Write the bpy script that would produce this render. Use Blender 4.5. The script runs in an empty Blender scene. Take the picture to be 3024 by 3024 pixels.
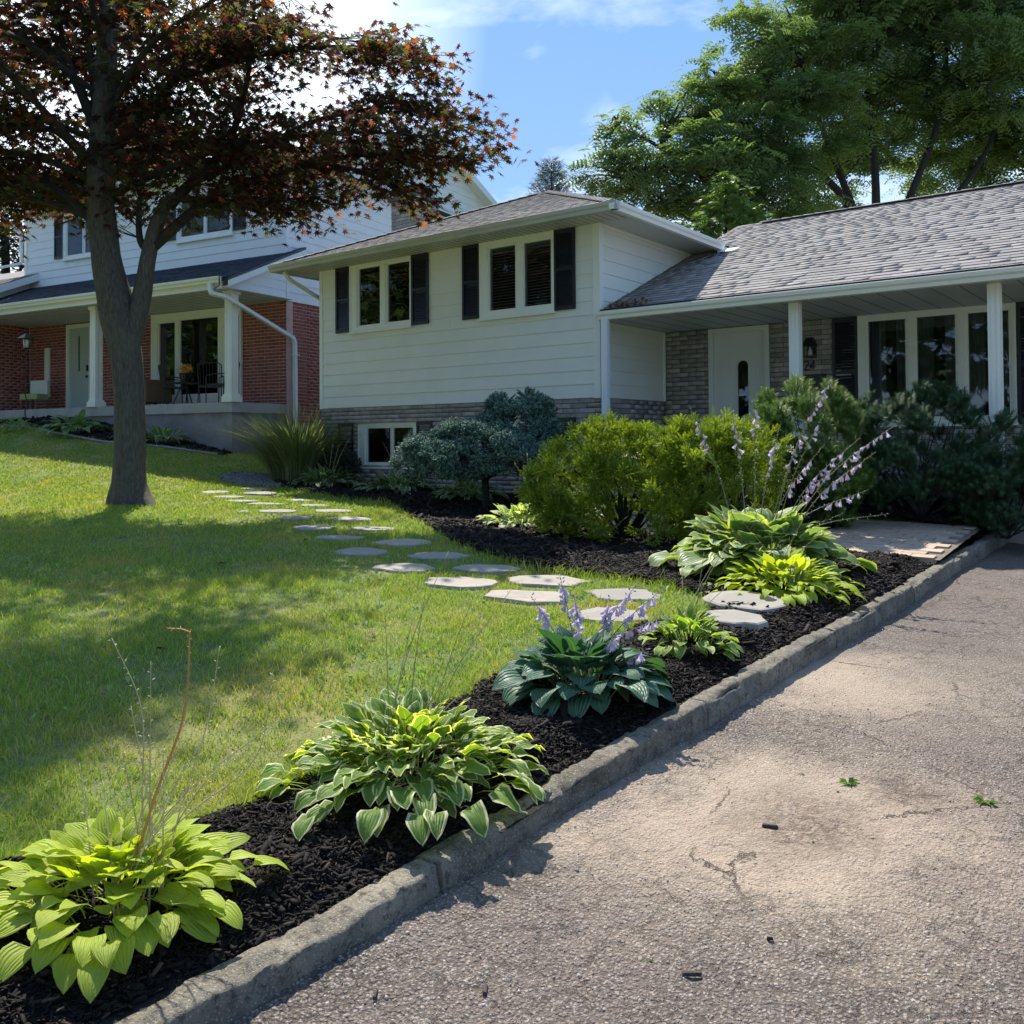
import bpy, bmesh, math, random
import numpy as np
from mathutils import Vector, Matrix

# ---------------------------------------------------------------- camera, world, sun, exposure
S = bpy.context.scene
COL = S.collection
R90 = math.pi/2

def cam_rotation(yaw, pitch, roll):
    y, p, r = (math.radians(a) for a in (yaw, pitch, roll))
    fwd = np.array([-math.sin(y), math.cos(y), 0]); right = np.array([math.cos(y), math.sin(y), 0]); up = np.array([0, 0, 1.0])
    f2 = fwd*math.cos(p)+up*math.sin(p); u2 = -fwd*math.sin(p)+up*math.cos(p)
    r3 = right*math.cos(r)+u2*math.sin(r); u3 = -right*math.sin(r)+u2*math.cos(r)
    return r3, u3, f2
CR, CU, CF = cam_rotation(37.35, 1.11, -0.39)
cam_data = bpy.data.cameras.new('camera'); cam = bpy.data.objects.new('camera', cam_data); COL.objects.link(cam)
cam_data.sensor_width = 36; cam_data.sensor_fit = 'HORIZONTAL'; cam_data.lens = 2726/3024*36
cam_data.shift_y = -(1512-1254)/3024
cam_data.clip_start = 0.05; cam_data.clip_end = 2000
cam.matrix_world = Matrix(((CR[0], CU[0], -CF[0], 0), (CR[1], CU[1], -CF[1], 0), (CR[2], CU[2], -CF[2], 0), (0, 0, 0, 1)))
S.camera = cam

SUN_DIR = Vector((0.593, -0.465, -1.0)).normalized()          # the way the light travels
SUN_EL = math.asin(-SUN_DIR.z); SUN_AZ = math.atan2(-SUN_DIR.x, -SUN_DIR.y)   # from +Y towards +X
sl = bpy.data.lights.new('sun', 'SUN'); sl.energy = 3.4; sl.angle = math.radians(0.53); sl.color = (1.0, 0.94, 0.83)
sun = bpy.data.objects.new('sun', sl); COL.objects.link(sun)
sun.rotation_euler = SUN_DIR.to_track_quat('-Z', 'Y').to_euler(); sun.location = (-20, 18, 30)

world = bpy.data.worlds.new('World'); S.world = world; world.use_nodes = True
wn = world.node_tree.nodes; wl = world.node_tree.links; wn.clear()
wo = wn.new('ShaderNodeOutputWorld'); bg = wn.new('ShaderNodeBackground'); sky = wn.new('ShaderNodeTexSky')
sky.sky_type = 'NISHITA'; sky.sun_disc = False; sky.sun_elevation = SUN_EL; sky.sun_rotation = SUN_AZ
sky.altitude = 100; sky.air_density = 1.0; sky.dust_density = 0.5; sky.ozone_density = 1.2
tc = wn.new('ShaderNodeTexCoord'); mp = wn.new('ShaderNodeMapping'); mp.inputs['Scale'].default_value = (1.0, 1.0, 2.6)
mp.inputs['Location'].default_value = (0.35, 0.1, 0.2)
nz = wn.new('ShaderNodeTexNoise'); nz.inputs['Scale'].default_value = 2.1; nz.inputs['Detail'].default_value = 8; nz.inputs['Roughness'].default_value = 0.56; nz.inputs['Distortion'].default_value = 0.35
cr = wn.new('ShaderNodeValToRGB'); cr.color_ramp.elements[0].position = 0.53; cr.color_ramp.elements[1].position = 0.78
cr.color_ramp.elements[0].color = (0, 0, 0, 1); cr.color_ramp.elements[1].color = (1, 1, 1, 1)
# thin bright cloud veils on the side of the sky towards the sun
dt = wn.new('ShaderNodeVectorMath'); dt.operation = 'DOT_PRODUCT'; dt.inputs[1].default_value = tuple(Vector((-0.85, 0.35, 0.39)).normalized())
cr2 = wn.new('ShaderNodeValToRGB'); cr2.color_ramp.elements[0].position = 0.895; cr2.color_ramp.elements[1].position = 0.975
cr2.color_ramp.elements[0].color = (0, 0, 0, 1); cr2.color_ramp.elements[1].color = (1, 1, 1, 1)
mx0 = wn.new('ShaderNodeMath'); mx0.operation = 'MULTIPLY_ADD'
ad = wn.new('ShaderNodeMath'); ad.operation = 'MAXIMUM'
mulc = wn.new('ShaderNodeMath'); mulc.operation = 'MULTIPLY'; mulc.inputs[1].default_value = 0.78
mx = wn.new('ShaderNodeMix'); mx.data_type = 'RGBA'; mx.inputs['B'].default_value = (6.0, 6.3, 6.8, 1)
hs = wn.new('ShaderNodeHueSaturation'); hs.inputs['Saturation'].default_value = 1.05; hs.inputs['Hue'].default_value = 0.512
wl.new(tc.outputs['Generated'], mp.inputs['Vector']); wl.new(mp.outputs[0], nz.inputs['Vector']); wl.new(nz.outputs['Fac'], cr.inputs['Fac'])
wl.new(tc.outputs['Generated'], dt.inputs[0]); wl.new(dt.outputs['Value'], cr2.inputs['Fac'])
mx0.inputs[1].default_value = 0.9
wl.new(cr2.outputs['Color'], mx0.inputs[0]); mx0.inputs[2].default_value = 0.0
wl.new(mx0.outputs[0], ad.inputs[0]); wl.new(cr.outputs['Color'], ad.inputs[1]); wl.new(ad.outputs[0], mulc.inputs[0])
wl.new(mulc.outputs[0], mx.inputs['Factor']); wl.new(sky.outputs['Color'], hs.inputs['Color'])
# clear summer air: the modelled sky evened out towards a blue that pales to the horizon
spx = wn.new('ShaderNodeSeparateXYZ'); wl.new(tc.outputs['Generated'], spx.inputs[0])
grd = wn.new('ShaderNodeValToRGB'); ge_ = grd.color_ramp.elements; ge_[0].position = 0.0; ge_[0].color = (1.25, 1.95, 2.9, 1); ge_[1].position = 1.0; ge_[1].color = (.50, 1.05, 2.2, 1)
g2 = ge_.new(.22); g2.color = (.82, 1.55, 2.75, 1); g3 = ge_.new(.48); g3.color = (.58, 1.25, 2.5, 1)
wl.new(spx.outputs[2], grd.inputs['Fac'])
tnt = wn.new('ShaderNodeMix'); tnt.data_type = 'RGBA'; tnt.inputs['Factor'].default_value = 0.90
wl.new(hs.outputs['Color'], tnt.inputs['A']); wl.new(grd.outputs['Color'], tnt.inputs['B']); wl.new(tnt.outputs['Result'], mx.inputs['A'])
wl.new(mx.outputs['Result'], bg.inputs['Color']); wl.new(bg.outputs[0], wo.inputs[0]); bg.inputs['Strength'].default_value = 0.15
S.view_settings.view_transform = 'Standard'; S.view_settings.look = 'None'; S.view_settings.gamma = 1.0
S.view_settings.use_curve_mapping = False; S.view_settings.exposure = 1.25
S.render.engine = 'CYCLES'
S.cycles.max_bounces = 6; S.cycles.transparent_max_bounces = 12; S.cycles.diffuse_bounces = 3; S.cycles.glossy_bounces = 3; S.cycles.transmission_bounces = 4
S.cycles.sample_clamp_indirect = 6.0
S.cycles.use_denoising = True

rng = np.random.default_rng(7); random.seed(7)

# ---------------------------------------------------------------- object helpers
def tag(o, label=None, cat=None, group=None, kind=None):
    if label: o['label'] = label
    if cat: o['category'] = cat
    if group: o['group'] = group
    if kind: o['kind'] = kind
    return o
def thing(name, label, cat, loc=(0, 0, 0), rz=0.0, group=None):
    o = bpy.data.objects.new(name, None); COL.objects.link(o); o.location = loc; o.rotation_euler = (0, 0, rz); o.empty_display_size = 0.2
    return tag(o, label, cat, group)
def link(name, me, parent=None, loc=None, matrix=None):
    o = bpy.data.objects.new(name, me); COL.objects.link(o)
    if parent is not None: o.parent = parent
    if matrix is not None: o.matrix_basis = matrix
    if loc is not None: o.location = loc
    return o

class MB:
    """collects shapes and links them as ONE mesh object"""
    def __init__(s): s.v = []; s.f = []
    def add(s, v, f):
        n = len(s.v); s.v.extend([tuple(p) for p in v]); s.f.extend([tuple(i+n for i in q) for q in f]); return s
    def box(s, x0, x1, y0, y1, z0, z1):
        return s.add([(x0,y0,z0),(x1,y0,z0),(x1,y1,z0),(x0,y1,z0),(x0,y0,z1),(x1,y0,z1),(x1,y1,z1),(x0,y1,z1)],
                     [(0,3,2,1),(4,5,6,7),(0,1,5,4),(1,2,6,5),(2,3,7,6),(3,0,4,7)])
    def prism(s, poly, off):
        """poly: planar 3d points, off: extrusion vector"""
        n = len(poly); a = [Vector(p) for p in poly]; b = [p+Vector(off) for p in a]
        return s.add(a+b, [tuple(range(n))[::-1], tuple(range(n, 2*n))]+[(i, (i+1) % n, (i+1) % n+n, i+n) for i in range(n)])
    def tube(s, pts, radii, sides=8, cap=True):
        pts = [Vector(p) for p in pts]; n = len(pts)
        if not hasattr(radii, '__len__'): radii = [radii]*n
        t0 = (pts[1]-pts[0]).normalized(); u = t0.orthogonal().normalized(); V = []
        for i, p in enumerate(pts):
            t = (pts[min(i+1, n-1)]-pts[max(i-1, 0)]).normalized()
            u = (u-t*u.dot(t)).normalized(); w = t.cross(u)
            for k in range(sides):
                a = 2*math.pi*k/sides; V.append(p+(u*math.cos(a)+w*math.sin(a))*radii[i])
        F = [(i*sides+k, i*sides+(k+1) % sides, (i+1)*sides+(k+1) % sides, (i+1)*sides+k) for i in range(n-1) for k in range(sides)]
        if cap: F += [tuple(range(sides))[::-1], tuple(range((n-1)*sides, n*sides))]
        return s.add(V, F)
    def lathe(s, c, prof, sides=12):
        V = []; c = Vector(c)
        for r, z in prof:
            for k in range(sides): a = 2*math.pi*k/sides; V.append((c.x+r*math.cos(a), c.y+r*math.sin(a), c.z+z))
        n = len(prof); F = [(i*sides+k, i*sides+(k+1) % sides, (i+1)*sides+(k+1) % sides, (i+1)*sides+k) for i in range(n-1) for k in range(sides)]
        F += [tuple(range(sides))[::-1], tuple(range((n-1)*sides, n*sides))]
        return s.add(V, F)
    def mesh(s, name, mat, smooth=False):
        me = bpy.data.meshes.new(name); me.from_pydata(s.v, [], s.f); me.materials.append(mat)
        if smooth: me.polygons.foreach_set('use_smooth', [True]*len(me.polygons))
        return me
    def build(s, name, mat, parent=None, smooth=False):
        return link(name, s.mesh(name, mat, smooth), parent)

def np_mesh(name, V, F, mat, smooth=False):
    V = np.asarray(V, np.float32); F = np.asarray(F, np.int32); m, k = F.shape
    me = bpy.data.meshes.new(name); me.vertices.add(len(V)); me.vertices.foreach_set('co', V.ravel())
    me.loops.add(m*k); me.loops.foreach_set('vertex_index', F.ravel())
    me.polygons.add(m); me.polygons.foreach_set('loop_start', np.arange(0, m*k, k, dtype=np.int32))
    try: me.polygons.foreach_set('loop_total', np.full(m, k, np.int32))
    except Exception: pass
    me.materials.append(mat); me.update(calc_edges=True)
    if smooth: me.polygons.foreach_set('use_smooth', np.ones(m, bool))
    return me
def instances(tv, tf, M, T):
    """template verts (k,3), faces (m,q); M (n,3,3), T (n,3)"""
    tv = np.asarray(tv, float); tf = np.asarray(tf, int); n = len(T)
    V = np.einsum('nij,kj->nki', M, tv)+T[:, None, :]
    F = tf[None]+(np.arange(n)*len(tv))[:, None, None]
    return V.reshape(-1, 3), F.reshape(-1, tf.shape[1])
def unit(a): return a/np.maximum(np.linalg.norm(a, axis=-1, keepdims=True), 1e-9)
def frames(x, up, scale=1.0, roll=None):
    """matrices whose first column is x, third near up"""
    x = unit(x); y = unit(np.cross(up, x)); z = np.cross(x, y)
    if roll is not None:
        c, s_ = np.cos(roll)[:, None], np.sin(roll)[:, None]; y, z = y*c+z*s_, z*c-y*s_
    return np.stack([x, y, z], -1)*np.asarray(scale).reshape(-1, 1, 1)

_cubes = {}
def cube_mesh(mat, name='piece', kind='cube'):
    k = (mat.name, name, kind)
    if k not in _cubes:
        m = MB()
        if kind == 'cube': m.box(-.5, .5, -.5, .5, -.5, .5)
        elif kind == 'board':      # clapboard: back face flat at +y, thin top, thick drip edge at the bottom (outward = -y)
            V = [(-.5,.5,-.5),(.5,.5,-.5),(.5,.5,.5),(-.5,.5,.5),(-.5,-.5,-.5),(.5,-.5,-.5),(.5,-.5,-.44),(-.5,-.5,-.44),(.5,.25,.5),(-.5,.25,.5)]
            m.add(V, [(0,1,2,3)[::-1],(0,4,5,1)[::-1],(4,7,6,5)[::-1],(7,9,8,6)[::-1],(3,2,8,9)[::-1],(1,5,6,8,2)[::-1],(0,3,9,7,4)[::-1]])
        _cubes[k] = m.mesh(name, mat)
    return _cubes[k]
def box_obj(name, mat, parent, b, kind='cube'):
    x0, x1, y0, y1, z0, z1 = b
    return link(name, cube_mesh(mat, name, kind), parent, matrix=Matrix.Translation(((x0+x1)/2, (y0+y1)/2, (z0+z1)/2)) @ Matrix.Diagonal((x1-x0, y1-y0, z1-z0, 1)))

def cam_size(w, size):
    """size / depth for ranking pieces, 0 when outside the frame"""
    d = w[0]*CF[0]+w[1]*CF[1]+w[2]*CF[2]
    if d < .3: return 0
    px = 1512+2726*(w[0]*CR[0]+w[1]*CR[1]+w[2]*CR[2])/d; py = 1254-2726*(w[0]*CU[0]+w[1]*CU[1]+w[2]*CU[2])/d
    if px < -60 or px > 3084 or py < -60 or py > 3084: return 1e-6*size/d
    return size/d
_CV = np.array([(-.5,-.5,-.5),(.5,-.5,-.5),(.5,.5,-.5),(-.5,.5,-.5),(-.5,-.5,.5),(.5,-.5,.5),(.5,.5,.5),(-.5,.5,.5)])
_CFc = np.array([(0,3,2,1),(4,5,6,7),(0,1,5,4),(1,2,6,5),(2,3,7,6),(3,0,4,7)])
def pieces(name, mat, parent, mats, limit=300, world=None):
    """mats: local 4x4 matrices of unit cubes; the largest in the picture become parts, the rest one stuff part"""
    W = world if world is not None else Matrix.Identity(4)
    sc = []
    for i, m in enumerate(mats):
        c = (W @ m).to_translation(); s = max(m.to_scale()); sc.append((cam_size(c, s), i))
    sc.sort(reverse=True); top = [i for v, i in sc[:limit]]; rest = [i for v, i in sc[limit:]]
    me = cube_mesh(mat, name)
    for i in top: link(name, me, parent, matrix=mats[i])
    if rest:
        A = np.array([[list(r) for r in mats[i]] for i in rest])
        V, F = instances(_CV, _CFc, A[:, :3, :3], A[:, :3, 3])
        o = link(name+'_field', np_mesh(name+'_field', V, F, mat), parent); o['kind'] = 'stuff'
def bmat(x0, x1, y0, y1, z0, z1):
    return Matrix.Translation(((x0+x1)/2, (y0+y1)/2, (z0+z1)/2)) @ Matrix.Diagonal((x1-x0, y1-y0, z1-z0, 1))

# ---------------------------------------------------------------- materials
def N(nt, t, **k):
    n = nt.nodes.new(t)
    for a, v in k.items():
        if a in n.inputs: n.inputs[a].default_value = v
        else: setattr(n, a, v)
    return n
def rnd_node(nt):
    oi = N(nt, 'ShaderNodeObjectInfo'); ge = N(nt, 'ShaderNodeNewGeometry'); a = N(nt, 'ShaderNodeMath', operation='ADD'); f = N(nt, 'ShaderNodeMath', operation='FRACT')
    nt.links.new(oi.outputs['Random'], a.inputs[0]); nt.links.new(ge.outputs['Random Per Island'], a.inputs[1]); nt.links.new(a.outputs[0], f.inputs[0])
    return f.outputs[0]
def ramp(nt, fac, stops):
    r = N(nt, 'ShaderNodeValToRGB'); e = r.color_ramp.elements
    while len(e) < len(stops): e.new(0.5)
    for el, (p, c) in zip(e, stops): el.position = p; el.color = (*c, 1) if len(c) == 3 else c
    nt.links.new(fac, r.inputs['Fac']); return r.outputs['Color']
def mix(nt, fac, a, b, mode='MIX'):
    m = N(nt, 'ShaderNodeMix', data_type='RGBA', blend_type=mode)
    for s, v in (('Factor', fac), ('A', a), ('B', b)):
        if isinstance(v, (int, float)): m.inputs[s].default_value = v
        elif isinstance(v, tuple): m.inputs[s].default_value = (*v, 1) if len(v) == 3 else v
        else: nt.links.new(v, m.inputs[s])
    return m.outputs['Result']
def noise(nt, scale, detail=3, rough=.55, vec=None, dist=0.0, out='Fac'):
    n = N(nt, 'ShaderNodeTexNoise', Scale=scale, Detail=detail, Roughness=rough, Distortion=dist)
    if vec is not None: nt.links.new(vec, n.inputs['Vector'])
    return n.outputs[out]
def coords(nt, kind='Object', scale=(1, 1, 1)):
    t = N(nt, 'ShaderNodeTexCoord'); m = N(nt, 'ShaderNodeMapping', Scale=scale); nt.links.new(t.outputs[kind], m.inputs['Vector']); return m.outputs[0]
def wpos(nt, scale=(1, 1, 1)):
    g = N(nt, 'ShaderNodeNewGeometry'); m = N(nt, 'ShaderNodeMapping', Scale=scale); nt.links.new(g.outputs['Position'], m.inputs['Vector']); return m.outputs[0]
def new_mat(name):
    m = bpy.data.materials.new(name); m.use_nodes = True; nt = m.node_tree; nt.nodes.clear()
    out = N(nt, 'ShaderNodeOutputMaterial'); p = N(nt, 'ShaderNodeBsdfPrincipled'); nt.links.new(p.outputs[0], out.inputs[0])
    return m, nt, p, out
def setc(nt, sock, v):
    if isinstance(v, tuple): sock.default_value = (*v, 1) if len(v) == 3 else v
    elif isinstance(v, (int, float)): sock.default_value = v
    else: nt.links.new(v, sock)
def mapr(nt, v, a, b, c=0.0, d=1.0):
    m = N(nt, 'ShaderNodeMapRange'); nt.links.new(v, m.inputs['Value'])
    for k, x in (('From Min', a), ('From Max', b), ('To Min', c), ('To Max', d)): m.inputs[k].default_value = x
    return m.outputs[0]
def bump(nt, p, h, strength=.4, dist=.01, normal=None):
    b = N(nt, 'ShaderNodeBump', Strength=strength, Distance=dist); nt.links.new(h, b.inputs['Height'])
    if normal is not None: nt.links.new(normal, b.inputs['Normal'])
    nt.links.new(b.outputs[0], p.inputs['Normal']); return b.outputs[0]
def surf(name, col, col2=None, nscale=6, rough=.6, var=.0, bscale=0, bstr=.3, bdist=.004, spec=.5, stretch=(1, 1, 1), metal=0, lo=.35, hi=.65):
    """two-tone noise surface with per-piece brightness and fine relief"""
    m, nt, p, out = new_mat(name); v = wpos(nt, stretch)
    c = mix(nt, mapr(nt, noise(nt, nscale, 5, .6, v), lo, hi), col, col2 or tuple(x*.82 for x in col))
    if var:
        r = rnd_node(nt); c = mix(nt, 1.0, c, ramp(nt, r, [(0, (1-var,)*3), (1, (1+var*.6,)*3)]), 'MULTIPLY')
    setc(nt, p.inputs['Base Color'], c); p.inputs['Roughness'].default_value = rough; p.inputs['Specular IOR Level'].default_value = spec; p.inputs['Metallic'].default_value = metal
    if bscale: bump(nt, p, noise(nt, bscale, 4, .6, v), bstr, bdist)
    return m
def leafmat(name, cols, trans=.45, rough=.45, patch=None, spec=.4, tcol=None, tboost=1.0):
    """foliage: colour by piece, light shining through"""
    m, nt, p, out = new_mat(name); r = rnd_node(nt)
    c = ramp(nt, r, [(i/(len(cols)-1) if len(cols) > 1 else 0, q) for i, q in enumerate(cols)])
    if patch: c = mix(nt, mapr(nt, noise(nt, patch[0], 2, .5, wpos(nt)), .35, .65), c, mix(nt, 1.0, c, patch[1], 'MULTIPLY'))
    setc(nt, p.inputs['Base Color'], c); p.inputs['Roughness'].default_value = rough; p.inputs['Specular IOR Level'].default_value = spec
    t = N(nt, 'ShaderNodeBsdfTranslucent'); tc_ = ramp(nt, r, [(i/(len(tcol)-1), q) for i, q in enumerate(tcol)]) if tcol else mix(nt, 1.0, c, (1.3*tboost, 1.35*tboost, .55*tboost), 'MULTIPLY')
    nt.links.new(tc_, t.inputs['Color']); ms = N(nt, 'ShaderNodeMixShader', Fac=trans)
    nt.links.new(p.outputs[0], ms.inputs[1]); nt.links.new(t.outputs[0], ms.inputs[2]); nt.links.new(ms.outputs[0], out.inputs[0])
    return m

M = {}
M['siding'] = surf('siding_cream', (.78, .775, .70), (.745, .74, .67), 2.5, .45, .03, 90, .12, .001)
M['siding2'] = surf('siding_white', (.76, .79, .81), (.71, .75, .78), 2.5, .42, .02, 90, .12, .001)
M['trim'] = surf('trim_white', (.83, .82, .74), (.79, .785, .71), 3, .4, .02)
M['trim2'] = surf('trim_bright', (.78, .81, .83), (.72, .75, .77), 3, .4, .02)
M['gutter'] = surf('gutter_grey', (.50, .50, .46), (.42, .43, .40), 4, .35, .0, spec=.5)
M['soffit'] = surf('soffit_grey', (.60, .595, .54), (.56, .555, .50), 3, .5)
M['stone'] = surf('split_stone_brick', (.44, .39, .345), (.31, .275, .25), 9, .85, .30, 60, .7, .006)
M['mortar'] = surf('stone_mortar', (.12, .11, .10), (.09, .085, .08), 8, .95, 0, 60, .5, .004)
M['redbrick'] = surf('red_brick', (.33, .095, .072), (.23, .064, .052), 11, .85, .28, 80, .5, .003)
M['redmortar'] = surf('pink_mortar', (.62, .42, .37), (.52, .35, .31), 8, .9, 0, 60, .4, .003)
M['shutter'] = surf('shutter_navy', (.012, .013, .022), (.008, .009, .016), 5, .42, .0)
M['black'] = surf('black_metal', (.015, .015, .016), (.01, .01, .011), 8, .4)
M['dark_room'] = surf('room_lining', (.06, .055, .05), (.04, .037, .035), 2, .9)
M['blind'] = surf('blind_slat', (.78, .77, .73), (.70, .69, .66), 3, .6)
M['curtain'] = surf('curtain_grey', (.34, .33, .31), (.26, .25, .24), 3, .9, stretch=(30, 30, 1))
M['door'] = surf('door_sage_white', (.74, .745, .68), (.70, .705, .64), 2, .5)
M['door2'] = surf('door_grey_green', (.42, .48, .44), (.38, .44, .41), 2, .5)
M['slab'] = surf('porch_concrete', (.40, .39, .37), (.32, .31, .30), 3, .9, 0, 40, .3, .004)
M['found'] = surf('foundation_concrete', (.27, .26, .27), (.17, .165, .175), 1.8, .92, 0, 30, .35, .004)
M['wood'] = surf('weathered_wood', (.22, .12, .06), (.12, .07, .04), 8, .7, .1)
M['terracotta'] = surf('flue_clay', (.38, .13, .07), (.28, .09, .05), 9, .8)
M['wicker'] = surf('wicker_brown', (.16, .10, .055), (.09, .055, .03), 40, .8, 0, 120, .6, .003)
M['cushion'] = surf('cushion_green', (.35, .42, .16), (.28, .35, .13), 8, .9)
M['petal_cream'] = surf('petal_cream', (.8, .7, .5), (.7, .55, .35), 20, .7, .1)
M['petal_orange'] = surf('petal_orange', (.75, .38, .06), (.7, .28, .04), 20, .7, .1)
M['bulb'] = surf('frosted_glass', (.65, .63, .58), (.6, .58, .5), 8, .3)

def shingle_mat(name, a, b, c):
    m, nt, p, out = new_mat(name); v = wpos(nt); r = rnd_node(nt)
    base = ramp(nt, r, [(0, a), (.5, b), (1, c)])
    g = noise(nt, 420, 2, .7, v); base = mix(nt, 1.0, base, ramp(nt, g, [(.3, (.62,)*3), (.7, (1.35,)*3)]), 'MULTIPLY')
    base = mix(nt, mapr(nt, noise(nt, .9, 4, .6, v), .42, .68, 0, .45), base, tuple(x*.62 for x in b))
    setc(nt, p.inputs['Base Color'], base); p.inputs['Roughness'].default_value = .88; p.inputs['Specular IOR Level'].default_value = .3
    bump(nt, p, g, .5, .003); return m
M['shingle'] = shingle_mat('shingle_brown_grey', (.215, .20, .195), (.27, .252, .245), (.33, .31, .30))
M['shingle2'] = shingle_mat('shingle_slate_blue', (.022, .028, .04), (.034, .042, .06), (.05, .06, .08))

def glass_mat(name, tint=(.72, .76, .78), refl=.04):
    m, nt, p, out = new_mat(name); nt.nodes.remove(p)
    tr = N(nt, 'ShaderNodeBsdfTransparent', Color=(*tint, 1)); gl = N(nt, 'ShaderNodeBsdfGlossy', Roughness=.015, Color=(.9, .93, .95, 1))
    fr = N(nt, 'ShaderNodeFresnel', IOR=1.5); nz_ = noise(nt, 1.7, 2, .5, wpos(nt)); b = N(nt, 'ShaderNodeBump', Strength=.05, Distance=.05)
    nt.links.new(nz_, b.inputs['Height']); nt.links.new(b.outputs[0], gl.inputs['Normal'])
    a = N(nt, 'ShaderNodeMath', operation='MULTIPLY_ADD'); a.inputs[1].default_value = 1.1; a.inputs[2].default_value = refl*.5; nt.links.new(fr.outputs[0], a.inputs[0])
    ms = N(nt, 'ShaderNodeMixShader'); nt.links.new(a.outputs[0], ms.inputs[0]); nt.links.new(tr.outputs[0], ms.inputs[1]); nt.links.new(gl.outputs[0], ms.inputs[2]); nt.links.new(ms.outputs[0], out.inputs[0])
    return m
M['glass'] = glass_mat('window_glass')

def bark_mat():
    m, nt, p, out = new_mat('maple_bark'); v = wpos(nt, (9, 9, 1.6)); n1 = noise(nt, 5.5, 6, .65, v, .3); v2 = wpos(nt)
    c = ramp(nt, n1, [(.3, (.035, .03, .024)), (.52, (.085, .073, .058)), (.72, (.155, .135, .108))])
    c = mix(nt, mapr(nt, noise(nt, 3, 4, .6, v2), .52, .68, 0, .5), c, (.10, .105, .07))
    setc(nt, p.inputs['Base Color'], c); p.inputs['Roughness'].default_value = .9; bump(nt, p, n1, .9, .02); return m
M['bark'] = bark_mat()
M['bark_dark'] = surf('dark_bark', (.035, .029, .024), (.018, .015, .013), 6, .9, 0, 20, .7, .01, stretch=(6, 6, 1))

def kerb_mat():
    m, nt, p, out = new_mat('kerb_concrete'); v = wpos(nt)
    c = mix(nt, mapr(nt, noise(nt, 2.2, 6, .62, v), .35, .65), (.36, .315, .23), (.13, .115, .085))
    c = mix(nt, mapr(nt, noise(nt, 9, 5, .6, v), .5, .75, 0, .7), c, (.30, .275, .225))
    sp = N(nt, 'ShaderNodeTexVoronoi', Scale=85); nt.links.new(v, sp.inputs['Vector'])
    c = mix(nt, mapr(nt, sp.outputs['Distance'], .10, .34, .9, 0), c, (.52, .48, .41))
    c = mix(nt, mapr(nt, noise(nt, 26, 6, .8, v), .50, .62, 0, .8), c, (.05, .045, .038))
    setc(nt, p.inputs['Base Color'], c); p.inputs['Roughness'].default_value = .93
    h = mix(nt, .4, noise(nt, 38, 6, .75, v), noise(nt, 170, 3, .7, v)); bump(nt, p, h, 1.0, .028); return m
M['kerb'] = kerb_mat()

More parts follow.
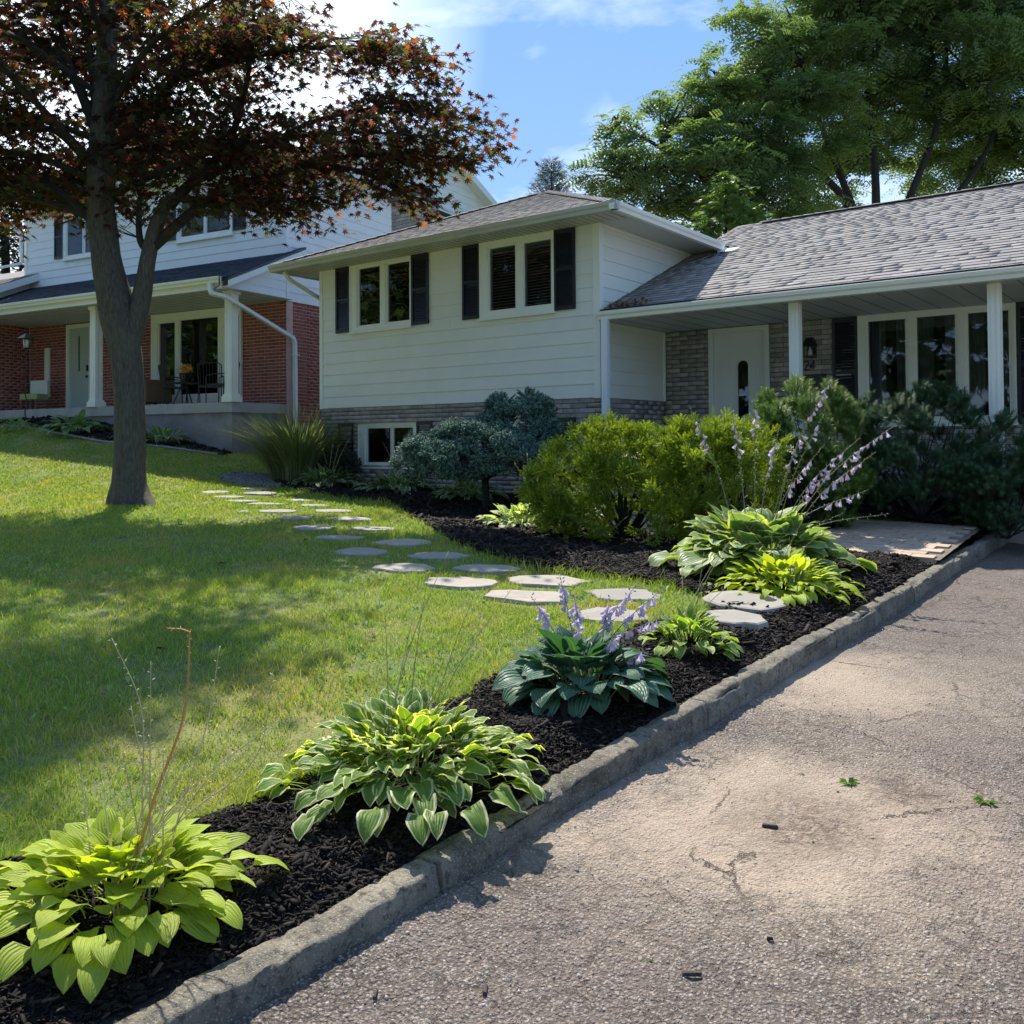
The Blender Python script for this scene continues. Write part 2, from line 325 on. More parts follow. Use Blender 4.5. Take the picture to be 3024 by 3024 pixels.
def spot(nt, v, c, r0, r1, wob=.35, nscale=2.5):
    """1 inside a ragged round patch at c, 0 outside"""
    n = N(nt, 'ShaderNodeTexNoise', Scale=nscale, Detail=5, Roughness=.65); nt.links.new(v, n.inputs['Vector'])
    d = N(nt, 'ShaderNodeVectorMath', operation='DISTANCE'); nt.links.new(v, d.inputs[0]); d.inputs[1].default_value = c
    a = N(nt, 'ShaderNodeMath', operation='MULTIPLY_ADD'); nt.links.new(n.outputs['Fac'], a.inputs[0]); a.inputs[1].default_value = wob*4; nt.links.new(d.outputs['Value'], a.inputs[2])
    return mapr(nt, a.outputs[0], r0+wob*2, r1+wob*2, 1, 0)
def drive_mat():
    m, nt, p, out = new_mat('old_asphalt'); v0 = wpos(nt)
    dn = N(nt, 'ShaderNodeTexNoise', Scale=60, Detail=3, Roughness=.6); nt.links.new(v0, dn.inputs['Vector'])
    vm = N(nt, 'ShaderNodeMix', data_type='VECTOR'); vm.inputs['Factor'].default_value = .014; nt.links.new(v0, vm.inputs['A']); nt.links.new(dn.outputs['Color'], vm.inputs['B']); v = vm.outputs['Result']
    vo = N(nt, 'ShaderNodeTexVoronoi', Scale=88, Randomness=1.0); nt.links.new(v, vo.inputs['Vector'])
    vo2 = N(nt, 'ShaderNodeTexVoronoi', Scale=170); nt.links.new(v, vo2.inputs['Vector'])
    big = noise(nt, 1.2, 5, .65, v0, .4)
    stone = ramp(nt, N_sep(nt, vo.outputs['Color']), [(0, (.23, .195, .17)), (.4, (.34, .295, .255)), (.75, (.46, .41, .355)), (1, (.66, .62, .55))])
    c = mix(nt, mapr(nt, vo.outputs['Distance'], .36, .62), stone, mix(nt, mapr(nt, big, .4, .6), (.14, .115, .09), (.24, .195, .15)))
    c = mix(nt, mapr(nt, vo2.outputs['Distance'], .05, .25, .55, 0), c, (.46, .42, .37))
    c = mix(nt, mapr(nt, noise(nt, 30, 4, .75, v0), .56, .68, 0, .8), c, (.085, .07, .066))
    c = mix(nt, mapr(nt, noise(nt, .8, 4, .6, v0), .42, .62, 0, .4), c, (.33, .255, .22))
    tan = spot(nt, v0, (-1.35, 3.5, -1.47), .45, 1.15, .30); tan2 = spot(nt, v0, (-1.8, 5.4, -1.4), .2, 1.3, .35); tan3 = spot(nt, v0, (-1.95, 2.9, -1.5), .0, .5, .2)
    mxx = N(nt, 'ShaderNodeMath', operation='MAXIMUM'); nt.links.new(tan, mxx.inputs[0]); nt.links.new(tan2, mxx.inputs[1]); mx3 = N(nt, 'ShaderNodeMath', operation='MAXIMUM'); nt.links.new(mxx.outputs[0], mx3.inputs[0]); nt.links.new(tan3, mx3.inputs[1]); sand = mx3.outputs[0]
    c = mix(nt, mul(nt, sand, .72), c, mix(nt, noise(nt, 4.5, 5, .65, v0), (.46, .33, .255), (.42, .355, .25)))
    dirt = mul(nt, N_max(nt, spot(nt, v0, (-1.27, 3.48, -1.47), .05, .40, .16, 6), spot(nt, v0, (-1.02, 3.97, -1.45), .0, .26, .12, 6)), mapr(nt, noise(nt, 38, 5, .75, v0), .40, .56, .25, 1)); c = mix(nt, mul(nt, dirt, .8), c, (.115, .075, .055))
    ck = N(nt, 'ShaderNodeTexVoronoi', feature='DISTANCE_TO_EDGE', Scale=.9); d2 = N(nt, 'ShaderNodeTexNoise', Scale=3.5, Detail=7, Roughness=.75); nt.links.new(v0, d2.inputs['Vector'])
    v3 = N(nt, 'ShaderNodeMix', data_type='VECTOR'); v3.inputs['Factor'].default_value = .16; nt.links.new(v0, v3.inputs['A']); nt.links.new(d2.outputs['Color'], v3.inputs['B']); nt.links.new(v3.outputs['Result'], ck.inputs['Vector'])
    crk = mul(nt, mapr(nt, ck.outputs['Distance'], .0, .004, 1, 0), mapr(nt, noise(nt, 1.6, 3, .5, v0), .50, .58))
    ck2 = N(nt, 'ShaderNodeTexVoronoi', feature='DISTANCE_TO_EDGE', Scale=7.5); v4 = N(nt, 'ShaderNodeMix', data_type='VECTOR'); v4.inputs['Factor'].default_value = .05; nt.links.new(v3.outputs['Result'], v4.inputs['A']); nt.links.new(dn.outputs['Color'], v4.inputs['B']); nt.links.new(v4.outputs['Result'], ck2.inputs['Vector'])
    fine_ = mul(nt, mapr(nt, ck2.outputs['Distance'], .0, .035, 1, 0), mul(nt, mapr(nt, noise(nt, 2.3, 5, .7, v0), .46, .56), mapr(nt, sand, 0, 1, 1, .15))); crk = N_max(nt, crk, mul(nt, fine_, .8)); c = mix(nt, mul(nt, crk, .7), c, (.07, .058, .05))
    wear = mapr(nt, noise(nt, .55, 3, .5, wpos(nt, (1.6, .5, 1))), .40, .62, 0, .5); c = mix(nt, mul(nt, wear, .6), c, mix(nt, 1.0, c, (.72, .73, .76), 'MULTIPLY'))
    setc(nt, p.inputs['Base Color'], c); p.inputs['Roughness'].default_value = .88; p.inputs['Specular IOR Level'].default_value = .3
    h1 = mul(nt, mapr(nt, vo.outputs['Distance'], .1, .7, 1, 0), mapr(nt, sand, 0, 1, 1, .3)); mid = mul(nt, noise(nt, 24, 6, .8, v0), mapr(nt, sand, 0, 1, 2.6, .9))
    hh = N(nt, 'ShaderNodeMath', operation='ADD'); nt.links.new(mid, hh.inputs[0]); nt.links.new(h1, hh.inputs[1])
    h2 = N(nt, 'ShaderNodeMath', operation='SUBTRACT'); nt.links.new(hh.outputs[0], h2.inputs[0]); nt.links.new(crk, h2.inputs[1])
    bump(nt, p, h2.outputs[0], 1.0, .016); return m
def N_max(nt, a, b):
    m = N(nt, 'ShaderNodeMath', operation='MAXIMUM'); nt.links.new(a, m.inputs[0]); nt.links.new(b, m.inputs[1]); return m.outputs[0]
def N_sep(nt, col):
    s = N(nt, 'ShaderNodeSeparateColor'); nt.links.new(col, s.inputs[0]); return s.outputs[0]
def mul(nt, a, b):
    m = N(nt, 'ShaderNodeMath', operation='MULTIPLY'); setc(nt, m.inputs[0], a); setc(nt, m.inputs[1], b); return m.outputs[0]
M['drive'] = drive_mat()

def lawn_mat():
    m, nt, p, out = new_mat('lawn_soil'); v = wpos(nt)
    c = mix(nt, mapr(nt, noise(nt, 1.1, 5, .6, v), .4, .66), (.11, .17, .04), (.28, .25, .08))
    c = mix(nt, mapr(nt, noise(nt, 55, 4, .7, v), .5, .66, 0, .7), c, (.06, .07, .03))
    c = mix(nt, mapr(nt, noise(nt, 8, 4, .7, v), .6, .72, 0, .6), c, (.14, .12, .06))
    setc(nt, p.inputs['Base Color'], c); p.inputs['Roughness'].default_value = .95; bump(nt, p, noise(nt, 60, 4, .7, v), .9, .02); return m
M['lawn'] = lawn_mat()
def blade_mat():
    m, nt, p, out = new_mat('grass_blades'); r = rnd_node(nt); v = wpos(nt)
    c = ramp(nt, r, [(0, (.17, .27, .055)), (.45, (.24, .38, .065)), (.8, (.36, .46, .08)), (.93, (.44, .42, .13)), (1, (.52, .44, .22))])
    dry = mapr(nt, noise(nt, 1.05, 4, .6, v), .50, .66, 0, .6); c = mix(nt, dry, c, (.46, .42, .12))
    setc(nt, p.inputs['Base Color'], c); p.inputs['Roughness'].default_value = .5; p.inputs['Specular IOR Level'].default_value = .35
    t = N(nt, 'ShaderNodeBsdfTranslucent'); nt.links.new(mix(nt, 1.0, c, (1.3, 1.25, .5), 'MULTIPLY'), t.inputs['Color']); ms = N(nt, 'ShaderNodeMixShader', Fac=.42)
    nt.links.new(p.outputs[0], ms.inputs[1]); nt.links.new(t.outputs[0], ms.inputs[2]); nt.links.new(ms.outputs[0], out.inputs[0]); return m
M['blade'] = blade_mat()
M['mulch_soil'] = surf('dark_mulch_soil', (.016, .012, .010), (.007, .006, .005), 20, .95, 0, 60, 1.0, .02)
def chip_mat():
    m, nt, p, out = new_mat('mulch_chips'); r = rnd_node(nt)
    c = ramp(nt, r, [(0, (.005, .004, .004)), (.6, (.012, .009, .008)), (.9, (.024, .016, .013)), (1, (.075, .050, .038))])
    setc(nt, p.inputs['Base Color'], c); p.inputs['Roughness'].default_value = .8; p.inputs['Specular IOR Level'].default_value = .2; bump(nt, p, noise(nt, 220, 3, .6, wpos(nt)), .6, .002); return m
M['chip'] = chip_mat()
def flag_mat():
    m, nt, p, out = new_mat('flagstone'); v = wpos(nt); oi = N(nt, 'ShaderNodeObjectInfo')
    c = ramp(nt, oi.outputs['Random'], [(0, (.26, .24, .205)), (.5, (.32, .285, .235)), (1, (.37, .315, .25))])
    c = mix(nt, mapr(nt, noise(nt, 6, 5, .65, v), .42, .7, 0, .6), c, (.25, .24, .225))
    c = mix(nt, mapr(nt, noise(nt, 40, 4, .7, v), .6, .75, 0, .4), c, (.16, .15, .135))
    setc(nt, p.inputs['Base Color'], c); p.inputs['Roughness'].default_value = .85; bump(nt, p, noise(nt, 14, 6, .6, v), .5, .012); return m
M['flag'] = flag_mat()
M['paver'] = surf('tumbled_paver', (.50, .375, .275), (.40, .31, .235), 12, .9, .16, 70, .5, .004)
M['gravel'] = surf('grey_gravel', (.30, .29, .29), (.17, .165, .17), 12, .9, .4)

def hosta_mat(name, body, edge, amount, trans=.42, veins=.5, glow=(1.35, 1.45, .5), rough=.42, var=.14):
    m, nt, p, out = new_mat(name); uv = N(nt, 'ShaderNodeTexCoord'); sp = N(nt, 'ShaderNodeSeparateXYZ'); nt.links.new(uv.outputs['UV'], sp.inputs[0])
    u, v = sp.outputs[0], sp.outputs[1]
    a = N(nt, 'ShaderNodeMath', operation='SUBTRACT'); nt.links.new(v, a.inputs[0]); a.inputs[1].default_value = .5
    ab = N(nt, 'ShaderNodeMath', operation='ABSOLUTE'); nt.links.new(a.outputs[0], ab.inputs[0]); e = mul(nt, ab.outputs[0], 2.0)
    tipm = mapr(nt, u, .86, 1.0, 0, .6); ee = N(nt, 'ShaderNodeMath', operation='ADD'); nt.links.new(e, ee.inputs[0]); nt.links.new(tipm, ee.inputs[1])
    e2 = N(nt, 'ShaderNodeMath', operation='ADD'); nt.links.new(ee.outputs[0], e2.inputs[0]); nt.links.new(mapr(nt, noise(nt, 26, 3, .6, wpos(nt)), 0, 1, -.14, .14), e2.inputs[1])
    r = rnd_node(nt)
    c = mix(nt, mapr(nt, e2.outputs[0], 1-amount-.07, 1-amount+.05), body, edge) if amount > 0 else mix(nt, mapr(nt, noise(nt, 7, 2, .5, wpos(nt)), .35, .65), body, edge)
    c = mix(nt, 1.0, c, ramp(nt, r, [(0, (1-var,)*3), (1, (1+var,)*3)]), 'MULTIPLY')
    w = N(nt, 'ShaderNodeMath', operation='SINE'); nt.links.new(mul(nt, e, 24.0), w.inputs[0]); vein = mapr(nt, w.outputs[0], -1, 1)
    mid = mapr(nt, e, 0, .07, 1, 0); c = mix(nt, mul(nt, mid, .35), c, (.45, .55, .2)); c = mix(nt, mul(nt, mapr(nt, vein, 0, .35, 1, 0), .10), c, (.03, .06, .02))
    brn = mul(nt, mapr(nt, e2.outputs[0], .82, 1.0), mapr(nt, noise(nt, 14, 4, .7, wpos(nt)), .54, .62)); brn = N_max(nt, brn, mapr(nt, noise(nt, 75, 2, .5, wpos(nt)), .74, .77)); c = mix(nt, mul(nt, brn, .7), c, (.20, .13, .05))
    setc(nt, p.inputs['Base Color'], c); p.inputs['Roughness'].default_value = rough; p.inputs['Specular IOR Level'].default_value = .35
    bump(nt, p, vein, veins, .006)
    t = N(nt, 'ShaderNodeBsdfTranslucent'); nt.links.new(mix(nt, 1.0, c, glow, 'MULTIPLY'), t.inputs['Color']); ms = N(nt, 'ShaderNodeMixShader', Fac=trans)
    nt.links.new(p.outputs[0], ms.inputs[1]); nt.links.new(t.outputs[0], ms.inputs[2]); nt.links.new(ms.outputs[0], out.inputs[0]); return m
M['h_lime'] = hosta_mat('hosta_lime', (.36, .47, .045), (.46, .54, .07), 0, .45, .5, (1.5, 1.45, .35), .5)
M['h_var'] = hosta_mat('hosta_green_white_edge', (.15, .26, .045), (.68, .70, .42), .22, .48, .5, (1.7, 1.6, .35), .5)
M['h_blue'] = hosta_mat('hosta_blue_green', (.06, .14, .095), (.09, .18, .11), 0, .22, .8, (1.1, 1.6, .45))
M['h_gold'] = hosta_mat('hosta_gold_edge', (.20, .33, .055), (.58, .60, .22), .24)
M['h_pale'] = hosta_mat('hosta_sage_yellow_edge', (.20, .30, .13), (.52, .56, .18), .22, .40)
M['h_small'] = hosta_mat('hosta_cream_centre', (.62, .66, .40), (.14, .25, .06), .30)
M['h_dark'] = hosta_mat('hosta_dark_white_edge', (.13, .22, .085), (.58, .62, .44), .22, .3)
M['h_mid'] = hosta_mat('hosta_mid_green', (.15, .24, .10), (.20, .31, .13), 0, .3)
M['stalk'] = leafmat('flower_stalk_green', [(.14, .17, .08), (.20, .20, .10)], .1)
M['stalk_dry'] = surf('dry_flower_stalk', (.62, .50, .28), (.45, .40, .19), 20, .7, .2)
M['stalk_dark'] = surf('dark_flower_stalk', (.24, .21, .10), (.34, .33, .15), 20, .7, .2)
M['stalk_orange'] = surf('orange_flower_stalk', (.55, .26, .05), (.42, .22, .06), 12, .6)
M['bud'] = surf('seed_pod_pale', (.50, .45, .28), (.38, .36, .2), 30, .7, .2)
M['petal'] = leafmat('lilac_petal', [(.56, .48, .66), (.68, .60, .74), (.60, .50, .58)], .4, .6, None, .2, [(.62, .5, .72), (.75, .66, .8)])
M['petal_purple'] = leafmat('purple_bud', [(.25, .17, .36), (.36, .26, .46)], .3, .6, None, .2, [(.4, .26, .5), (.5, .36, .6)])
M['maple'] = leafmat('maple_leaves', [(.045, .022, .026), (.065, .028, .03), (.06, .04, .03), (.045, .062, .03), (.07, .075, .034), (.06, .024, .026), (.10, .036, .028)], .5, .7, None, .12,
                     [(.055, .016, .012), (.12, .03, .015), (.10, .065, .018), (.07, .09, .02), (.20, .18, .025), (.09, .022, .018), (.55, .17, .03)])
M['locust'] = leafmat('locust_leaves', [(.12, .18, .085), (.19, .27, .115), (.29, .36, .155)], .42, .5, (.35, (.6, .68, .75)))
M['catalpa'] = leafmat('bright_green_leaves', [(.09, .16, .035), (.14, .23, .05)], .4)
M['dark_leaf'] = leafmat('dark_tree_leaves', [(.015, .028, .018), (.03, .05, .028)], .25)
M['conifer'] = leafmat('conifer_needles', [(.045, .075, .055), (.07, .10, .07)], .15)
M['spruce'] = leafmat('blue_spruce_needles', [(.05, .105, .085), (.11, .20, .155), (.28, .40, .31)], .10, .6)
M['yew'] = leafmat('golden_yew_needles', [(.13, .19, .02), (.29, .36, .04), (.55, .60, .08)], .32, .45, (3.5, (.55, .65, .6)))
M['mugo'] = leafmat('pine_needles', [(.05, .12, .026), (.11, .20, .04), (.22, .31, .06)], .25, .45)
M['mugo_dark'] = leafmat('dark_pine_needles', [(.03, .075, .035), (.05, .11, .045), (.085, .15, .06)], .15, .5)
M['shrub'] = leafmat('dark_shrub_leaves', [(.016, .035, .02), (.03, .055, .028)], .2)
M['grass_tall'] = leafmat('tall_grass_blades', [(.07, .12, .045), (.13, .19, .07), (.32, .30, .17)], .35)
M['twig'] = surf('grey_twig', (.10, .085, .07), (.06, .05, .04), 12, .9)
M['dead_leaf'] = surf('dry_brown_leaf', (.16, .06, .03), (.09, .035, .02), 30, .8)

# ---------------------------------------------------------------- terrain
CP=[(-2.2,-6,-1.6),(-2.2,-2,-1.52),(-2.15,0,-1.46),(-2.2,1.9,-1.44),(-2.2,2.7,-1.4),(-2.15,4.2,-1.30),(-2.1,6.1,-1.245),(-2.07,7.5,-1.19),(-2.02,9.4,-1.1),(-2,10.8,-1.045),(-1.95,12,-.97),(-1.9,14,-.85),
(-4,0,-1.33),(-4,4,-1.17),(-4,7,-1.09),(-4,9,-1.04),(-3.9,10.8,-.98),(-5.5,10.6,-.92),(-3.2,11.45,-.62),(-5,11.45,-.6),(-2.2,11.45,-.75),(-4,13.4,-.6),(-6,-3,-1.3),(-6,1,-1.16),(-6,4,-1.06),(-6,8,-1.0),(-7,11.4,-.86),
(-8.9,5.2,-.93),(-9,9,-.88),(-10,11.4,-.82),(-13.2,11.4,-.68),(-12,7,-.81),(-16.16,11.6,-.18),(-16.3,12.7,-.22),(-14.5,12,-.5),(-14,14,-.5),(-18,10.5,.05),(-19.5,10.9,.35),(-22.5,10.6,.62),
(-15.5,9.5,-.42),(-16,7,-.75),(-20,8,-.35),(-20.5,9.2,.2),(-24,8,.1),(-28,9,.6),(-12,0,-.98),(-20,0,-.85),(-12,-6,-1.15),(-30,0,-.5),(-30,-10,-.6),(-10,-12,-1.6),(-35,14,1.0),(-20,-12,-1.3)]
CP=np.array(CP)
def _fit():
    P=CP[:,:2];d=np.linalg.norm(P[:,None]-P[None],axis=2)
    K=np.where(d>0,d*d*np.log(d+1e-12),0)+np.eye(len(P))*.3
    A=np.hstack([np.ones((len(P),1)),P]);Mx=np.block([[K,A],[A.T,np.zeros((3,3))]])
    return np.linalg.solve(Mx,np.concatenate([CP[:,2],np.zeros(3)]))
_W=_fit()
def gz(x,y):
    x=np.clip(np.asarray(x,float),-33,-1.8);y=np.clip(np.asarray(y,float),-12,15);s=x.shape
    q=np.stack([x.ravel(),y.ravel()],1);o=np.empty(len(q))
    for i in range(0,len(q),40000):
        p=q[i:i+40000];d=np.linalg.norm(p[:,None]-CP[None,:,:2],axis=2)
        o[i:i+40000]=np.where(d>0,d*d*np.log(d+1e-12),0)@_W[:-3]+_W[-3]+p@_W[-2:]
    return o.reshape(s)
def g1(x,y): return float(gz(x,y))
def vn(x, y, scale, seed=0):
    """smooth value noise in -1..1"""
    g = np.random.default_rng(seed).uniform(-1, 1, (257, 257)); x = np.asarray(x)*scale; y = np.asarray(y)*scale
    xi = np.floor(x).astype(int); yi = np.floor(y).astype(int); fx = x-xi; fy = y-yi; fx = fx*fx*(3-2*fx); fy = fy*fy*(3-2*fy)
    a = g[xi % 257, yi % 257]; b = g[(xi+1) % 257, yi % 257]; c = g[xi % 257, (yi+1) % 257]; d = g[(xi+1) % 257, (yi+1) % 257]
    return (a*(1-fx)+b*fx)*(1-fy)+(c*(1-fx)+d*fx)*fy
def inpoly(x, y, poly):
    x = np.asarray(x); y = np.asarray(y); c = np.zeros(x.shape, bool); n = len(poly)
    for i in range(n):
        x0, y0 = poly[i]; x1, y1 = poly[i-1]
        if y0 == y1: continue
        c ^= ((y0 > y) != (y1 > y)) & (x < (x1-x0)*(y-y0)/(y1-y0)+x0)
    return c
def kx(y): return -2.1+.0236*(np.asarray(y)-1.9)                     # outer face of the kerb
def kz(y): return np.interp(y, [-12, 0, 1.25, 1.89, 2.69, 4.22, 6.14, 7.49, 9.41, 10.77, 11.88, 13, 16], [-1.75, -1.46, -1.44, -1.445, -1.398, -1.302, -1.243, -1.192, -1.101, -1.047, -.985, -.90, -.8])
def dz(y): return np.interp(y, [-12, 0, 1.89, 2.46, 2.9, 6.15, 7.25, 9.3, 10.1, 12.5, 20], [-1.85, -1.60, -1.531, -1.52, -1.49, -1.372, -1.348, -1.243, -1.23, -1.13, -1.0])
def sheet(name, x0, x1, y0, y1, st, zf, mat, keep=None, smooth=True):
    xs = np.arange(x0, x1+st*.5, st); ys = np.arange(y0, y1+st*.5, st); X, Y = np.meshgrid(xs, ys); Z = zf(X, Y)
    nx_, ny_ = len(xs), len(ys); idx = np.arange(nx_*ny_).reshape(ny_, nx_)
    F = np.stack([idx[:-1, :-1], idx[:-1, 1:], idx[1:, 1:], idx[1:, :-1]], -1).reshape(-1, 4)
    if keep is not None:
        cx = (X[:-1, :-1]+st/2).ravel(); cy = (Y[:-1, :-1]+st/2).ravel(); F = F[keep(cx, cy)]
        used = np.unique(F); remap = np.full(nx_*ny_, -1); remap[used] = np.arange(len(used)); F = remap[F]; V = np.stack([X, Y, Z], -1).reshape(-1, 3)[used]
    else: V = np.stack([X, Y, Z], -1).reshape(-1, 3)
    o = link(name, np_mesh(name, V, F, mat, smooth)); return o

BED = [(-13.9, 11.5), (-13.7, 10.8), (-13.16, 10.32), (-11.85, 9.79), (-10.79, 9.52), (-9.85, 9.46), (-8.8, 9.04), (-7.86, 8.31), (-7.41, 7.95), (-6.03, 6.97), (-5.06, 6.43), (-4.48, 6.28), (-3.9, 6.38), (-3.55, 6.41), (-3.1, 6.4), (-2.85, 6.2), (-2.8, 5.7), (-2.9, 5.17), (-3.05, 4.27), (-2.98, 3.57), (-2.9, 2.6), (-2.86, 2.03), (-3.0, 1.55), (-3.12, 1.3), (-3.2, 0.5), (-3.3, -4), (-2.15, -4), (-2.12, 2), (-2.0, 6), (-1.95, 9), (-1.9, 11.5)]
NBED = [(-22.25, 9.74), (-21.11, 9.83), (-19.71, 9.93), (-18.39, 10.15), (-17.04, 10.78), (-15.95, 11.2), (-16.2, 11.65), (-23, 10.7), (-23, 9.2)]
def on_path(x, y): return (y > 8.92+.04*(x+2)) & (y < 10.78) & (x > -7.3) & (np.hypot(np.asarray(x)+3.72, np.asarray(y)-10.25) > .42)
def lawn_mask(x, y, grow=0.0):
    w = vn(x, y, 6, 3)*.05
    return ~inpoly(x+w, y+w, BED) & ~inpoly(x, y+w, NBED) & (x < kx(y)-.6)
def ground_z(x, y):
    z = gz(x, y); far = np.clip((np.asarray(y)-15)/10, 0, 1); z = z*(1-far)+(-.9)*far
    z = np.where((x > kx(y)-.08) & (x < 4.6), dz(y)-.08, z)
    z = z-.10*((x > -5.5) & (x < -1.8) & (y > 8.6) & (y < 11.4))
    return z+vn(x, y, 1.4, 5)*.012*(x < -2.3)-.07*np.clip((x-(kx(y)-.75))/.2, 0, 1)
sheet('lawn', -48, -1.6, -12, 20, .2, ground_z, M['lawn'])['kind'] = 'structure'
sheet('ground', -160, 120, -60, 220, 4.0, lambda x, y: -1.15-.0*x, M['lawn'], lambda x, y: ~((x > -48) & (x < 4) & (y > -12) & (y < 20)))['kind'] = 'structure'
def drive_zf(x, y):
    near = np.exp(-((x-kx(y))/.10)**2)
    return dz(y)+.012*vn(x, y, .8, 11)+.004*vn(x, y, 5, 12)+.012*near+.02*np.clip(x-kx(y), 0, 3)*0
def near_zone(x, y): return (x > -2.10) & (x < .55) & (y > 1.1) & (y < 5.1)
sheet('driveway', -2.20, 4.8, -12.5, 20.5, .05, lambda x, y: drive_zf(x, y)-.012*near_zone(x, y), M['drive'])['kind'] = 'structure'
def rough_zf(x, y):
    f = np.clip((x+2.12)/.06, 0, 1)*np.clip((.60-x)/.1, 0, 1)*np.clip((y-1.02)/.08, 0, 1)*np.clip((5.2-y)/.8, 0, 1); sand = np.exp(-(((x+1.35)/.7)**2+((y-3.5)/.75)**2))
    h = .004*vn(x, y, 70, 71)+.005*np.minimum(vn(x+.3, y, 34, 72), .25)+.005*np.minimum(vn(x, y+.7, 15, 73), .2)+.0035*np.random.default_rng(9).uniform(-1, 1, np.shape(x)); return drive_zf(x, y)+f*h*(1-.65*sand)+.002*f-.006*(1-f)
sheet('driveway', -2.12, .60, 1.02, 5.2, .0115, rough_zf, M['drive'], None, False)['kind'] = 'structure'
# mulch bed: a bumpy sheet under the chips
def mulch_h(x, y):
    z = gz(x, y)+.035+.018*vn(x, y, 3, 21)+.012*vn(x, y, 9, 22); k = np.clip((np.asarray(x)-(kx(y)-.30))/.14, 0, 1)
    return z*(1-k)+np.minimum(z, kz(y)-.012)*k
def mulch_keep(x, y):
    w = vn(x, y, 6, 3)*.05
    return (inpoly(x+w, y+w, BED) & (x < kx(y)-.03) & ~on_path(x, y)) | inpoly(x, y+w, NBED)
mb = sheet('mulch_bed', -23.5, -1.7, -4, 12, .07, mulch_h, M['mulch_soil'], mulch_keep); mb['kind'] = 'structure'

def in_view(x, y, z, m=.12):
    d = x*CF[0]+y*CF[1]+z*CF[2]; u = (x*CR[0]+y*CR[1]+z*CR[2])/np.maximum(d, .01)*2726; v = (x*CU[0]+y*CU[1]+z*CU[2])/np.maximum(d, .01)*2726
    return (d > .5) & (np.abs(u) < 1512*(1+2*m)) & (v > 1254-3024*(1+m)) & (v < 1254+3024*m)
# mulch chips
def chips(n, x0, x1, y0, y1, size):
    x = rng.uniform(x0, x1, n); y = rng.uniform(y0, y1, n); k = mulch_keep(x, y) & (x < kx(y)-.128); x, y = x[k], y[k]; z = mulch_h(x, y)
    k = in_view(x, y, z); x, y, z = x[k], y[k], z[k]; n = len(x)
    a = rng.uniform(0, 2*np.pi, n); tilt = rng.normal(0, .32, n); d = np.stack([np.cos(a)*np.cos(tilt), np.sin(a)*np.cos(tilt), np.sin(tilt)], -1)
    up = np.stack([rng.normal(0, .5, n), rng.normal(0, .5, n), np.ones(n)], -1)
    Mx = frames(d, up); L = size*rng.lognormal(0, .5, n); Wd = L*rng.uniform(.12, .4, n); H = L*rng.uniform(.06, .16, n)
    Mx = Mx*np.stack([L, Wd, H], -1)[:, None, :]
    return Mx, np.stack([x, y, z+rng.uniform(0, .022, n)], -1)
tv = np.array([(-.5,-.3,-.5),(.5,-.5,-.5),(.42,.5,-.5),(-.5,.4,-.5),(-.42,-.3,.5),(.4,-.4,.5),(.45,.35,.4),(-.35,.4,.5)])
Ms, Ts = zip(chips(110000, -3.4, -2.1, -1, 5.2, .020), chips(150000, -6.6, -1.9, 5, 9.2, .027), chips(80000, -13.7, -1.8, 7, 11.5, .05), chips(3000, -23, -15.9, 9, 11.8, .08))
V, F = instances(tv, _CFc, np.concatenate(Ms), np.concatenate(Ts)); o = link('mulch', np_mesh('mulch', V, F, M['chip'])); o['kind'] = 'stuff'; o['label'] = 'dark brown shredded bark mulch covering the planting beds'

# kerb
kerb = thing('kerb', 'weathered concrete kerb between the mulch bed and the driveway', 'kerb', (-2.1, 1.9, -1.54))
cuts = [-4, -1.2, .35, 2.33, 4.27, 6.12, 7.9, 9.45, 11.0, 12.6, 16]
for a, b in zip(cuts[:-1], cuts[1:]):
    st = .02 if b < 5 else .035; ys = np.append(np.arange(a+.004, b-.004, st), b-.004)
    prof = [(0.0, -.22), (0.0, -.07), (-.002, -.02), (-.008, -.006), (-.022, .0), (-.055, .002), (-.095, .001), (-.122, -.004), (-.134, -.014), (-.138, -.05), (-.14, -.22)]
    V = []; n = len(prof); sd = int(a*10+500)
    for j, (px, pz) in enumerate(prof):
        yj = ys; chip = np.maximum(0, vn(yj, j*.37, 3.1, sd)-.25)*.045+np.maximum(0, vn(yj, j*.8, 13, sd+1)-.15)*.022
        ed = 1.0 if 2 <= j <= 4 or j in (7, 8) else .25
        x = kx(yj)+px-(chip*ed if j < 6 else -chip*ed)+.004*vn(yj, j*1.7, 25, sd+2)+.0025*vn(yj, j*2.3, 48, sd+5)+.005*vn(yj, 3.3, .9, sd)
        z = kz(yj)+pz-chip*ed*.9+.004*vn(yj, j*1.3, 22, sd+3)+.0025*vn(yj, j*2.1, 45, sd+6)+.004*math.sin(a*3)
        V.append(np.stack([x, yj+0*x, z], -1))
    V = np.stack(V, 1); m_ = len(ys); idx = np.arange(m_*n).reshape(m_, n)
    F = np.stack([idx[:-1, :-1], idx[:-1, 1:], idx[1:, 1:], idx[1:, :-1]], -1).reshape(-1, 4)
    base = np.array([-2.1, 1.9, -1.54]); o = link('kerb_section', np_mesh('kerb_section', V.reshape(-1, 3)-base, F, M['kerb'], True), kerb)
    # end faces of the section belong to the same mesh
    me = o.data; bm = bmesh.new(); bm.from_mesh(me); bm.verts.ensure_lookup_table()
    for i in (0, m_-1): bm.faces.new([bm.verts[k] for k in (idx[i] if i == 0 else idx[i][::-1])])
    bm.to_mesh(me); bm.free()

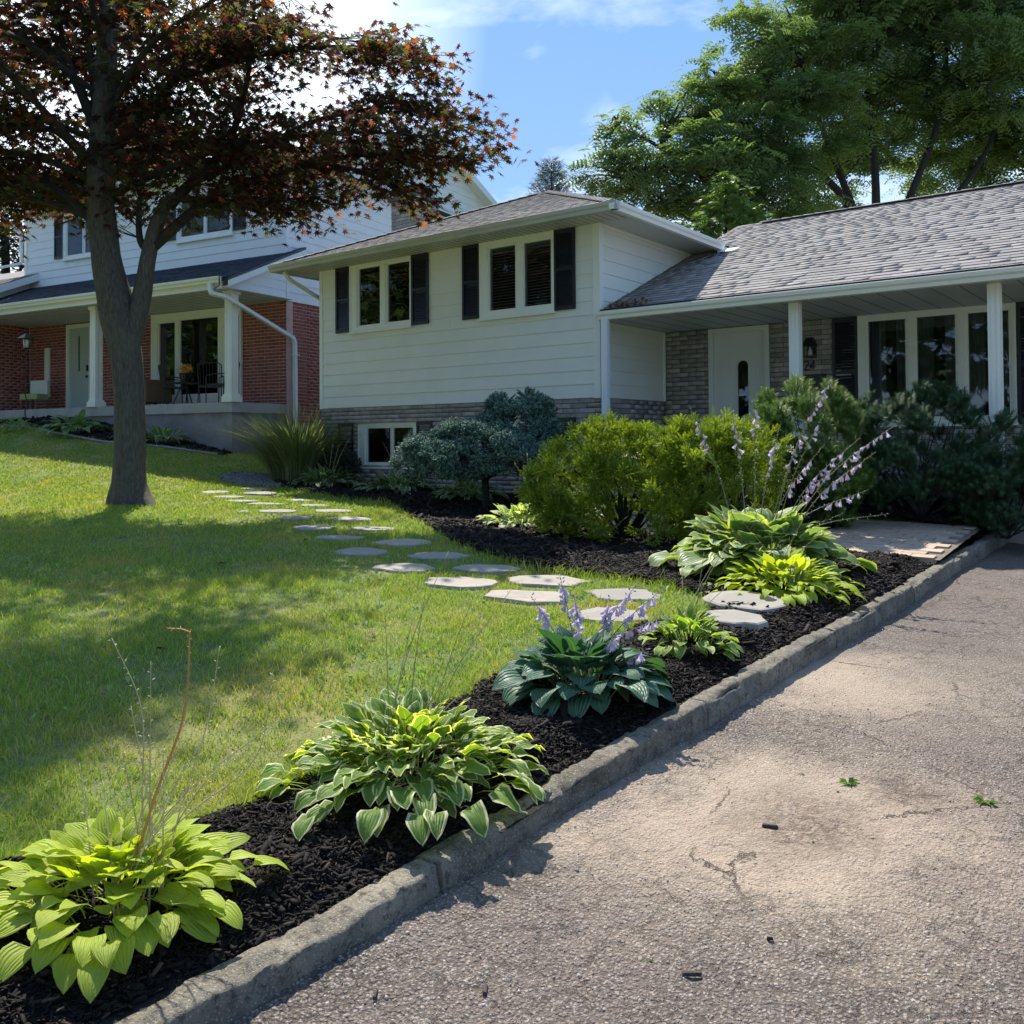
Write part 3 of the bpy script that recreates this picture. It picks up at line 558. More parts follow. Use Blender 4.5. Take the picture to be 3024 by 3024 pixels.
# pebbles loosened from the driveway
n = 12000; x = rng.uniform(-2.06, 3.2, n); y = .6+6.5*rng.random(n)**1.6; z = drive_zf(x, y); k = in_view(x, y, z) & (vn(x, y, 1.1, 44) > -.55) & (x > kx(y)+.01); x, y, z = x[k], y[k], z[k]; n = len(x)
Mx = frames(rng.normal(size=(n, 3)), rng.normal(size=(n, 3)))*(rng.lognormal(0, .35, n)*.0042)[:, None, None]
ov = np.array([(1,0,0),(-1,0,0),(0,.8,0),(0,-.8,0),(0,0,.6),(0,0,-.6)]); of = np.array([(0,2,4),(2,1,4),(1,3,4),(3,0,4),(2,0,5),(1,2,5),(3,1,5),(0,3,5)])
V, F = instances(ov, of, Mx, np.stack([x, y, z+.001], -1))
M['pebble'] = surf('driveway_pebbles', (.50, .46, .41), (.26, .235, .21), 30, .85, .45)
o = link('pebbles', np_mesh('pebbles', V, F, M['pebble'])); o['kind'] = 'stuff'; o['label'] = 'small pale stones loose on the old asphalt driveway'

# paver path, laid as one slightly tilted plane
_px, _py = [a.ravel() for a in np.meshgrid(np.linspace(-4.5, -2.1, 9), np.linspace(8.95, 10.75, 7))]; _pc = np.linalg.lstsq(np.stack([_px, _py, np.ones(len(_px))], -1), gz(_px, _py), rcond=None)[0]
def pathz(x, y): return _pc[0]*x+_pc[1]*y+_pc[2]+.03
M['sand_joint'] = surf('joint_sand', (.20, .16, .12), (.12, .10, .08), 30, .95)
path = thing('path', None, None, (-3, 9.8, -1.0)); path['kind'] = 'structure'
pm = []
yy = 8.95; row = 0
while yy < 10.72:
    xx = -2.05-(.105 if row % 2 else 0); d = .145
    while xx > -7.2:
        L = .21; jx = random.uniform(-.004, .004); zc = float(pathz(xx-L/2, yy+d/2))+.012+random.uniform(-.002, .002)
        if on_path(xx-L/2, yy+d/2): pm.append(Matrix.Translation((xx-L/2+3+jx, yy+d/2-9.8, zc+1.0-.03)) @ Matrix.Rotation(random.uniform(-.02, .02), 4, 'Z') @ Matrix.Rotation(math.atan(_pc[1])+random.uniform(-.004, .004), 4, 'X') @ Matrix.Rotation(-math.atan(_pc[0]), 4, 'Y') @ Matrix.Diagonal((L-.008, d-.008, .07, 1)))
        xx -= L
    yy += d; row += 1
pieces('paver', M['paver'], path, pm, 300, Matrix.Translation((-3, 9.8, -1.0)))
sandbed = sheet('path_bed', -7.3, -2.0, 8.95, 10.75, .1, lambda x, y: pathz(x, y), M['sand_joint'], on_path); sandbed.parent = path; sandbed.location = (3, -9.8, 1.0)

# stepping stones: (x, y, width across the view, depth along the view, label)
ST = [(-11.67, 8.34, 0.47, 0.37, 'pale grey flagstone nearest the maple trunk in the stone path'), (-11.87, 9.1, 0.52, 0.47, 'sunlit flagstone beside the curved gravel patch'), (-11.0, 8.08, 0.46, 0.29, 'narrow flagstone in the lawn row beside the maple'), (-10.43, 8.05, 0.5, 0.29, 'thin flagstone in the sunlit lawn, inner row, beyond the small round one'), (-9.54, 7.58, 0.53, 0.41, 'round sunlit flagstone in the lawn with a slight shadow streak'), (-8.79, 7.25, 0.47, 0.38, 'oval bright flagstone in the row nearer the lawn'), (-7.93, 6.77, 0.48, 0.41, 'large bright oval flagstone just before the shade line'), (-9.8, 8.37, 0.44, 0.32, 'small pale flagstone in the outer row near the hostas'), (-9.08, 8.09, 0.52, 0.38, 'long pale flagstone in the outer row of the sunlit stretch'), (-8.26, 7.64, 0.51, 0.42, 'large round flagstone in the outer row in full sun'), (-7.41, 7.16, 0.47, 0.36, 'half shaded flagstone near the tip of the mulch bed'), (-7.11, 6.39, 0.51, 0.33, 'shaded flagstone with dappled light in the lawn row'), (-6.24, 5.91, 0.55, 0.46, 'dark shaded pointed flagstone in the middle of the path'), (-6.4, 6.61, 0.56, 0.49, 'pale flagstone beside a tuft of bright grass at the mulch edge'), (-5.59, 6.23, 0.52, 0.41, 'angular grey flagstone left of the dark mulch chips'), (-5.39, 5.58, 0.49, 0.41, 'dappled round flagstone in front of the angular grey one'), (-4.88, 6.01, 0.55, 0.37, 'long flagstone touching the mulch bed edge'), (-4.65, 5.41, 0.57, 0.4, 'wide bluish flagstone in the shaded grass'), (-12.44, 8.64, 0.45, 0.43, 'grey flagstone in the shade behind the maple root'), (-10.56, 8.76, 0.43, 0.38, 'small shaded flagstone against the hosta bed'), (-12.52, 9.45, 0.47, 0.37, 'narrow shaded flagstone below the gravel patch'), (-9.74, 7.19, 0.15, 0.14, 'tiny stone chip lying in the lawn'), (-4.2, 5.95, 0.62, 0.44, 'broad dappled flagstone by the curved mulch edge'), (-3.99, 5.39, 0.6, 0.4, 'large flagstone half hidden behind the lilac hosta flowers'), (-3.5, 5.94, 0.54, 0.44, 'pale flagstone between the lawn and the mulch above the lilac flowers'), (-3.24, 5.35, 0.54, 0.38, 'flagstone directly behind the blue hosta flowers'), (-2.67, 6.21, 0.66, 0.57, 'big thick sandstone slab lying by the kerb'), (-2.52, 5.71, 0.38, 0.38, 'smaller rounded sandstone slab in front of the big thick slab')]
cview = math.atan2(CR[1], CR[0])
for i, (x, y, w, d, lab) in enumerate(ST):
    r = random.Random(i+3); n = 13 if w > .2 else 7; top = []
    for k in range(n):
        a = 2*math.pi*k/n+r.uniform(-.12, .12); q = r.uniform(.78, 1.10); e = 2.0
        ca, sa = math.cos(a), math.sin(a); sr = (abs(ca)**e+abs(sa)**e)**(-1/e)
        u, v = ca*w*.53*q*sr, sa*d*.49*q*sr; top.append((u*math.cos(cview)-v*math.sin(cview), u*math.sin(cview)+v*math.cos(cview)))
    cz = g1(x, y); hh = .022 if i < 26 else .075; gx = g1(x+.1, y)-g1(x-.1, y); gy = g1(x, y+.1)-g1(x, y-.1)
    rings = [(1.0, -.05), (1.01, hh*.55), (.985, hh*.9), (.93, hh), (.5, hh+.003)]; mbs = MB(); V = []
    if w < .2: rings = [(1, -.02), (1, .02), (.8, .03), (.6, .034), (.3, .036)]
    for s_, h in rings:
        for (u, v) in top:
            V.append((u*s_, v*s_, h+(gx*u+gy*v)/.2+r.uniform(-.002, .002)))
    F = [(j*n+k, j*n+(k+1) % n, (j+1)*n+(k+1) % n, (j+1)*n+k) for j in range(len(rings)-1) for k in range(n)]+[tuple(range((len(rings)-1)*n, len(rings)*n))]
    mbs.add(V, F); o = mbs.build('stepping_stone', M['flag']); o.location = (x, y, cz); tag(o, lab, 'stepping stone', 'flagstones of the stepping stone path')
STA = np.array([(a, b, max(c, d)/2) for a, b, c, d, _ in ST])

# gravel landing at the end of the stone path
gp = [(-13.07, 9.61), (-12.49, 9.94), (-12.68, 10.53), (-13.35, 10.83), (-13.85, 10.99), (-14.34, 10.46), (-14.12, 9.91), (-13.63, 9.65)]
def gravel_in(x, y): return inpoly(x, y, gp)
n = 9000; x = rng.uniform(-14.4, -12.4, n); y = rng.uniform(9.5, 11.1, n); k = gravel_in(x, y); x, y = x[k], y[k]; n = len(x)
Mx = frames(rng.normal(size=(n, 3)), rng.normal(size=(n, 3)))*(rng.lognormal(0, .3, n)*.022)[:, None, None]
V, F = instances(ov, of, Mx, np.stack([x, y, gz(x, y)+rng.uniform(.01, .04, n)], -1)); o = link('gravel', np_mesh('gravel', V, F, M['gravel'])); o['kind'] = 'stuff'; o['label'] = 'curved patch of grey gravel at the end of the flagstone path'

# lawn grass: real blades, finer near the camera
def blades(n, x0, x1, y0, y1, h, w, dmin, dmax):
    x = rng.uniform(x0, x1, n); y = rng.uniform(y0, y1, n); d = np.hypot(x, y); k = (d > dmin) & (d <= dmax) & lawn_mask(x, y); x, y = x[k], y[k]
    z = ground_z(x, y); k = in_view(x, y, z) & ~gravel_in(x, y); x, y, z = x[k], y[k], z[k]
    hit = np.zeros(len(x), bool)
    for a, b, r in STA: hit |= (np.hypot(x-a, y-b) < r*(.80+.2*rng.random(len(x))))
    x, y, z = x[~hit], y[~hit], z[~hit]
    hide = np.hypot(x+11.88, y-6.91) < .27; x, y, z = x[~hide], y[~hide], z[~hide]; n = len(x)
    edge = ~lawn_mask(x+.10, y-.02) | ~lawn_mask(x-.02, y+.10)
    dens = vn(x, y, 2.2, 31)*.5+vn(x, y, 7, 32)*.5
    keep = rng.random(n) < np.clip(.80+.8*dens, .12, 1); x, y, z, dens, edge = x[keep], y[keep], z[keep], dens[keep], edge[keep]; n = len(x)
    hgt = h*rng.lognormal(0, .32, n)*(1+.45*dens)*np.where(edge, 1.9, 1); wid = w*rng.uniform(.6, 1.4, n)
    a = rng.uniform(0, 2*np.pi, n); lean = np.abs(rng.normal(.75, .5, n)); la = rng.uniform(0, 2*np.pi, n)
    u = np.stack([np.cos(a), np.sin(a), 0*a], -1)*wid[:, None]/2; tip = np.stack([np.cos(la)*lean, np.sin(la)*lean, np.ones(n)], -1)*hgt[:, None]*.9
    mid = np.stack([np.cos(la)*lean*.25, np.sin(la)*lean*.25, np.full(n, .6)], -1)*hgt[:, None]*.8
    b = np.stack([x, y, z], -1); V = np.stack([b-u, b+u, b+mid+u*.75, b+tip, b+mid-u*.75], 1)
    return V.reshape(-1, 3), n
GV = []; cnt = 0
for args in ((240000, -5.5, -2.2, -.5, 4.6, .034, .0032, 0, 4.2), (330000, -9, -2.2, 0, 8, .034, .0048, 4.2, 7.6), (300000, -14, -2.2, .5, 11.4, .033, .0075, 7.6, 12.5), (300000, -28, -7, 3, 12.5, .035, .014, 12.5, 30)):
    v, c = blades(*args); GV.append(v); cnt += c
GV = np.concatenate(GV); base = (np.arange(cnt)*5)[:, None, None]; GF = (np.array([[[0, 1, 2], [0, 2, 4], [4, 2, 3]]])+base).reshape(-1, 3)
o = link('grass', np_mesh('grass', GV, GF, M['blade'])); o['kind'] = 'stuff'; o['label'] = 'short green lawn grass with dry yellow patches'
print('grass blades', cnt)
# ---------------------------------------------------------------- building helpers
class Wall:
    """front: plane y=c seen from -y, u = x.  side: plane x=c seen from +x, u = y.  sideL: plane x=c seen from -x"""
    def __init__(s, kind, c): s.k = kind; s.c = c
    def b(s, u0, u1, z0, z1, d0, d1):
        lo, hi = min(d0, d1), max(d0, d1)
        if s.k == 'front': return (u0, u1, s.c-hi, s.c-lo, z0, z1)
        if s.k == 'side': return (s.c+lo, s.c+hi, u0, u1, z0, z1)
        return (s.c-hi, s.c-lo, u0, u1, z0, z1)
    def p(s, u, z, d):
        return (u, s.c-d, z) if s.k == 'front' else ((s.c+d, u, z) if s.k == 'side' else (s.c-d, u, z))
def rects_minus(u0, u1, z0, z1, holes):
    us = sorted({u0, u1, *[min(max(h[0], u0), u1) for h in holes], *[min(max(h[1], u0), u1) for h in holes]})
    zs = sorted({z0, z1, *[min(max(h[2], z0), z1) for h in holes], *[min(max(h[3], z0), z1) for h in holes]})
    out = []
    for a, b in zip(us[:-1], us[1:]):
        run = None
        for c, d in zip(zs[:-1], zs[1:]):
            um, zm = (a+b)/2, (c+d)/2
            inside = any(h[0] < um < h[1] and h[2] < zm < h[3] for h in holes)
            if inside: 
                if run: out.append(run); run = None
            else: run = (a, b, run[2], d) if run else (a, b, c, d)
        if run: out.append(run)
    return out
def wall_core(W, parent, mat, u0, u1, z0, z1, holes, th=.18, name='wall', d=0.0):
    m = MB()
    for r in rects_minus(u0, u1, z0, z1, holes): m.box(*W.b(*r, d-.012-th, d-.012))
    return m.build(name, mat, parent)
def bricks(W, parent, mat, u0, u1, z0, z1, holes, ch, bl, world, name='brick', joint=.010, d0=-.02, d1=.012, limit=300, off=.5, out=None):
    ms = []; r = random.Random(int(u0*77+z0*31)); z = z1; row = 0
    while z > z0:
        zl = max(z-ch, z0); u = u0-(bl*off if row % 2 else 0)
        while u < u1:
            a, b = max(u, u0), min(u+bl, u1); u += bl
            if b-a < .03 or z-zl < .03: continue
            segs = [(a+joint/2, b-joint/2)]
            for h in holes:
                if h[2] < (z+zl)/2 < h[3]:
                    n = []
                    for (p, q) in segs:
                        if h[1] <= p or h[0] >= q: n.append((p, q)); continue
                        if p < h[0]: n.append((p, h[0]))
                        if q > h[1]: n.append((h[1], q))
                    segs = n
            for p, q in segs:
                if q-p > .03: ms.append(bmat(*W.b(p, q, zl+joint/2, z-joint/2, d0, d1+r.uniform(-.003, .004))))
        z -= ch; row += 1
    if out is not None: out.extend(ms); return
    pieces(name, mat, parent, ms, limit, world)
def clapboards(W, parent, mat, u0, u1, zbot, ztop, holes, ex, joints=True, name='siding_board', depth=.016, seed=1):
    r = random.Random(seed); z = zbot; k = 0
    while z < ztop-.02:
        zt = min(z+ex, ztop)
        segs = [(u0, u1)]
        for h in holes:
            if h[2] < (z+zt)/2 < h[3]:
                n = []
                for (p, q) in segs:
                    if h[1] <= p or h[0] >= q: n.append((p, q)); continue
                    if p < h[0]: n.append((p, h[0]))
                    if q > h[1]: n.append((h[1], q))
                segs = n
        for p, q in segs:
            cuts = [p]
            if joints and q-p > 3.0 and r.random() < .75: cuts.append(r.uniform(p+.6, q-.6))
            cuts.append(q)
            for a, b in zip(cuts[:-1], cuts[1:]):
                if b-a < .03: continue
                g = .0015 if len(cuts) > 2 else 0; x0, x1, y0, y1, za, zb = W.b(a+g, b-g, z, zt+.004, 0.0, depth+(.0015 if a != p else 0))
                M4 = Matrix.Translation(((x0+x1)/2, (y0+y1)/2, (za+zb)/2))
                if W.k == 'front': M4 = M4 @ Matrix.Diagonal((x1-x0, y1-y0, zb-za, 1))
                else: M4 = M4 @ Matrix.Rotation(R90 if W.k == 'side' else -R90, 4, 'Z') @ Matrix.Diagonal((y1-y0, x1-x0, zb-za, 1))
                link(name, cube_mesh(mat, name, 'board'), parent, matrix=M4)
        z += ex; k += 1
def window(W, parent, u0, u1, z0, z1, panes, trim, proud=.035, rec=.05, blinds=None, room=2.2, curtains=False, sash=.035, nm='window', sill=True):
    m = MB(); holes = [(p[0]-sash, p[1]+sash, p[2]-sash, p[3]+sash) for p in panes]
    for r in rects_minus(u0, u1, z0, z1, holes): m.box(*W.b(*r, -.10, proud))
    # thin raised outer bead
    bd = .022
    for r in ((u0-.004, u0+bd, z0-.004, z1+.004), (u1-bd, u1+.004, z0-.004, z1+.004), (u0+bd, u1-bd, z0-.004, z0+bd), (u0+bd, u1-bd, z1-bd, z1+.004)): m.box(*W.b(*r, proud, proud+.012))
    fr = m.build(nm, trim, parent)
    for (a, b, c, d) in panes:
        s = MB()
        for r in ((a-sash, a, c-sash, d+sash), (b, b+sash, c-sash, d+sash), (a, b, c-sash, c), (a, b, d, d+sash)): s.box(*W.b(*r, -.085, proud-.022))
        s.build('sash', trim, fr)
        box_obj('pane', M['glass'], fr, W.b(a-.001, b+.001, c-.001, d+.001, proud-rec-.006, proud-rec))
        if blinds:
            z = d-.02
            while z > c+.02:
                if blinds == 'lower' or True:
                    bb = W.b(a+.005, b-.005, z-.004, z-.001, -.105, -.070)
                    cx, cy, cz = (bb[0]+bb[1])/2, (bb[2]+bb[3])/2, z
                    Rt = Matrix.Rotation(math.radians(28), 4, 'X') if W.k == 'front' else Matrix.Rotation(math.radians(-28), 4, 'Y')
                    link('blind_slat', cube_mesh(M['blind'], 'blind_slat'), fr, matrix=Matrix.Translation((cx, cy, cz)) @ Rt @ Matrix.Diagonal((bb[1]-bb[0], bb[3]-bb[2], .0025, 1)))
                z -= .046
        if curtains:
            cm = MB(); wd = b-a
            for (p, q) in ((a-.05, a+wd*.30), (b-wd*.42, b+.05)):
                n = 14; V = []
                for i in range(n+1):
                    uu = p+(q-p)*i/n; dd = -.34+.03*math.sin(i*1.9); V += [W.p(uu, c-.1, dd), W.p(uu, d+.1, dd)]
                cm.add(V, [(2*i, 2*i+2, 2*i+3, 2*i+1) for i in range(n)])
            cm.build('curtain', M['curtain'], fr, True)
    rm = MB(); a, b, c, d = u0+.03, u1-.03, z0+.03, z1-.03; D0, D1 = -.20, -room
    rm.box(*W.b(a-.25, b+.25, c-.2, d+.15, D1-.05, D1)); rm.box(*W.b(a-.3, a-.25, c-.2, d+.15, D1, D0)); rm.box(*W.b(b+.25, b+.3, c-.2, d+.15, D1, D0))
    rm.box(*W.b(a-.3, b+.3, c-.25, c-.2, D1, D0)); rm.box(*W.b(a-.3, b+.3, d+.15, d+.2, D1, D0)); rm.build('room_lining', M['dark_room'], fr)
    if sill: box_obj('sill', trim, fr, W.b(u0-.02, u1+.02, z0-.035, z0-.005, 0, proud+.045))
    return fr
def shutter(W, parent, u0, u1, z0, z1, nm='shutter', d=.018):
    m = MB(); w = .045
    for r in ((u0, u0+w, z0, z1), (u1-w, u1, z0, z1), (u0+w, u1-w, z0, z0+w*1.3), (u0+w, u1-w, z1-w*1.3, z1), (u0+w, u1-w, (z0+z1)/2-w/2, (z0+z1)/2+w/2)): m.box(*W.b(*r, d, d+.03))
    m.box(*W.b(u0+w, u1-w, z0+w, z1-w, d, d+.006)); sh = m.build(nm, M['shutter'], parent)
    z = z0+.085; me = cube_mesh(M['shutter'], 'slat')
    while z < z1-.075:
        if abs(z-(z0+z1)/2) > .04:
            bb = W.b(u0+w, u1-w, z-.016, z+.016, d+.008, d+.016); ax = 'X' if W.k == 'front' else 'Y'; sg = -1 if W.k == 'front' else 1
            link('slat', me, sh, matrix=Matrix.Translation(((bb[0]+bb[1])/2, (bb[2]+bb[3])/2, z)) @ Matrix.Rotation(sg*math.radians(24), 4, ax) @ Matrix.Diagonal((max(bb[1]-bb[0], .006), max(bb[3]-bb[2], .006), .034, 1)))
        z += .040
    return sh
def gutter(parent, mat, p0, p1, outv, h=.115, d=.11, name='gutter', cap=True):
    """K profile run from p0 to p1 (top inner edge), outv = outward unit vector"""
    o = Vector(outv); prof = [(0, 0), (0, -h), (d*.62, -h), (d*.72, -h*.62), (d*.92, -h*.42), (d, -h*.12), (d, 0), (d-.012, .004), (d-.012, -.012), (d*.86, -.02), (d*.62, -h*.8), (.01, -h*.8), (.01, 0)]
    poly = [Vector(p0)+o*a+Vector((0, 0, b)) for a, b in prof]; m = MB(); n = len(poly); off = Vector(p1)-Vector(p0)
    m.add(poly+[p+off for p in poly], [(i, (i+1) % n, (i+1) % n+n, i+n) for i in range(n)])
    if cap:
        for base in (0, n): m.add([(poly[k]+(off if base else Vector())) for k in (0, 1, 2, 3, 4, 5, 6)], [tuple(range(7))])
    return m.build(name, mat, parent)
def downspout(parent, mat, pts, w=.085, name='downspout'):
    m = MB(); P = [Vector(p) for p in pts]; s = []
    for i, p in enumerate(P):
        if 0 < i < len(P)-1:
            a = (P[i-1]-p).normalized(); b = (P[i+1]-p).normalized(); s += [p+a*.05, p+(a+b)*.012, p+b*.05]
        else: s.append(p)
    n = len(s); V = []
    for i, p in enumerate(s):
        t = (s[min(i+1, n-1)]-s[max(i-1, 0)]).normalized(); ref = Vector((1, 0, 0)) if abs(t.x) < .9 else Vector((0, 1, 0))
        u = (ref-t*ref.dot(t)).normalized(); q = t.cross(u)
        for a, b in ((-.5, -.5), (-.2, -.44), (.2, -.44), (.5, -.5), (.5, .5), (.2, .44), (-.2, .44), (-.5, .5)): V.append(p+u*a*w+q*b*w*.75)
    k = 8; F = [(i*k+j, i*k+(j+1) % k, (i+1)*k+(j+1) % k, (i+1)*k+j) for i in range(n-1) for j in range(k)]+[tuple(range(k))[::-1], tuple(range((n-1)*k, n*k))]
    m.add(V, F); return m.build(name, mat, parent)
def roof_tabs(o, ux, us, nrm, rows, expo, urange, seed, tw=(.20, .34), th=.007, lift=.012):
    """tabs on a roof plane: origin o, eave direction ux, up-slope direction us; urange(s) -> (u0,u1)"""
    r = random.Random(seed); ms = []; o = Vector(o); ux = Vector(ux); us = Vector(us); nrm = Vector(nrm)
    tilt = math.atan2(.008, expo)
    for k in range(rows):
        s0 = k*expo; lim = urange(s0+expo*.5)
        if lim is None: continue
        u = lim[0]-r.uniform(0, .15)
        while u < lim[1]:
            w = r.uniform(*tw); a, b = max(u, lim[0]), min(u+w, lim[1]); u += w
            if b-a < .02: continue
            proud = r.choice((0, 0, .002)); L = expo*1.06; c = o+ux*((a+b)/2)+us*(s0+L/2-r.choice((0, 0, .003)))+nrm*(lift+proud-.004)
            X = ux; Yv = (us*math.cos(tilt)-nrm*math.sin(tilt)); Zv = X.cross(Yv)
            R3 = Matrix((X, Yv, Zv)).transposed().to_4x4()
            ms.append(Matrix.Translation(c) @ R3 @ Matrix.Diagonal((b-a-.004, L, th, 1)))
    return ms

# ---------------------------------------------------------------- our house (walls on world axes)
HX, HY = -10.2, 11.467
house = thing('split_level_house', 'low split level house with cream siding, navy shutters and long grey shingled porch roof', 'house', (HX, HY, -.7))
HO = Vector((HX, HY, -.7)); HW = Matrix.Identity(4)
class Off:
    """parent wrapper: children are modelled in world numbers and shifted back under the house's empty"""
def shift_children(root, off):
    for c in root.children: c.matrix_basis = Matrix.Translation(-Vector(off)) @ c.matrix_basis
YF = 11.467; XS = -7.13; YP = 13.44
F_, Sd, Pf = Wall('front', YF), Wall('side', XS), Wall('front', YP)
WL = -13.2; SB = .650
# front wall of the wing
w1 = (-12.383, -10.868, 2.0, 3.235); w2 = (-9.355, -7.907, 1.98, 3.205); bw = (-12.25, -10.80, -.41, .39); bw2 = (-8.75, -7.93, -.3, .39)
wall_core(F_, house, M['mortar'], WL, XS, -1.2, 3.25, [w1, w2, bw, bw2], .2)
clapboards(F_, house, M['siding'], WL+.05, XS-.09, SB, 3.2, [(w1[0]-.0, w1[1], w1[2], w1[3]+.1), (w2[0], w2[1], w2[2], w2[3]+.1)], .2032, seed=4)
bricks(F_, house, M['stone'], WL, XS, -.9, SB, [bw, bw2], .0735, .285, HW, out=(BR := []), d0=-.02, d1=.004)
# side wall of the wing
wall_core(Sd, house, M['mortar'], YF+.2, 19.5, -1.2, 3.25, [], .2)
clapboards(Sd, house, M['siding'], YF+.0, YP, SB, 3.2, [], .2032, seed=9)
clapboards(Sd, house, M['siding'], YP, 14.6, SB+.2032*6, 3.2, [], .2032, False, seed=9)
bricks(Sd, house, M['stone'], YF, YP, -.9, SB, [], .0735, .285, HW, out=BR, d0=-.02, d1=.004)
wall_core(Wall('front', 19.5), house, M['mortar'], WL, XS, -1, 3.25, [], .2); wall_core(Wall('sideL', WL), house, M['siding'], YF+.2, 19.3, -1.2, 3.25, [], .2)
# corner trims
box_obj('corner_trim', M['trim'], house, (XS-.095, XS+.022, YF-.024, YF+.0, SB-.01, 3.2)); box_obj('corner_trim', M['trim'], house, (XS+.0, XS+.024, YF+.0, YF+.075, SB-.01, 3.2))
box_obj('corner_trim', M['trim'], house, (WL-.02, WL+.06, YF-.024, YF, SB-.01, 3.2)); box_obj('corner_trim', M['trim'], house, (XS, XS+.03, YP-.045, YP-.004, SB, 1.77))
box_obj('soffit_moulding', M['trim'], house, (XS, XS+.03, YF+.08, YP-.05, 1.725, 1.765)); box_obj('soffit_moulding', M['trim'], house, (XS+.0, XS+.03, YF+.08, 14.4, 3.15, 3.2))
# porch wall and the rest of the low range
door = (-6.34, -5.35, -.37, 1.758); bigw = (-4.03, -2.04, .215, 1.762)
wall_core(Pf, house, M['mortar'], XS, 3.0, -1.2, 1.8, [door, bigw], .2)
bricks(Pf, house, M['stone'], XS, .6, -.4, 1.765, [door, bigw], .0735, .285, HW, out=BR, d0=-.02, d1=.004)
pieces('brick', M['stone'], house, BR, 300)
wall_core(Wall('side', 3.0), house, M['siding'], YP, 21, -1.2, 1.8, [], .2); wall_core(Wall('front', 21.2), house, M['siding'], XS, 3.0, -1.2, 1.8, [], .2)
m = MB(); m.box(XS+.02, 3.0, 11.56, YP, -.46, -.40); m.box(XS+.02, 3.0, 11.50, 11.9, -.56, -.46); m.box(XS+.02, 3.0, 11.6, YP, -1.3, -.56); m.build('porch_slab', M['slab'], house)
# windows and shutters
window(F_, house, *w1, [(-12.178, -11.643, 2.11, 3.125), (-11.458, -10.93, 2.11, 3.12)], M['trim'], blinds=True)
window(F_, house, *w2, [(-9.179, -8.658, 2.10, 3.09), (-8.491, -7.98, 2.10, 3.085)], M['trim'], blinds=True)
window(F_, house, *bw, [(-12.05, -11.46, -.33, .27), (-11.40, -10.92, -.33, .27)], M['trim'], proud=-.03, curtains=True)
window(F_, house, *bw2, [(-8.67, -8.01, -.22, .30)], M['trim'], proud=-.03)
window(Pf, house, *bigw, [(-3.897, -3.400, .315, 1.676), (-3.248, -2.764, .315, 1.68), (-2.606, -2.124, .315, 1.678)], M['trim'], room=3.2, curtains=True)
for a, b, c, d in ((-12.76, -12.388, 2.01, 3.255), (-10.862, -10.475, 2.005, 3.235), (-9.722, -9.36, 1.995, 3.222), (-7.902, -7.53, 1.98, 3.198)): shutter(F_, house, a, b, c, min(d, 3.2))
for a, b in ((-12.73, -12.33), (-10.78, -10.42), (-7.9, -7.55)): shutter(F_, house, a, b, -.38, .37, d=-.01)
for a, b in ((-4.40, -4.04), (-2.03, -1.67)): shutter(Pf, house, a, b, .19, 1.765, d=.0)
# front door with its frame, tall oval light, lock
m = MB(); dh = (door[0]+.07, door[1]-.07, door[2]+.02, door[3]-.075)
for r in rects_minus(*door, [dh]): m.box(*Pf.b(*r, -.12, .03))
fr = m.build('door_frame', M['door'], house)
gl = (-5.885, -5.695, -.02, 1.25); m = MB(); cx, rr = (gl[0]+gl[1])/2, (gl[1]-gl[0])/2
n = 10; arc = [(cx+rr*math.cos(a), gl[3]-rr+rr*math.sin(a)) for a in [math.pi*i/n for i in range(n+1)]]; arcb = [(cx-rr*math.cos(a), gl[2]+rr-rr*math.sin(a)) for a in [math.pi*i/n for i in range(n+1)]]
for r in rects_minus(*dh, [(gl[0], gl[1], gl[2]+rr, gl[3]-rr)]):
    if r[0] >= gl[0]-.001 and r[1] <= gl[1]+.001:
        loop = arc if r[2] > 0.5 else arcb; zo = r[3] if r[2] > .5 else r[2]
        poly = [Pf.p(u, z, -.03) for u, z in loop]; L = loop
        for (p, q) in zip(L[:-1], L[1:]): m.prism([Pf.p(p[0], p[1], -.03), Pf.p(p[0], zo, -.03), Pf.p(q[0], zo, -.03), Pf.p(q[0], q[1], -.03)], (0, .04, 0))
    else: m.box(*Pf.b(*r, -.07, -.03))
pts = arc+arcb
for (p, q) in zip(pts, pts[1:]+pts[:1]): m.tube([Pf.p(*p, -.028), Pf.p(*q, -.028)], .011, 5)
# raised panels
for a, b in ((dh[0]+.09, gl[0]-.10), (gl[1]+.10, dh[1]-.09)):
    for c, d in ((.12, 1.45), (-.28, .02)): m.box(*Pf.b(a, b, c, d, -.03, -.018)); m.box(*Pf.b(a+.03, b-.03, c+.03, d-.03, -.018, -.012))
dp = m.build('front_door', M['door'], house)
box_obj('door_glass', M['glass'], dp, Pf.b(gl[0], gl[1], gl[2], gl[3], -.055, -.05)); box_obj('glass_bar', M['trim'], dp, Pf.b(gl[0], gl[1], .70, .716, -.05, -.04))
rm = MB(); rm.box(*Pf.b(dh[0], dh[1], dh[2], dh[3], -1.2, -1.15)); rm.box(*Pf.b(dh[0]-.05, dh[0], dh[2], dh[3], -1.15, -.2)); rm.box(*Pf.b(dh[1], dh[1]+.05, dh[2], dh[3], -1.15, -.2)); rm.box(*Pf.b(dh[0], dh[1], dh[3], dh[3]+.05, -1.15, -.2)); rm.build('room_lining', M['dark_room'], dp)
m = MB(); m.box(*Pf.b(-5.50, -5.43, .64, .74, -.03, .0)); m.tube([Pf.p(-5.465, .60, -.03), Pf.p(-5.465, .60, .03), Pf.p(-5.54, .60, .03)], .012, 6); m.build('door_lock', M['black'], dp)
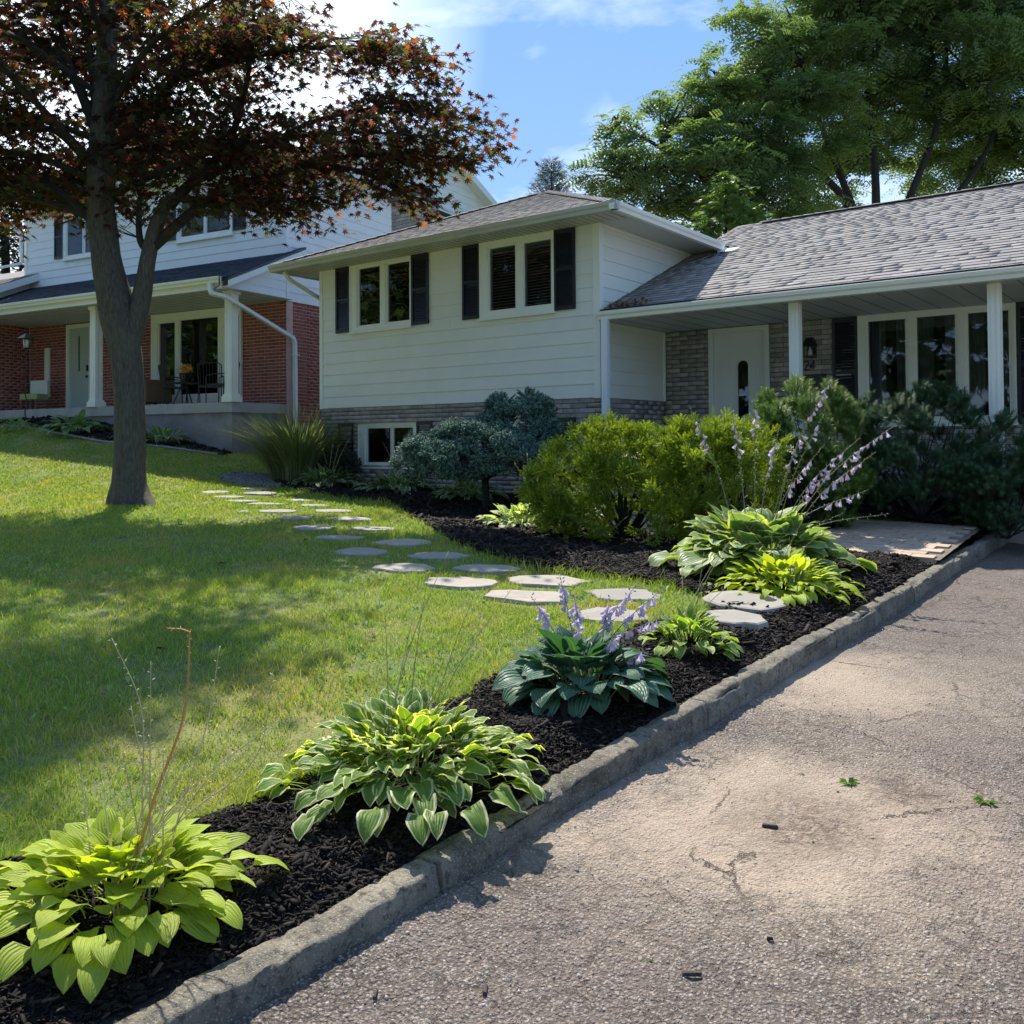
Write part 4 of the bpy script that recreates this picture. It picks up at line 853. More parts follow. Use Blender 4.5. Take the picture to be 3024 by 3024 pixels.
# wall lantern, number 24, letter box
m = MB(); lx = -4.70
m.box(*Pf.b(lx-.05, lx+.05, 1.26, 1.46, .0, .02)); m.add([Pf.p(lx+a*s, z, .09+b*s) for s, z in ((.045, 1.50), (.085, 1.38)) for a, b in ((-1, -1), (1, -1), (1, 1), (-1, 1))], [(0,1,2,3), (4,7,6,5), (0,4,5,1), (1,5,6,2), (2,6,7,3), (3,7,4,0)])
for a in (-1, 1):
    for b in (-1, 1): m.box(*Pf.b(lx+a*.065-.005, lx+a*.065+.005, 1.22, 1.38, .09+b*.065-.005, .09+b*.065+.005))
m.box(*Pf.b(lx-.07, lx+.07, 1.21, 1.222, .02, .16)); lan = m.build('wall_lantern', M['black'], house)
m = MB(); m.lathe(Pf.p(lx, 1.24, .09), [(.032, 0), (.036, .03), (.028, .075), (.014, .10), (.012, .13)], 10); m.build('lamp_glass', M['bulb'], lan, True)
m = MB()
def dig(stroke, ox, oz, s):
    for p, q in zip(stroke[:-1], stroke[1:]): m.tube([Pf.p(ox+p[0]*s, oz+p[1]*s, .02), Pf.p(ox+q[0]*s, oz+q[1]*s, .02)], .0085, 6)
dig([(.02, .78), (.12, .95), (.32, 1.0), (.48, .86), (.46, .66), (.26, .38), (.0, .02), (.14, .08), (.34, .0), (.5, .08)], -4.815, 1.035, .135)
dig([(.40, .0), (.46, 1.0), (.0, .30), (.60, .34)], -4.73, 1.035, .135)
m.build('house_number', M['black'], house)
m = MB(); m.box(*Pf.b(-4.80, -4.50, .76, .95, .0, .11)); m.box(*Pf.b(-4.81, -4.49, .95, .965, .0, .125)); m.build('letter_box', M['black'], house)
# porch columns
for cx in (-4.30, -1.985):
    m = MB(); c = 11.68
    m.box(cx-.065, cx+.065, c-.065, c+.065, -.40, 1.77); m.box(cx-.082, cx+.082, c-.082, c+.082, -.40, -.30)
    for a in (-.028, .028): m.box(cx+a-.004, cx+a+.004, c-.073, c-.064, -.28, 1.75); m.box(cx+.064, cx+.073, c+a-.004, c+a+.004, -.28, 1.75)
    m.build('porch_column', M['trim'], house)
# wing roof (hipped) : eave planes
ez = 3.29; ex0, ex1, ey0 = -13.84, -6.53, 10.87; mid = (ex0+ex1)/2; half = (ex1-ex0)/2; sl = .42; ry = ey0+half; rz = ez+half*sl; eb = 20.1
wr = MB(); A, B, C_, D_, E_, G_ = (ex0, ey0, ez), (ex1, ey0, ez), (ex1, eb, ez), (ex0, eb, ez), (mid, ry, rz), (mid, eb-half, rz)
wr.add([A, B, C_, D_, E_, G_], [(0, 1, 4), (1, 2, 5, 4), (2, 3, 5), (3, 0, 4, 5), (0, 3, 2, 1)])
wroof = wr.build('wing_roof', M['shingle'], house)
nl = math.sqrt(1+sl*sl); rows = int(half*nl/.143)+1
ms = roof_tabs(A, (1, 0, 0), (0, 1/nl, sl/nl), (0, -sl/nl, 1/nl), rows, .143, lambda s: (s/nl, 2*half-s/nl) if s/nl < half else None, 5)
ms += roof_tabs(B, (0, 1, 0), (-1/nl, 0, sl/nl), (sl/nl, 0, 1/nl), rows, .143, lambda s: (s/nl, min(8.2, eb-ey0-s/nl)), 6)
def cap_row(p0, p1, w=.24, L=.2, lift=.03):
    p0, p1 = Vector(p0), Vector(p1); n = int((p1-p0).length/L); t = (p1-p0).normalized(); s = t.cross(Vector((0, 0, 1))).normalized(); nn = s.cross(t)
    out = []
    for i in range(n):
        for sg in (-1, 1):
            R3 = Matrix((t, s, nn)).transposed().to_4x4(); out.append(Matrix.Translation(p0+t*(i+.5)*L+nn*lift+s*sg*w*.22-nn*.008) @ R3 @ Matrix.Rotation(sg*-.30, 4, 'X') @ Matrix.Rotation(.035, 4, 'Y') @ Matrix.Diagonal((L*1.05, w*.5, .008, 1)))
    return out
ms += cap_row(A, E_)+cap_row(B, E_)+cap_row(E_, G_)
# soffit, fascia, gutters of the wing
m = MB(); m.box(ex0+.03, ex1-.03, ey0+.03, eb-.03, 3.2, 3.215)
for k in range(24): pass
m.build('soffit', M['soffit'], house)
m = MB(); m.box(ex0+.02, ex1-.02, ey0+.005, ey0+.03, 3.17, 3.285); m.box(ex1-.03, ex1-.005, ey0+.03, 14.6, 3.17, 3.285); m.box(ex0+.005, ex0+.03, ey0+.03, eb, 3.17, 3.285); m.build('fascia', M['gutter'], house)
gutter(house, M['gutter'], (ex0-.02, ey0+.005, 3.288), (ex1+.11, ey0+.005, 3.288), (0, -1, 0)); gutter(house, M['trim'], (ex1-.005, ey0-.10, 3.288), (ex1-.005, 14.30, 3.288), (1, 0, 0))
m = MB()
for i in range(60): x = ex0+.1+i*.12; m.box(x, x+.004, ey0+.04, YF-.03, 3.196, 3.2)
m.build('soffit_groove', M['mortar'], house)
downspout(house, M['trim2'], [(-13.62, 10.95, 3.18), (-13.60, 11.05, 3.05), (-13.28, 11.95, 2.55), (-13.28, 12.0, -.2)], .07)
# low roof
ly0 = 11.44; lz0 = .433*ly0-3.061; ln = math.sqrt(1+.433**2); lry = 16.35; lrz = .433*lry-3.061
m = MB(); m.add([(XS, ly0, lz0), (3.6, ly0, lz0), (3.6, lry, lrz), (XS, lry, lrz), (XS, 2*lry-ly0, lz0), (3.6, 2*lry-ly0, lz0)], [(0, 1, 2, 3), (3, 2, 5, 4), (0, 4, 5, 1), (0, 3, 4), (1, 5, 2)]); lroof = m.build('porch_roof', M['shingle'], house)
rows = int((lry-ly0)*ln/.143)+1
ms2 = roof_tabs((XS, ly0, lz0), (1, 0, 0), (0, 1/ln, .433/ln), (0, -.433/ln, 1/ln), rows, .143, lambda s: (.0, 9.4), 8, tw=(.16, .36))
ms2 += cap_row((XS+.5, lry, lrz), (2.2, lry, lrz))
pieces('shingle', M['shingle'], house, ms+ms2, 300)
m = MB(); m.box(XS+.02, 3.6, ly0+.005, ly0+.03, 1.765, 1.885); m.build('fascia', M['trim'], house)
m = MB(); m.box(XS+.01, 3.6, ly0+.03, YP, 1.77, 1.785); m.build('porch_soffit', M['soffit'], house)
m = MB()
for i in range(36): x = XS+.3+i*.30; m.box(x, x+.005, ly0+.05, YP-.02, 1.766, 1.77)
m.build('soffit_groove', M['mortar'], house)
m = MB(); m.box(XS+.03, 3.6, 11.43, 11.438, 1.885, 1.925); m.build('drip_edge', M['black'], house)
gutter(house, M['trim'], (XS+.015, ly0+.004, 1.882), (3.6, ly0+.004, 1.882), (0, -1, 0))
downspout(house, M['trim2'], [(-6.985, 11.385, 1.77), (-6.985, 11.385, -.9)], .10)
m = MB(); m.add([(-6.55, 14.25, 3.14), (-6.3, 14.27, 3.14), (-6.25, 14.5, 3.235), (-6.5, 14.5, 3.24)], [(0, 1, 2, 3)]); m.add([(-6.55, 14.25, 3.19), (-6.5, 14.5, 3.26), (-6.5, 14.5, 3.2), (-6.55, 14.25, 3.12)], [(0, 1, 2, 3)]); m.build('roof_flashing', M['trim2'], house)
# dry leaves caught on the roof edge
n = 70; a = rng.uniform(0, .75, n); b = rng.beta(1, 2.5, n)*.30; pt = np.stack([XS+.05+a, ly0+.04+b, lz0+.433*(.04+b)+.03+rng.uniform(0, .03, n)], -1)
V, F = instances(np.array([(-1, 0, 0), (0, -.6, .1), (1, 0, .2), (0, .7, 0)]), np.array([(0, 1, 2), (0, 2, 3)]), frames(rng.normal(size=(n, 3)), np.array([[0, 0, 1.0]])+rng.normal(0, .5, (n, 3)))*.035, pt)
o = link('dry_leaves', np_mesh('dry_leaves', V, F, surf('brown_leaf_litter', (.26, .13, .06), (.15, .08, .04), 30, .8, .3)), house); o['kind'] = 'stuff'
# chimney on the far side of the wing
c0, c1, c2, c3 = -13.93, -13.22, 14.05, 14.75
m = MB(); m.box(c0+.012, c1-.012, c2+.012, c3-.012, -.6, 5.14); ch = m.build('chimney', M['mortar'], house)
cb = []; bricks(Wall('front', c2+.012), None, None, c0, c1, 4.2, 5.14, [], .0735, .285, HW, out=cb); bricks(Wall('side', c1-.012), None, None, c2, c3, 4.2, 5.14, [], .0735, .285, HW, out=cb)
for q in cb: link('brick', cube_mesh(M['stone'], 'brick'), ch, matrix=q)
m = MB(); m.box(c0-.06, c1+.06, c2-.06, c3+.06, 5.14, 5.22); m.build('chimney_cap', M['mortar'], ch)
m = MB(); m.box(c0+.22, c0+.60, c2+.12, c3-.12, 5.22, 5.42); m.build('flue', M['terracotta'], ch); m = MB(); m.box(c0+.18, c0+.64, c2+.08, c3-.08, 5.43, 5.46); m.build('flue_lid', M['mortar'], ch)
shift_children(house, HO)

# ---------------------------------------------------------------- neighbour's house (turned 8.25 degrees)
NA = math.radians(8.25); NO = Vector((-16.389, 13.228, -.2)); NW = Matrix.Translation((NO.x, NO.y, 0)) @ Matrix.Rotation(NA, 4, 'Z')
nb = thing('brick_house', 'two storey neighbouring house with white siding above red brick and a raised porch', 'house', NO, NA)
NF, NS = Wall('front', 0), Wall('side', 0)
ndoor = (-7.62, -6.60, .88, 3.15); nwin = (-4.34, -1.33, .95, 3.17); u1 = (-7.72, -6.15, 4.87, 6.05); u2 = (-3.45, -1.60, 4.86, 6.03)
wall_core(NF, nb, M['redmortar'], -16, -9.36, -.8, 4.6, [], .2); wall_core(NF, nb, M['redmortar'], -9.36, 0, -.8, 6.35, [ndoor, nwin, u1, u2], .2); wall_core(NS, nb, M['redmortar'], .2, 11, -.8, 6.35, [], .2)
wall_core(Wall('front', 11), nb, M['redmortar'], -9.3, 0, -.8, 6.3, [], .2); wall_core(Wall('sideL', -9.36), nb, M['siding2'], .2, 11, 3, 6.35, [], .2)
NB = []; bricks(NF, None, None, -1.33, 0, .87, 3.19, [], .0755, .225, NW, out=NB, d1=-.006, joint=.015); bricks(NS, None, None, 0, 2.8, -.3, 3.19, [], .0755, .225, NW, out=NB, d1=-.006, joint=.015)
bricks(NF, None, None, -9.18, -4.34, .87, 3.19, [ndoor], .0755, .225, NW, out=NB, d1=-.006, joint=.015)
LWL = Wall('side', -9.18); wall_core(LWL, nb, M['redmortar'], -4.5, -.02, -.6, 3.9, [], .2); bricks(LWL, None, None, -1.7, -.02, .5, 3.19, [], .0755, .225, NW, out=NB, d1=-.006, joint=.015)
pieces('brick', M['redbrick'], nb, NB, 300, NW)
def cb2(*a, **k): clapboards(*a, **k)
cb2(NF, nb, M['siding2'], -9.30, -.08, 4.255, 6.33, [u1, u2], .2032, seed=3)
# gable side: siding boards cut to the roof line
rake = lambda y: 6.42+.38*(y+.3) if y < 5.47 else 8.61-.38*(y-5.47)
z = 3.19; k = 0
while z < 8.6:
    zt = z+.2032
    if zt < 6.42: a0, b0, a1, b1 = 0, 11, 0, 11
    else: a0 = max(0, (z-6.42)/.38-.3); b0 = min(11.2, 5.47+(8.61-z)/.38); a1 = max(0, (zt-6.42)/.38-.3); b1 = min(11.2, 5.47+(8.61-zt)/.38)
    if b0-a0 < .2: break
    if b1 < a1: a1 = b1 = 5.47
    yl = 11.0
    m = MB(); e = .016
    if z < 4.2:   # front part hidden by the porch gable boards is skipped
        a0 = a1 = .0
    m.add([(0, a0, z), (0, b0, z), (0, b1, zt), (0, a1, zt), (e, a0, z), (e, b0, z), (.003, b1, zt), (.003, a1, zt)], [(0, 1, 2, 3), (4, 7, 6, 5), (0, 4, 5, 1), (1, 5, 6, 2), (2, 6, 7, 3), (3, 7, 4, 0)])
    m.build('siding_board', M['siding2'], nb); z = zt; k += 1
m = MB(); m.prism([(-.02, -.3, 6.0), (-.02, 11.2, 6.0), (-.02, 11.2, 6.4), (-.02, 5.47, 8.6), (-.02, -.3, 6.4)], (-.2, 0, 0)); m.build('gable_wall', M['siding2'], nb)
box_obj('corner_trim', M['trim2'], nb, (-.09, .022, -.024, 0, 4.1, 6.35)); box_obj('corner_trim', M['trim2'], nb, (0, .024, 0, .07, 3.19, 6.35)); box_obj('corner_trim', M['trim2'], nb, (-9.40, -9.30, -.024, 0, 4.4, 6.35))
# main roof
m = MB(); o_ = .28
m.add([(-9.7, -.35, 6.42), (o_, -.35, 6.42), (o_, 5.47, 8.66), (-9.7, 5.47, 8.66), (o_, 11.3, 6.42), (-9.7, 11.3, 6.42)], [(0, 1, 2, 3), (3, 2, 4, 5), (0, 5, 4, 1)]); m.build('main_roof', M['shingle2'], nb)
for (pa, pb) in ((((-.35), 6.38), (5.47, 8.62)), ((5.47, 8.62), (11.3, 6.38))):
    m = MB(); m.prism([(o_, pa[0], pa[1]-.16), (o_, pb[0], pb[1]-.16), (o_, pb[0], pb[1]+.05), (o_, pa[0], pa[1]+.05)], (.02, 0, 0)); m.prism([(o_, pa[0], pa[1]-.16), (o_, pb[0], pb[1]-.16), (o_, pb[0], pb[1]-.15), (o_, pa[0], pa[1]-.15)], (-.27, 0, 0)); m.build('rake_board', M['trim2'], nb)
m = MB(); m.box(-9.7, o_, -.35, .0, 6.34, 6.36); m.build('soffit', M['trim2'], nb); gutter(nb, M['trim2'], (-9.75, -.35, 6.46), (o_, -.35, 6.46), (0, -1, 0), .13)
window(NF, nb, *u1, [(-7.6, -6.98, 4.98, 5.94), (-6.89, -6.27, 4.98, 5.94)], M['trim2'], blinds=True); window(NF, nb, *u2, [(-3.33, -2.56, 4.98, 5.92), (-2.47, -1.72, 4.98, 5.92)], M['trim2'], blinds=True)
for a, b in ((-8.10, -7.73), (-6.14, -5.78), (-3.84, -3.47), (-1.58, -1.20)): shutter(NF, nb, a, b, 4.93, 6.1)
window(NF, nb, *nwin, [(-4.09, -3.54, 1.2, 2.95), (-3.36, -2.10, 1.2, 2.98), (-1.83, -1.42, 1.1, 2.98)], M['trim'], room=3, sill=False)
# front door
m = MB()
for r in rects_minus(*ndoor, [(-7.50, -6.70, .9, 3.05)]): m.box(*NF.b(*r, -.1, .03))
m.build('door_frame', M['door'], nb)
m = MB()
for r in rects_minus(-7.50, -6.70, .9, 3.05, [(-7.19, -7.12, 1.93, 2.85)]): m.box(*NF.b(*r, -.07, -.02))
dd = m.build('front_door', M['door2'], nb); box_obj('door_glass', M['black'], dd, NF.b(-7.19, -7.12, 1.93, 2.85, -.05, -.045)); m = MB(); m.box(*NF.b(-6.83, -6.76, 1.92, 2.07, -.02, .01)); m.lathe(NF.p(-6.80, 1.78, .02), [(.02, -.03), (.034, 0), (.02, .03)], 8); m.build('door_lock', M['black'], dd)
box_obj('wall_panel', M['trim'], nb, NF.b(-8.50, -8.30, 1.28, 2.60, 0, .04))
# porch slab and its wall
m = MB(); m.box(-9.2, .02, -1.62, .0, .67, .88); m.build('porch_slab', M['slab'], nb); m = MB(); m.box(-9.2, -.02, -1.58, 0, -.9, .67); m.build('porch_base', M['found'], nb)
# columns
for cx in (-.10, -4.40):
    m = MB(); c = -1.515; w = .098
    m.box(cx-w, cx+w, c-w, c+w, .88, 3.19); m.box(cx-w-.05, cx+w+.05, c-w-.045, c+w+.05, .882, 1.0); m.box(cx-w-.025, cx+w+.025, c-w-.025, c+w+.025, 1.0, 1.04); m.box(cx-w-.03, cx+w+.03, c-w-.03, c+w+.03, 3.12, 3.188)
    for a in (-1, 1): m.box(cx+a*.05-.006, cx+a*.05+.006, c-w-.008, c-w, 1.08, 3.08); m.box(cx+w, cx+w+.008, c+a*.05-.006, c+a*.05+.006, 1.08, 3.08)
    m.build('porch_column', M['trim'], nb)
# porch roof
pz = lambda y: 4.25+.447*y
m = MB(); m.add([(-9.2, -1.9, pz(-1.9)), (.22, -1.9, pz(-1.9)), (.22, .42, pz(.42)), (-9.2, .42, pz(.42)), (-9.2, -1.9, pz(-1.9)-.06), (.22, -1.9, pz(-1.9)-.06), (.22, .42, pz(.42)-.06), (-9.2, .42, pz(.42)-.06)], [(0, 1, 2, 3), (4, 7, 6, 5), (0, 4, 5, 1), (1, 5, 6, 2), (2, 6, 7, 3), (3, 7, 4, 0)]); m.build('porch_roof', M['shingle2'], nb)
pn = math.sqrt(1+.447**2); tabs = roof_tabs((-9.2, -1.9, pz(-1.9)), (1, 0, 0), (0, 1/pn, .447/pn), (0, -.447/pn, 1/pn), int(1.9*pn/.143)+1, .143, lambda s: (0, 9.42), 12)
pieces('shingle', M['shingle2'], nb, tabs, 300, NW)
m = MB(); m.box(-9.2, .2, -1.88, .0, 3.19, 3.2); m.build('porch_soffit', M['soffit'], nb)
m = MB()
for i in range(30): m.box(-9.1+i*.31, -9.095+i*.31, -1.8, -.02, 3.185, 3.19)
m.build('soffit_groove', M['found'], nb)
m = MB(); m.box(-9.2, .0, -1.88, -1.86, 3.2, 3.38); m.build('fascia', M['trim'], nb); gutter(nb, M['trim'], (-9.1, -1.88, 3.43), (.02, -1.88, 3.43), (0, -1, 0), .12, .12)
# porch gable
z = 3.2
while z < 4.2:
    zt = min(z+.2032, 4.22); ya = max(-1.86, (z-4.25+.1)/.447); yb = max(-1.86, (zt-4.25+.1)/.447)
    m = MB(); m.add([(0, ya, z), (0, .0, z), (0, .0, zt), (0, yb, zt), (.018, ya, z), (.018, .0, z), (.005, .0, zt), (.005, yb, zt)], [(0, 1, 2, 3), (4, 7, 6, 5), (0, 4, 5, 1), (1, 5, 6, 2), (2, 6, 7, 3), (3, 7, 4, 0)]); m.build('siding_board', M['siding2'], nb); z = zt
m = MB(); m.prism([(-.03, -1.86, 3.2), (-.03, 0, 3.2), (-.03, 0, 4.2), (-.03, -1.86, pz(-1.86)-.07)], (-.03, 0, 0)); m.build('gable_wall', M['siding2'], nb)
m = MB(); m.prism([(.20, -1.9, pz(-1.9)-.19), (.20, .42, pz(.42)-.19), (.20, .42, pz(.42)+.0), (.20, -1.9, pz(-1.9)+.0)], (.02, 0, 0)); m.prism([(.0, -1.88, pz(-1.88)-.19), (.0, .4, pz(.4)-.19), (.0, .4, pz(.4)-.18), (.0, -1.88, pz(-1.88)-.18)], (.2, 0, 0)); m.build('rake_board', M['trim2'], nb)
downspout(nb, M['trim2'], [(-.25, -1.96, 3.31), (-.22, -1.96, 3.10), (.05, -1.80, 3.02), (.07, .16, 2.36), (.07, .20, 2.25), (.07, .22, 0.1)], .09)
box_obj('pipe_strap', M['trim2'], nb, (.0, .13, .14, .30, 1.98, 2.0))
# upper left downspout and the garage roof beyond the porch
downspout(nb, M['trim2'], [(-9.72, -.40, 6.33), (-9.70, -.38, 6.15), (-9.44, -.10, 5.75), (-9.44, -.08, 4.95), (-9.60, -.5, 4.80), (-9.95, -1.6, 4.28)], .085)
m = MB(); gz_ = lambda y: 4.64+.44*y
m.add([(-16, -3.6, gz_(-3.6)), (-8.8, -3.6, gz_(-3.6)), (-8.8, 0, gz_(0)), (-9.36, 0, gz_(0)), (-9.36, 1.0, gz_(1.0)), (-16, 1.0, gz_(1.0))], [(0, 1, 2, 3, 4, 5)]); m.build('garage_roof', M['shingle'], nb)
tabs = roof_tabs((-14, -3.6, gz_(-3.6)), (1, 0, 0), (0, .915, .403), (0, -.403, .915), 26, .143, lambda s: (0, 5.2 if s < 3.9 else 4.6), 17); 
A4 = np.array([[list(r) for r in q] for q in tabs]); V, F = instances(_CV, _CFc, A4[:, :3, :3], A4[:, :3, 3]); o = link('shingle_field', np_mesh('shingle_field', V, F, M['shingle']), nb); o['kind'] = 'stuff'
m = MB(); m.prism([(-8.80, -3.6, gz_(-3.6)-.20), (-8.80, 0, gz_(0)-.20), (-8.80, 0, gz_(0)-.01), (-8.80, -3.6, gz_(-3.6)-.01)], (.025, 0, 0)); m.prism([(-8.80, -3.6, gz_(-3.6)-.2), (-8.80, 0, gz_(0)-.2), (-8.80, 0, gz_(0)-.19), (-8.80, -3.6, gz_(-3.6)-.19)], (-.38, 0, 0)); m.build('rake_board', M['trim2'], nb)
m = MB(); m.prism([(-9.2, -3.6, 3.0), (-9.2, 0, 3.0), (-9.2, 0, gz_(0)-.1), (-9.2, -3.6, gz_(-3.6)-.1)], (-.1, 0, 0)); m.build('garage_wall', M['siding2'], nb)
wall_core(Wall('front', -3.5), nb, M['redmortar'], -16, -9.2, -.5, 3.0, [], .2)
# flood lights on the corner
m = MB(); m.box(-.05, .05, -.10, -.02, 5.98, 6.08)
for a in (-.16, .10): m.tube([(a*.4, -.08, 6.0), (a, -.18, 5.98), (a, -.22, 5.93)], .012, 6); m.lathe((a, -.25, 5.74), [(.075, 0), (.08, .05), (.05, .16), (.03, .22)], 10)
m.build('flood_light', M['trim2'], nb)
# low pipe that ties our eave to the wall of the neighbour is left as a cable
m = MB(); m.tube([(.05, -1.98, 3.44), (.12, -2.06, 3.36), (.10, -2.04, 3.22), (-.10, -1.98, 3.18)], .012, 6); m.build('cable', M['black'], nb)
shift_children(nb, (0, 0, -.2))

# window cable between the eaves
# ---------------------------------------------------------------- porch furniture of the neighbour (local frame, z .88 floor)
def nloc(x, y, z): return NW @ Vector((x, y, z))
def metal_chair(x, y, rz, label):
    t = thing('patio_chair', label, 'chair', nloc(x, y, .88), NA+rz, 'metal chairs on the neighbour\'s porch')
    m = MB(); m.box(-.24, .24, -.22, .22, .42, .45); m.build('seat', M['black'], t)
    m = MB(); m.tube([(-.24, .22, .43), (-.25, .30, .9), (-.18, .32, .95), (.18, .32, .95), (.25, .30, .9), (.24, .22, .43)], .013, 6)
    for i in range(-3, 4): m.tube([(i*.065, .22, .45), (i*.07, .31, .94)], .007, 5)
    m.build('backrest', M['black'], t)
    for sx in (-1, 1):
        m = MB(); m.tube([(sx*.25, .27, .66), (sx*.28, 0, .66), (sx*.27, -.22, .62), (sx*.25, -.22, .0)], .013, 6); m.build('leg', M['black'], t)
        m = MB(); m.tube([(sx*.24, .22, .43), (sx*.25, .28, .0)], .013, 6); m.build('leg', M['black'], t)
    return t
metal_chair(-2.85, -.62, 2.6, 'black metal patio chair left of the flower pot table')
metal_chair(-1.75, -.55, -2.4, 'black metal patio chair behind the flower pot table')
metal_chair(-1.15, -.80, -1.3, 'black metal patio chair seen beside the white corner column')
t = thing('patio_table', 'small round black patio table carrying a flower pot', 'table', nloc(-2.25, -.85, .88), NA)
m = MB(); m.lathe((0, 0, .50), [(.30, 0), (.31, .01), (.31, .025)], 20); m.build('tabletop', M['black'], t)
for k in range(3):
    a = k*2.09; m = MB(); m.tube([(.05*math.cos(a), .05*math.sin(a), .5), (.26*math.cos(a), .26*math.sin(a), 0)], .013, 6); m.build('leg', M['black'], t)
t = thing('flower_pot', 'dark pot of cream and orange flowers on the neighbour\'s porch table', 'flower pot', nloc(-2.25, -.85, 1.406), NA)
m = MB(); m.lathe((0, 0, 0), [(.08, 0), (.12, .18), (.13, .2)], 12); m.build('pot', M['black'], t)
for nm, mt, cx in (('cream_bloom', 'petal_cream', -.10), ('orange_bloom', 'petal_orange', .09)):
    n = 110; P = rng.normal(size=(n, 3)); P = unit(P)*rng.random((n, 1))**.4*np.array([.14, .12, .11])+np.array([cx, 0, .31])
    V, F = instances(np.array([(-1, 0, 0), (0, -1, .3), (1, 0, .3), (0, 1, 0)]), np.array([(0, 1, 2), (0, 2, 3)]), frames(rng.normal(size=(n, 3)), rng.normal(size=(n, 3)))*.028, P); link(nm, np_mesh(nm, V, F, M[mt]), t)
t = thing('wicker_chair', 'brown wicker armchair half hidden by the maple trunk', 'chair', nloc(-3.55, -.7, .88), NA+2.9)
m = MB(); m.box(-.3, .3, -.3, .28, .10, .40); m.build('seat', M['wicker'], t); m = MB(); m.prism([(-.3, .24, .40), (-.34, .36, 1.0), (-.20, .39, 1.14), (.20, .39, 1.14), (.34, .36, 1.0), (.3, .24, .40)], (0, .05, -.02)); m.build('backrest', M['wicker'], t)
for s_ in (-1, 1): m = MB(); m.box(s_*.36-.05, s_*.36+.05, -.32, .30, .10, .62); m.build('armrest', M['wicker'], t)
for sx in (-1, 1):
    for sy in (-1, 1): m = MB(); m.box(sx*.29-.03, sx*.29+.03, sy*.26-.03, sy*.26+.03, 0, .12); m.build('leg', M['wicker'], t)
t = thing('bench_chair', 'low chair with a green and white cushion beside the neighbour\'s door', 'chair', nloc(-6.95-.9, -.75, .88), NA+.3)
m = MB(); m.box(-.25, .25, -.22, .2, .30, .44); m.build('cushion', M['cushion'], t); m = MB(); m.box(-.25, .25, .16, .24, .44, .80); m.build('back_cushion', M['bulb'], t)
for sx in (-1, 1):
    for sy in (-1, 1): m = MB(); m.box(sx*.22-.02, sx*.22+.02, sy*.2-.02, sy*.2+.02, 0, .30); m.build('leg', M['wood'], t)
lp = nloc(-5.75, -2.35, 0); gl_ = g1(lp.x, lp.y)
t = thing('garden_lamp', 'black lantern on a twisted iron post in the neighbour\'s bed', 'garden lamp', (lp.x, lp.y, gl_), NA)
hz = 2.25-gl_; m = MB(); m.tube([(.02*math.cos(i*.9), .02*math.sin(i*.9), hz*i/28) for i in range(29)], .014, 5); m.build('post', M['black'], t)
m = MB(); m.add([(a*s, b*s, z) for s, z in ((.02, hz+.33), (.14, hz+.22)) for a, b in ((-1, -1), (1, -1), (1, 1), (-1, 1))], [(0,1,2,3), (4,7,6,5), (0,4,5,1), (1,5,6,2), (2,6,7,3), (3,7,4,0)])
for a in (-1, 1):
    for b in (-1, 1): m.tube([(a*.10, b*.10, hz+.22), (a*.07, b*.07, hz)], .008, 4)
m.box(-.07, .07, -.07, .07, hz-.02, hz); hd = m.build('lantern_frame', M['black'], t); m = MB(); m.lathe((0, 0, hz), [(.05, 0), (.07, .20)], 8); m.build('lamp_glass', M['bulb'], hd, True)
# ---------------------------------------------------------------- vegetation helpers
def tri_mesh(name, V, F, mat, parent=None, kind=None, smooth=False):
    o = link(name, np_mesh(name, V, F, mat, smooth), parent)
    if kind: o['kind'] = kind
    return o
def bez(pts, n=12):
    """smooth curve through points (Catmull-Rom)"""
    P = [Vector(p) for p in pts]; P = [P[0]*2-P[1]]+P+[P[-1]*2-P[-2]]; out = []
    for i in range(1, len(P)-2):
        for k in range(n):
            t = k/n; a, b, c, d = P[i-1], P[i], P[i+1], P[i+2]
            out.append(.5*((2*b)+(c-a)*t+(2*a-5*b+4*c-d)*t*t+(3*b-a-3*c+d)*t**3))
    out.append(P[-2]); return out

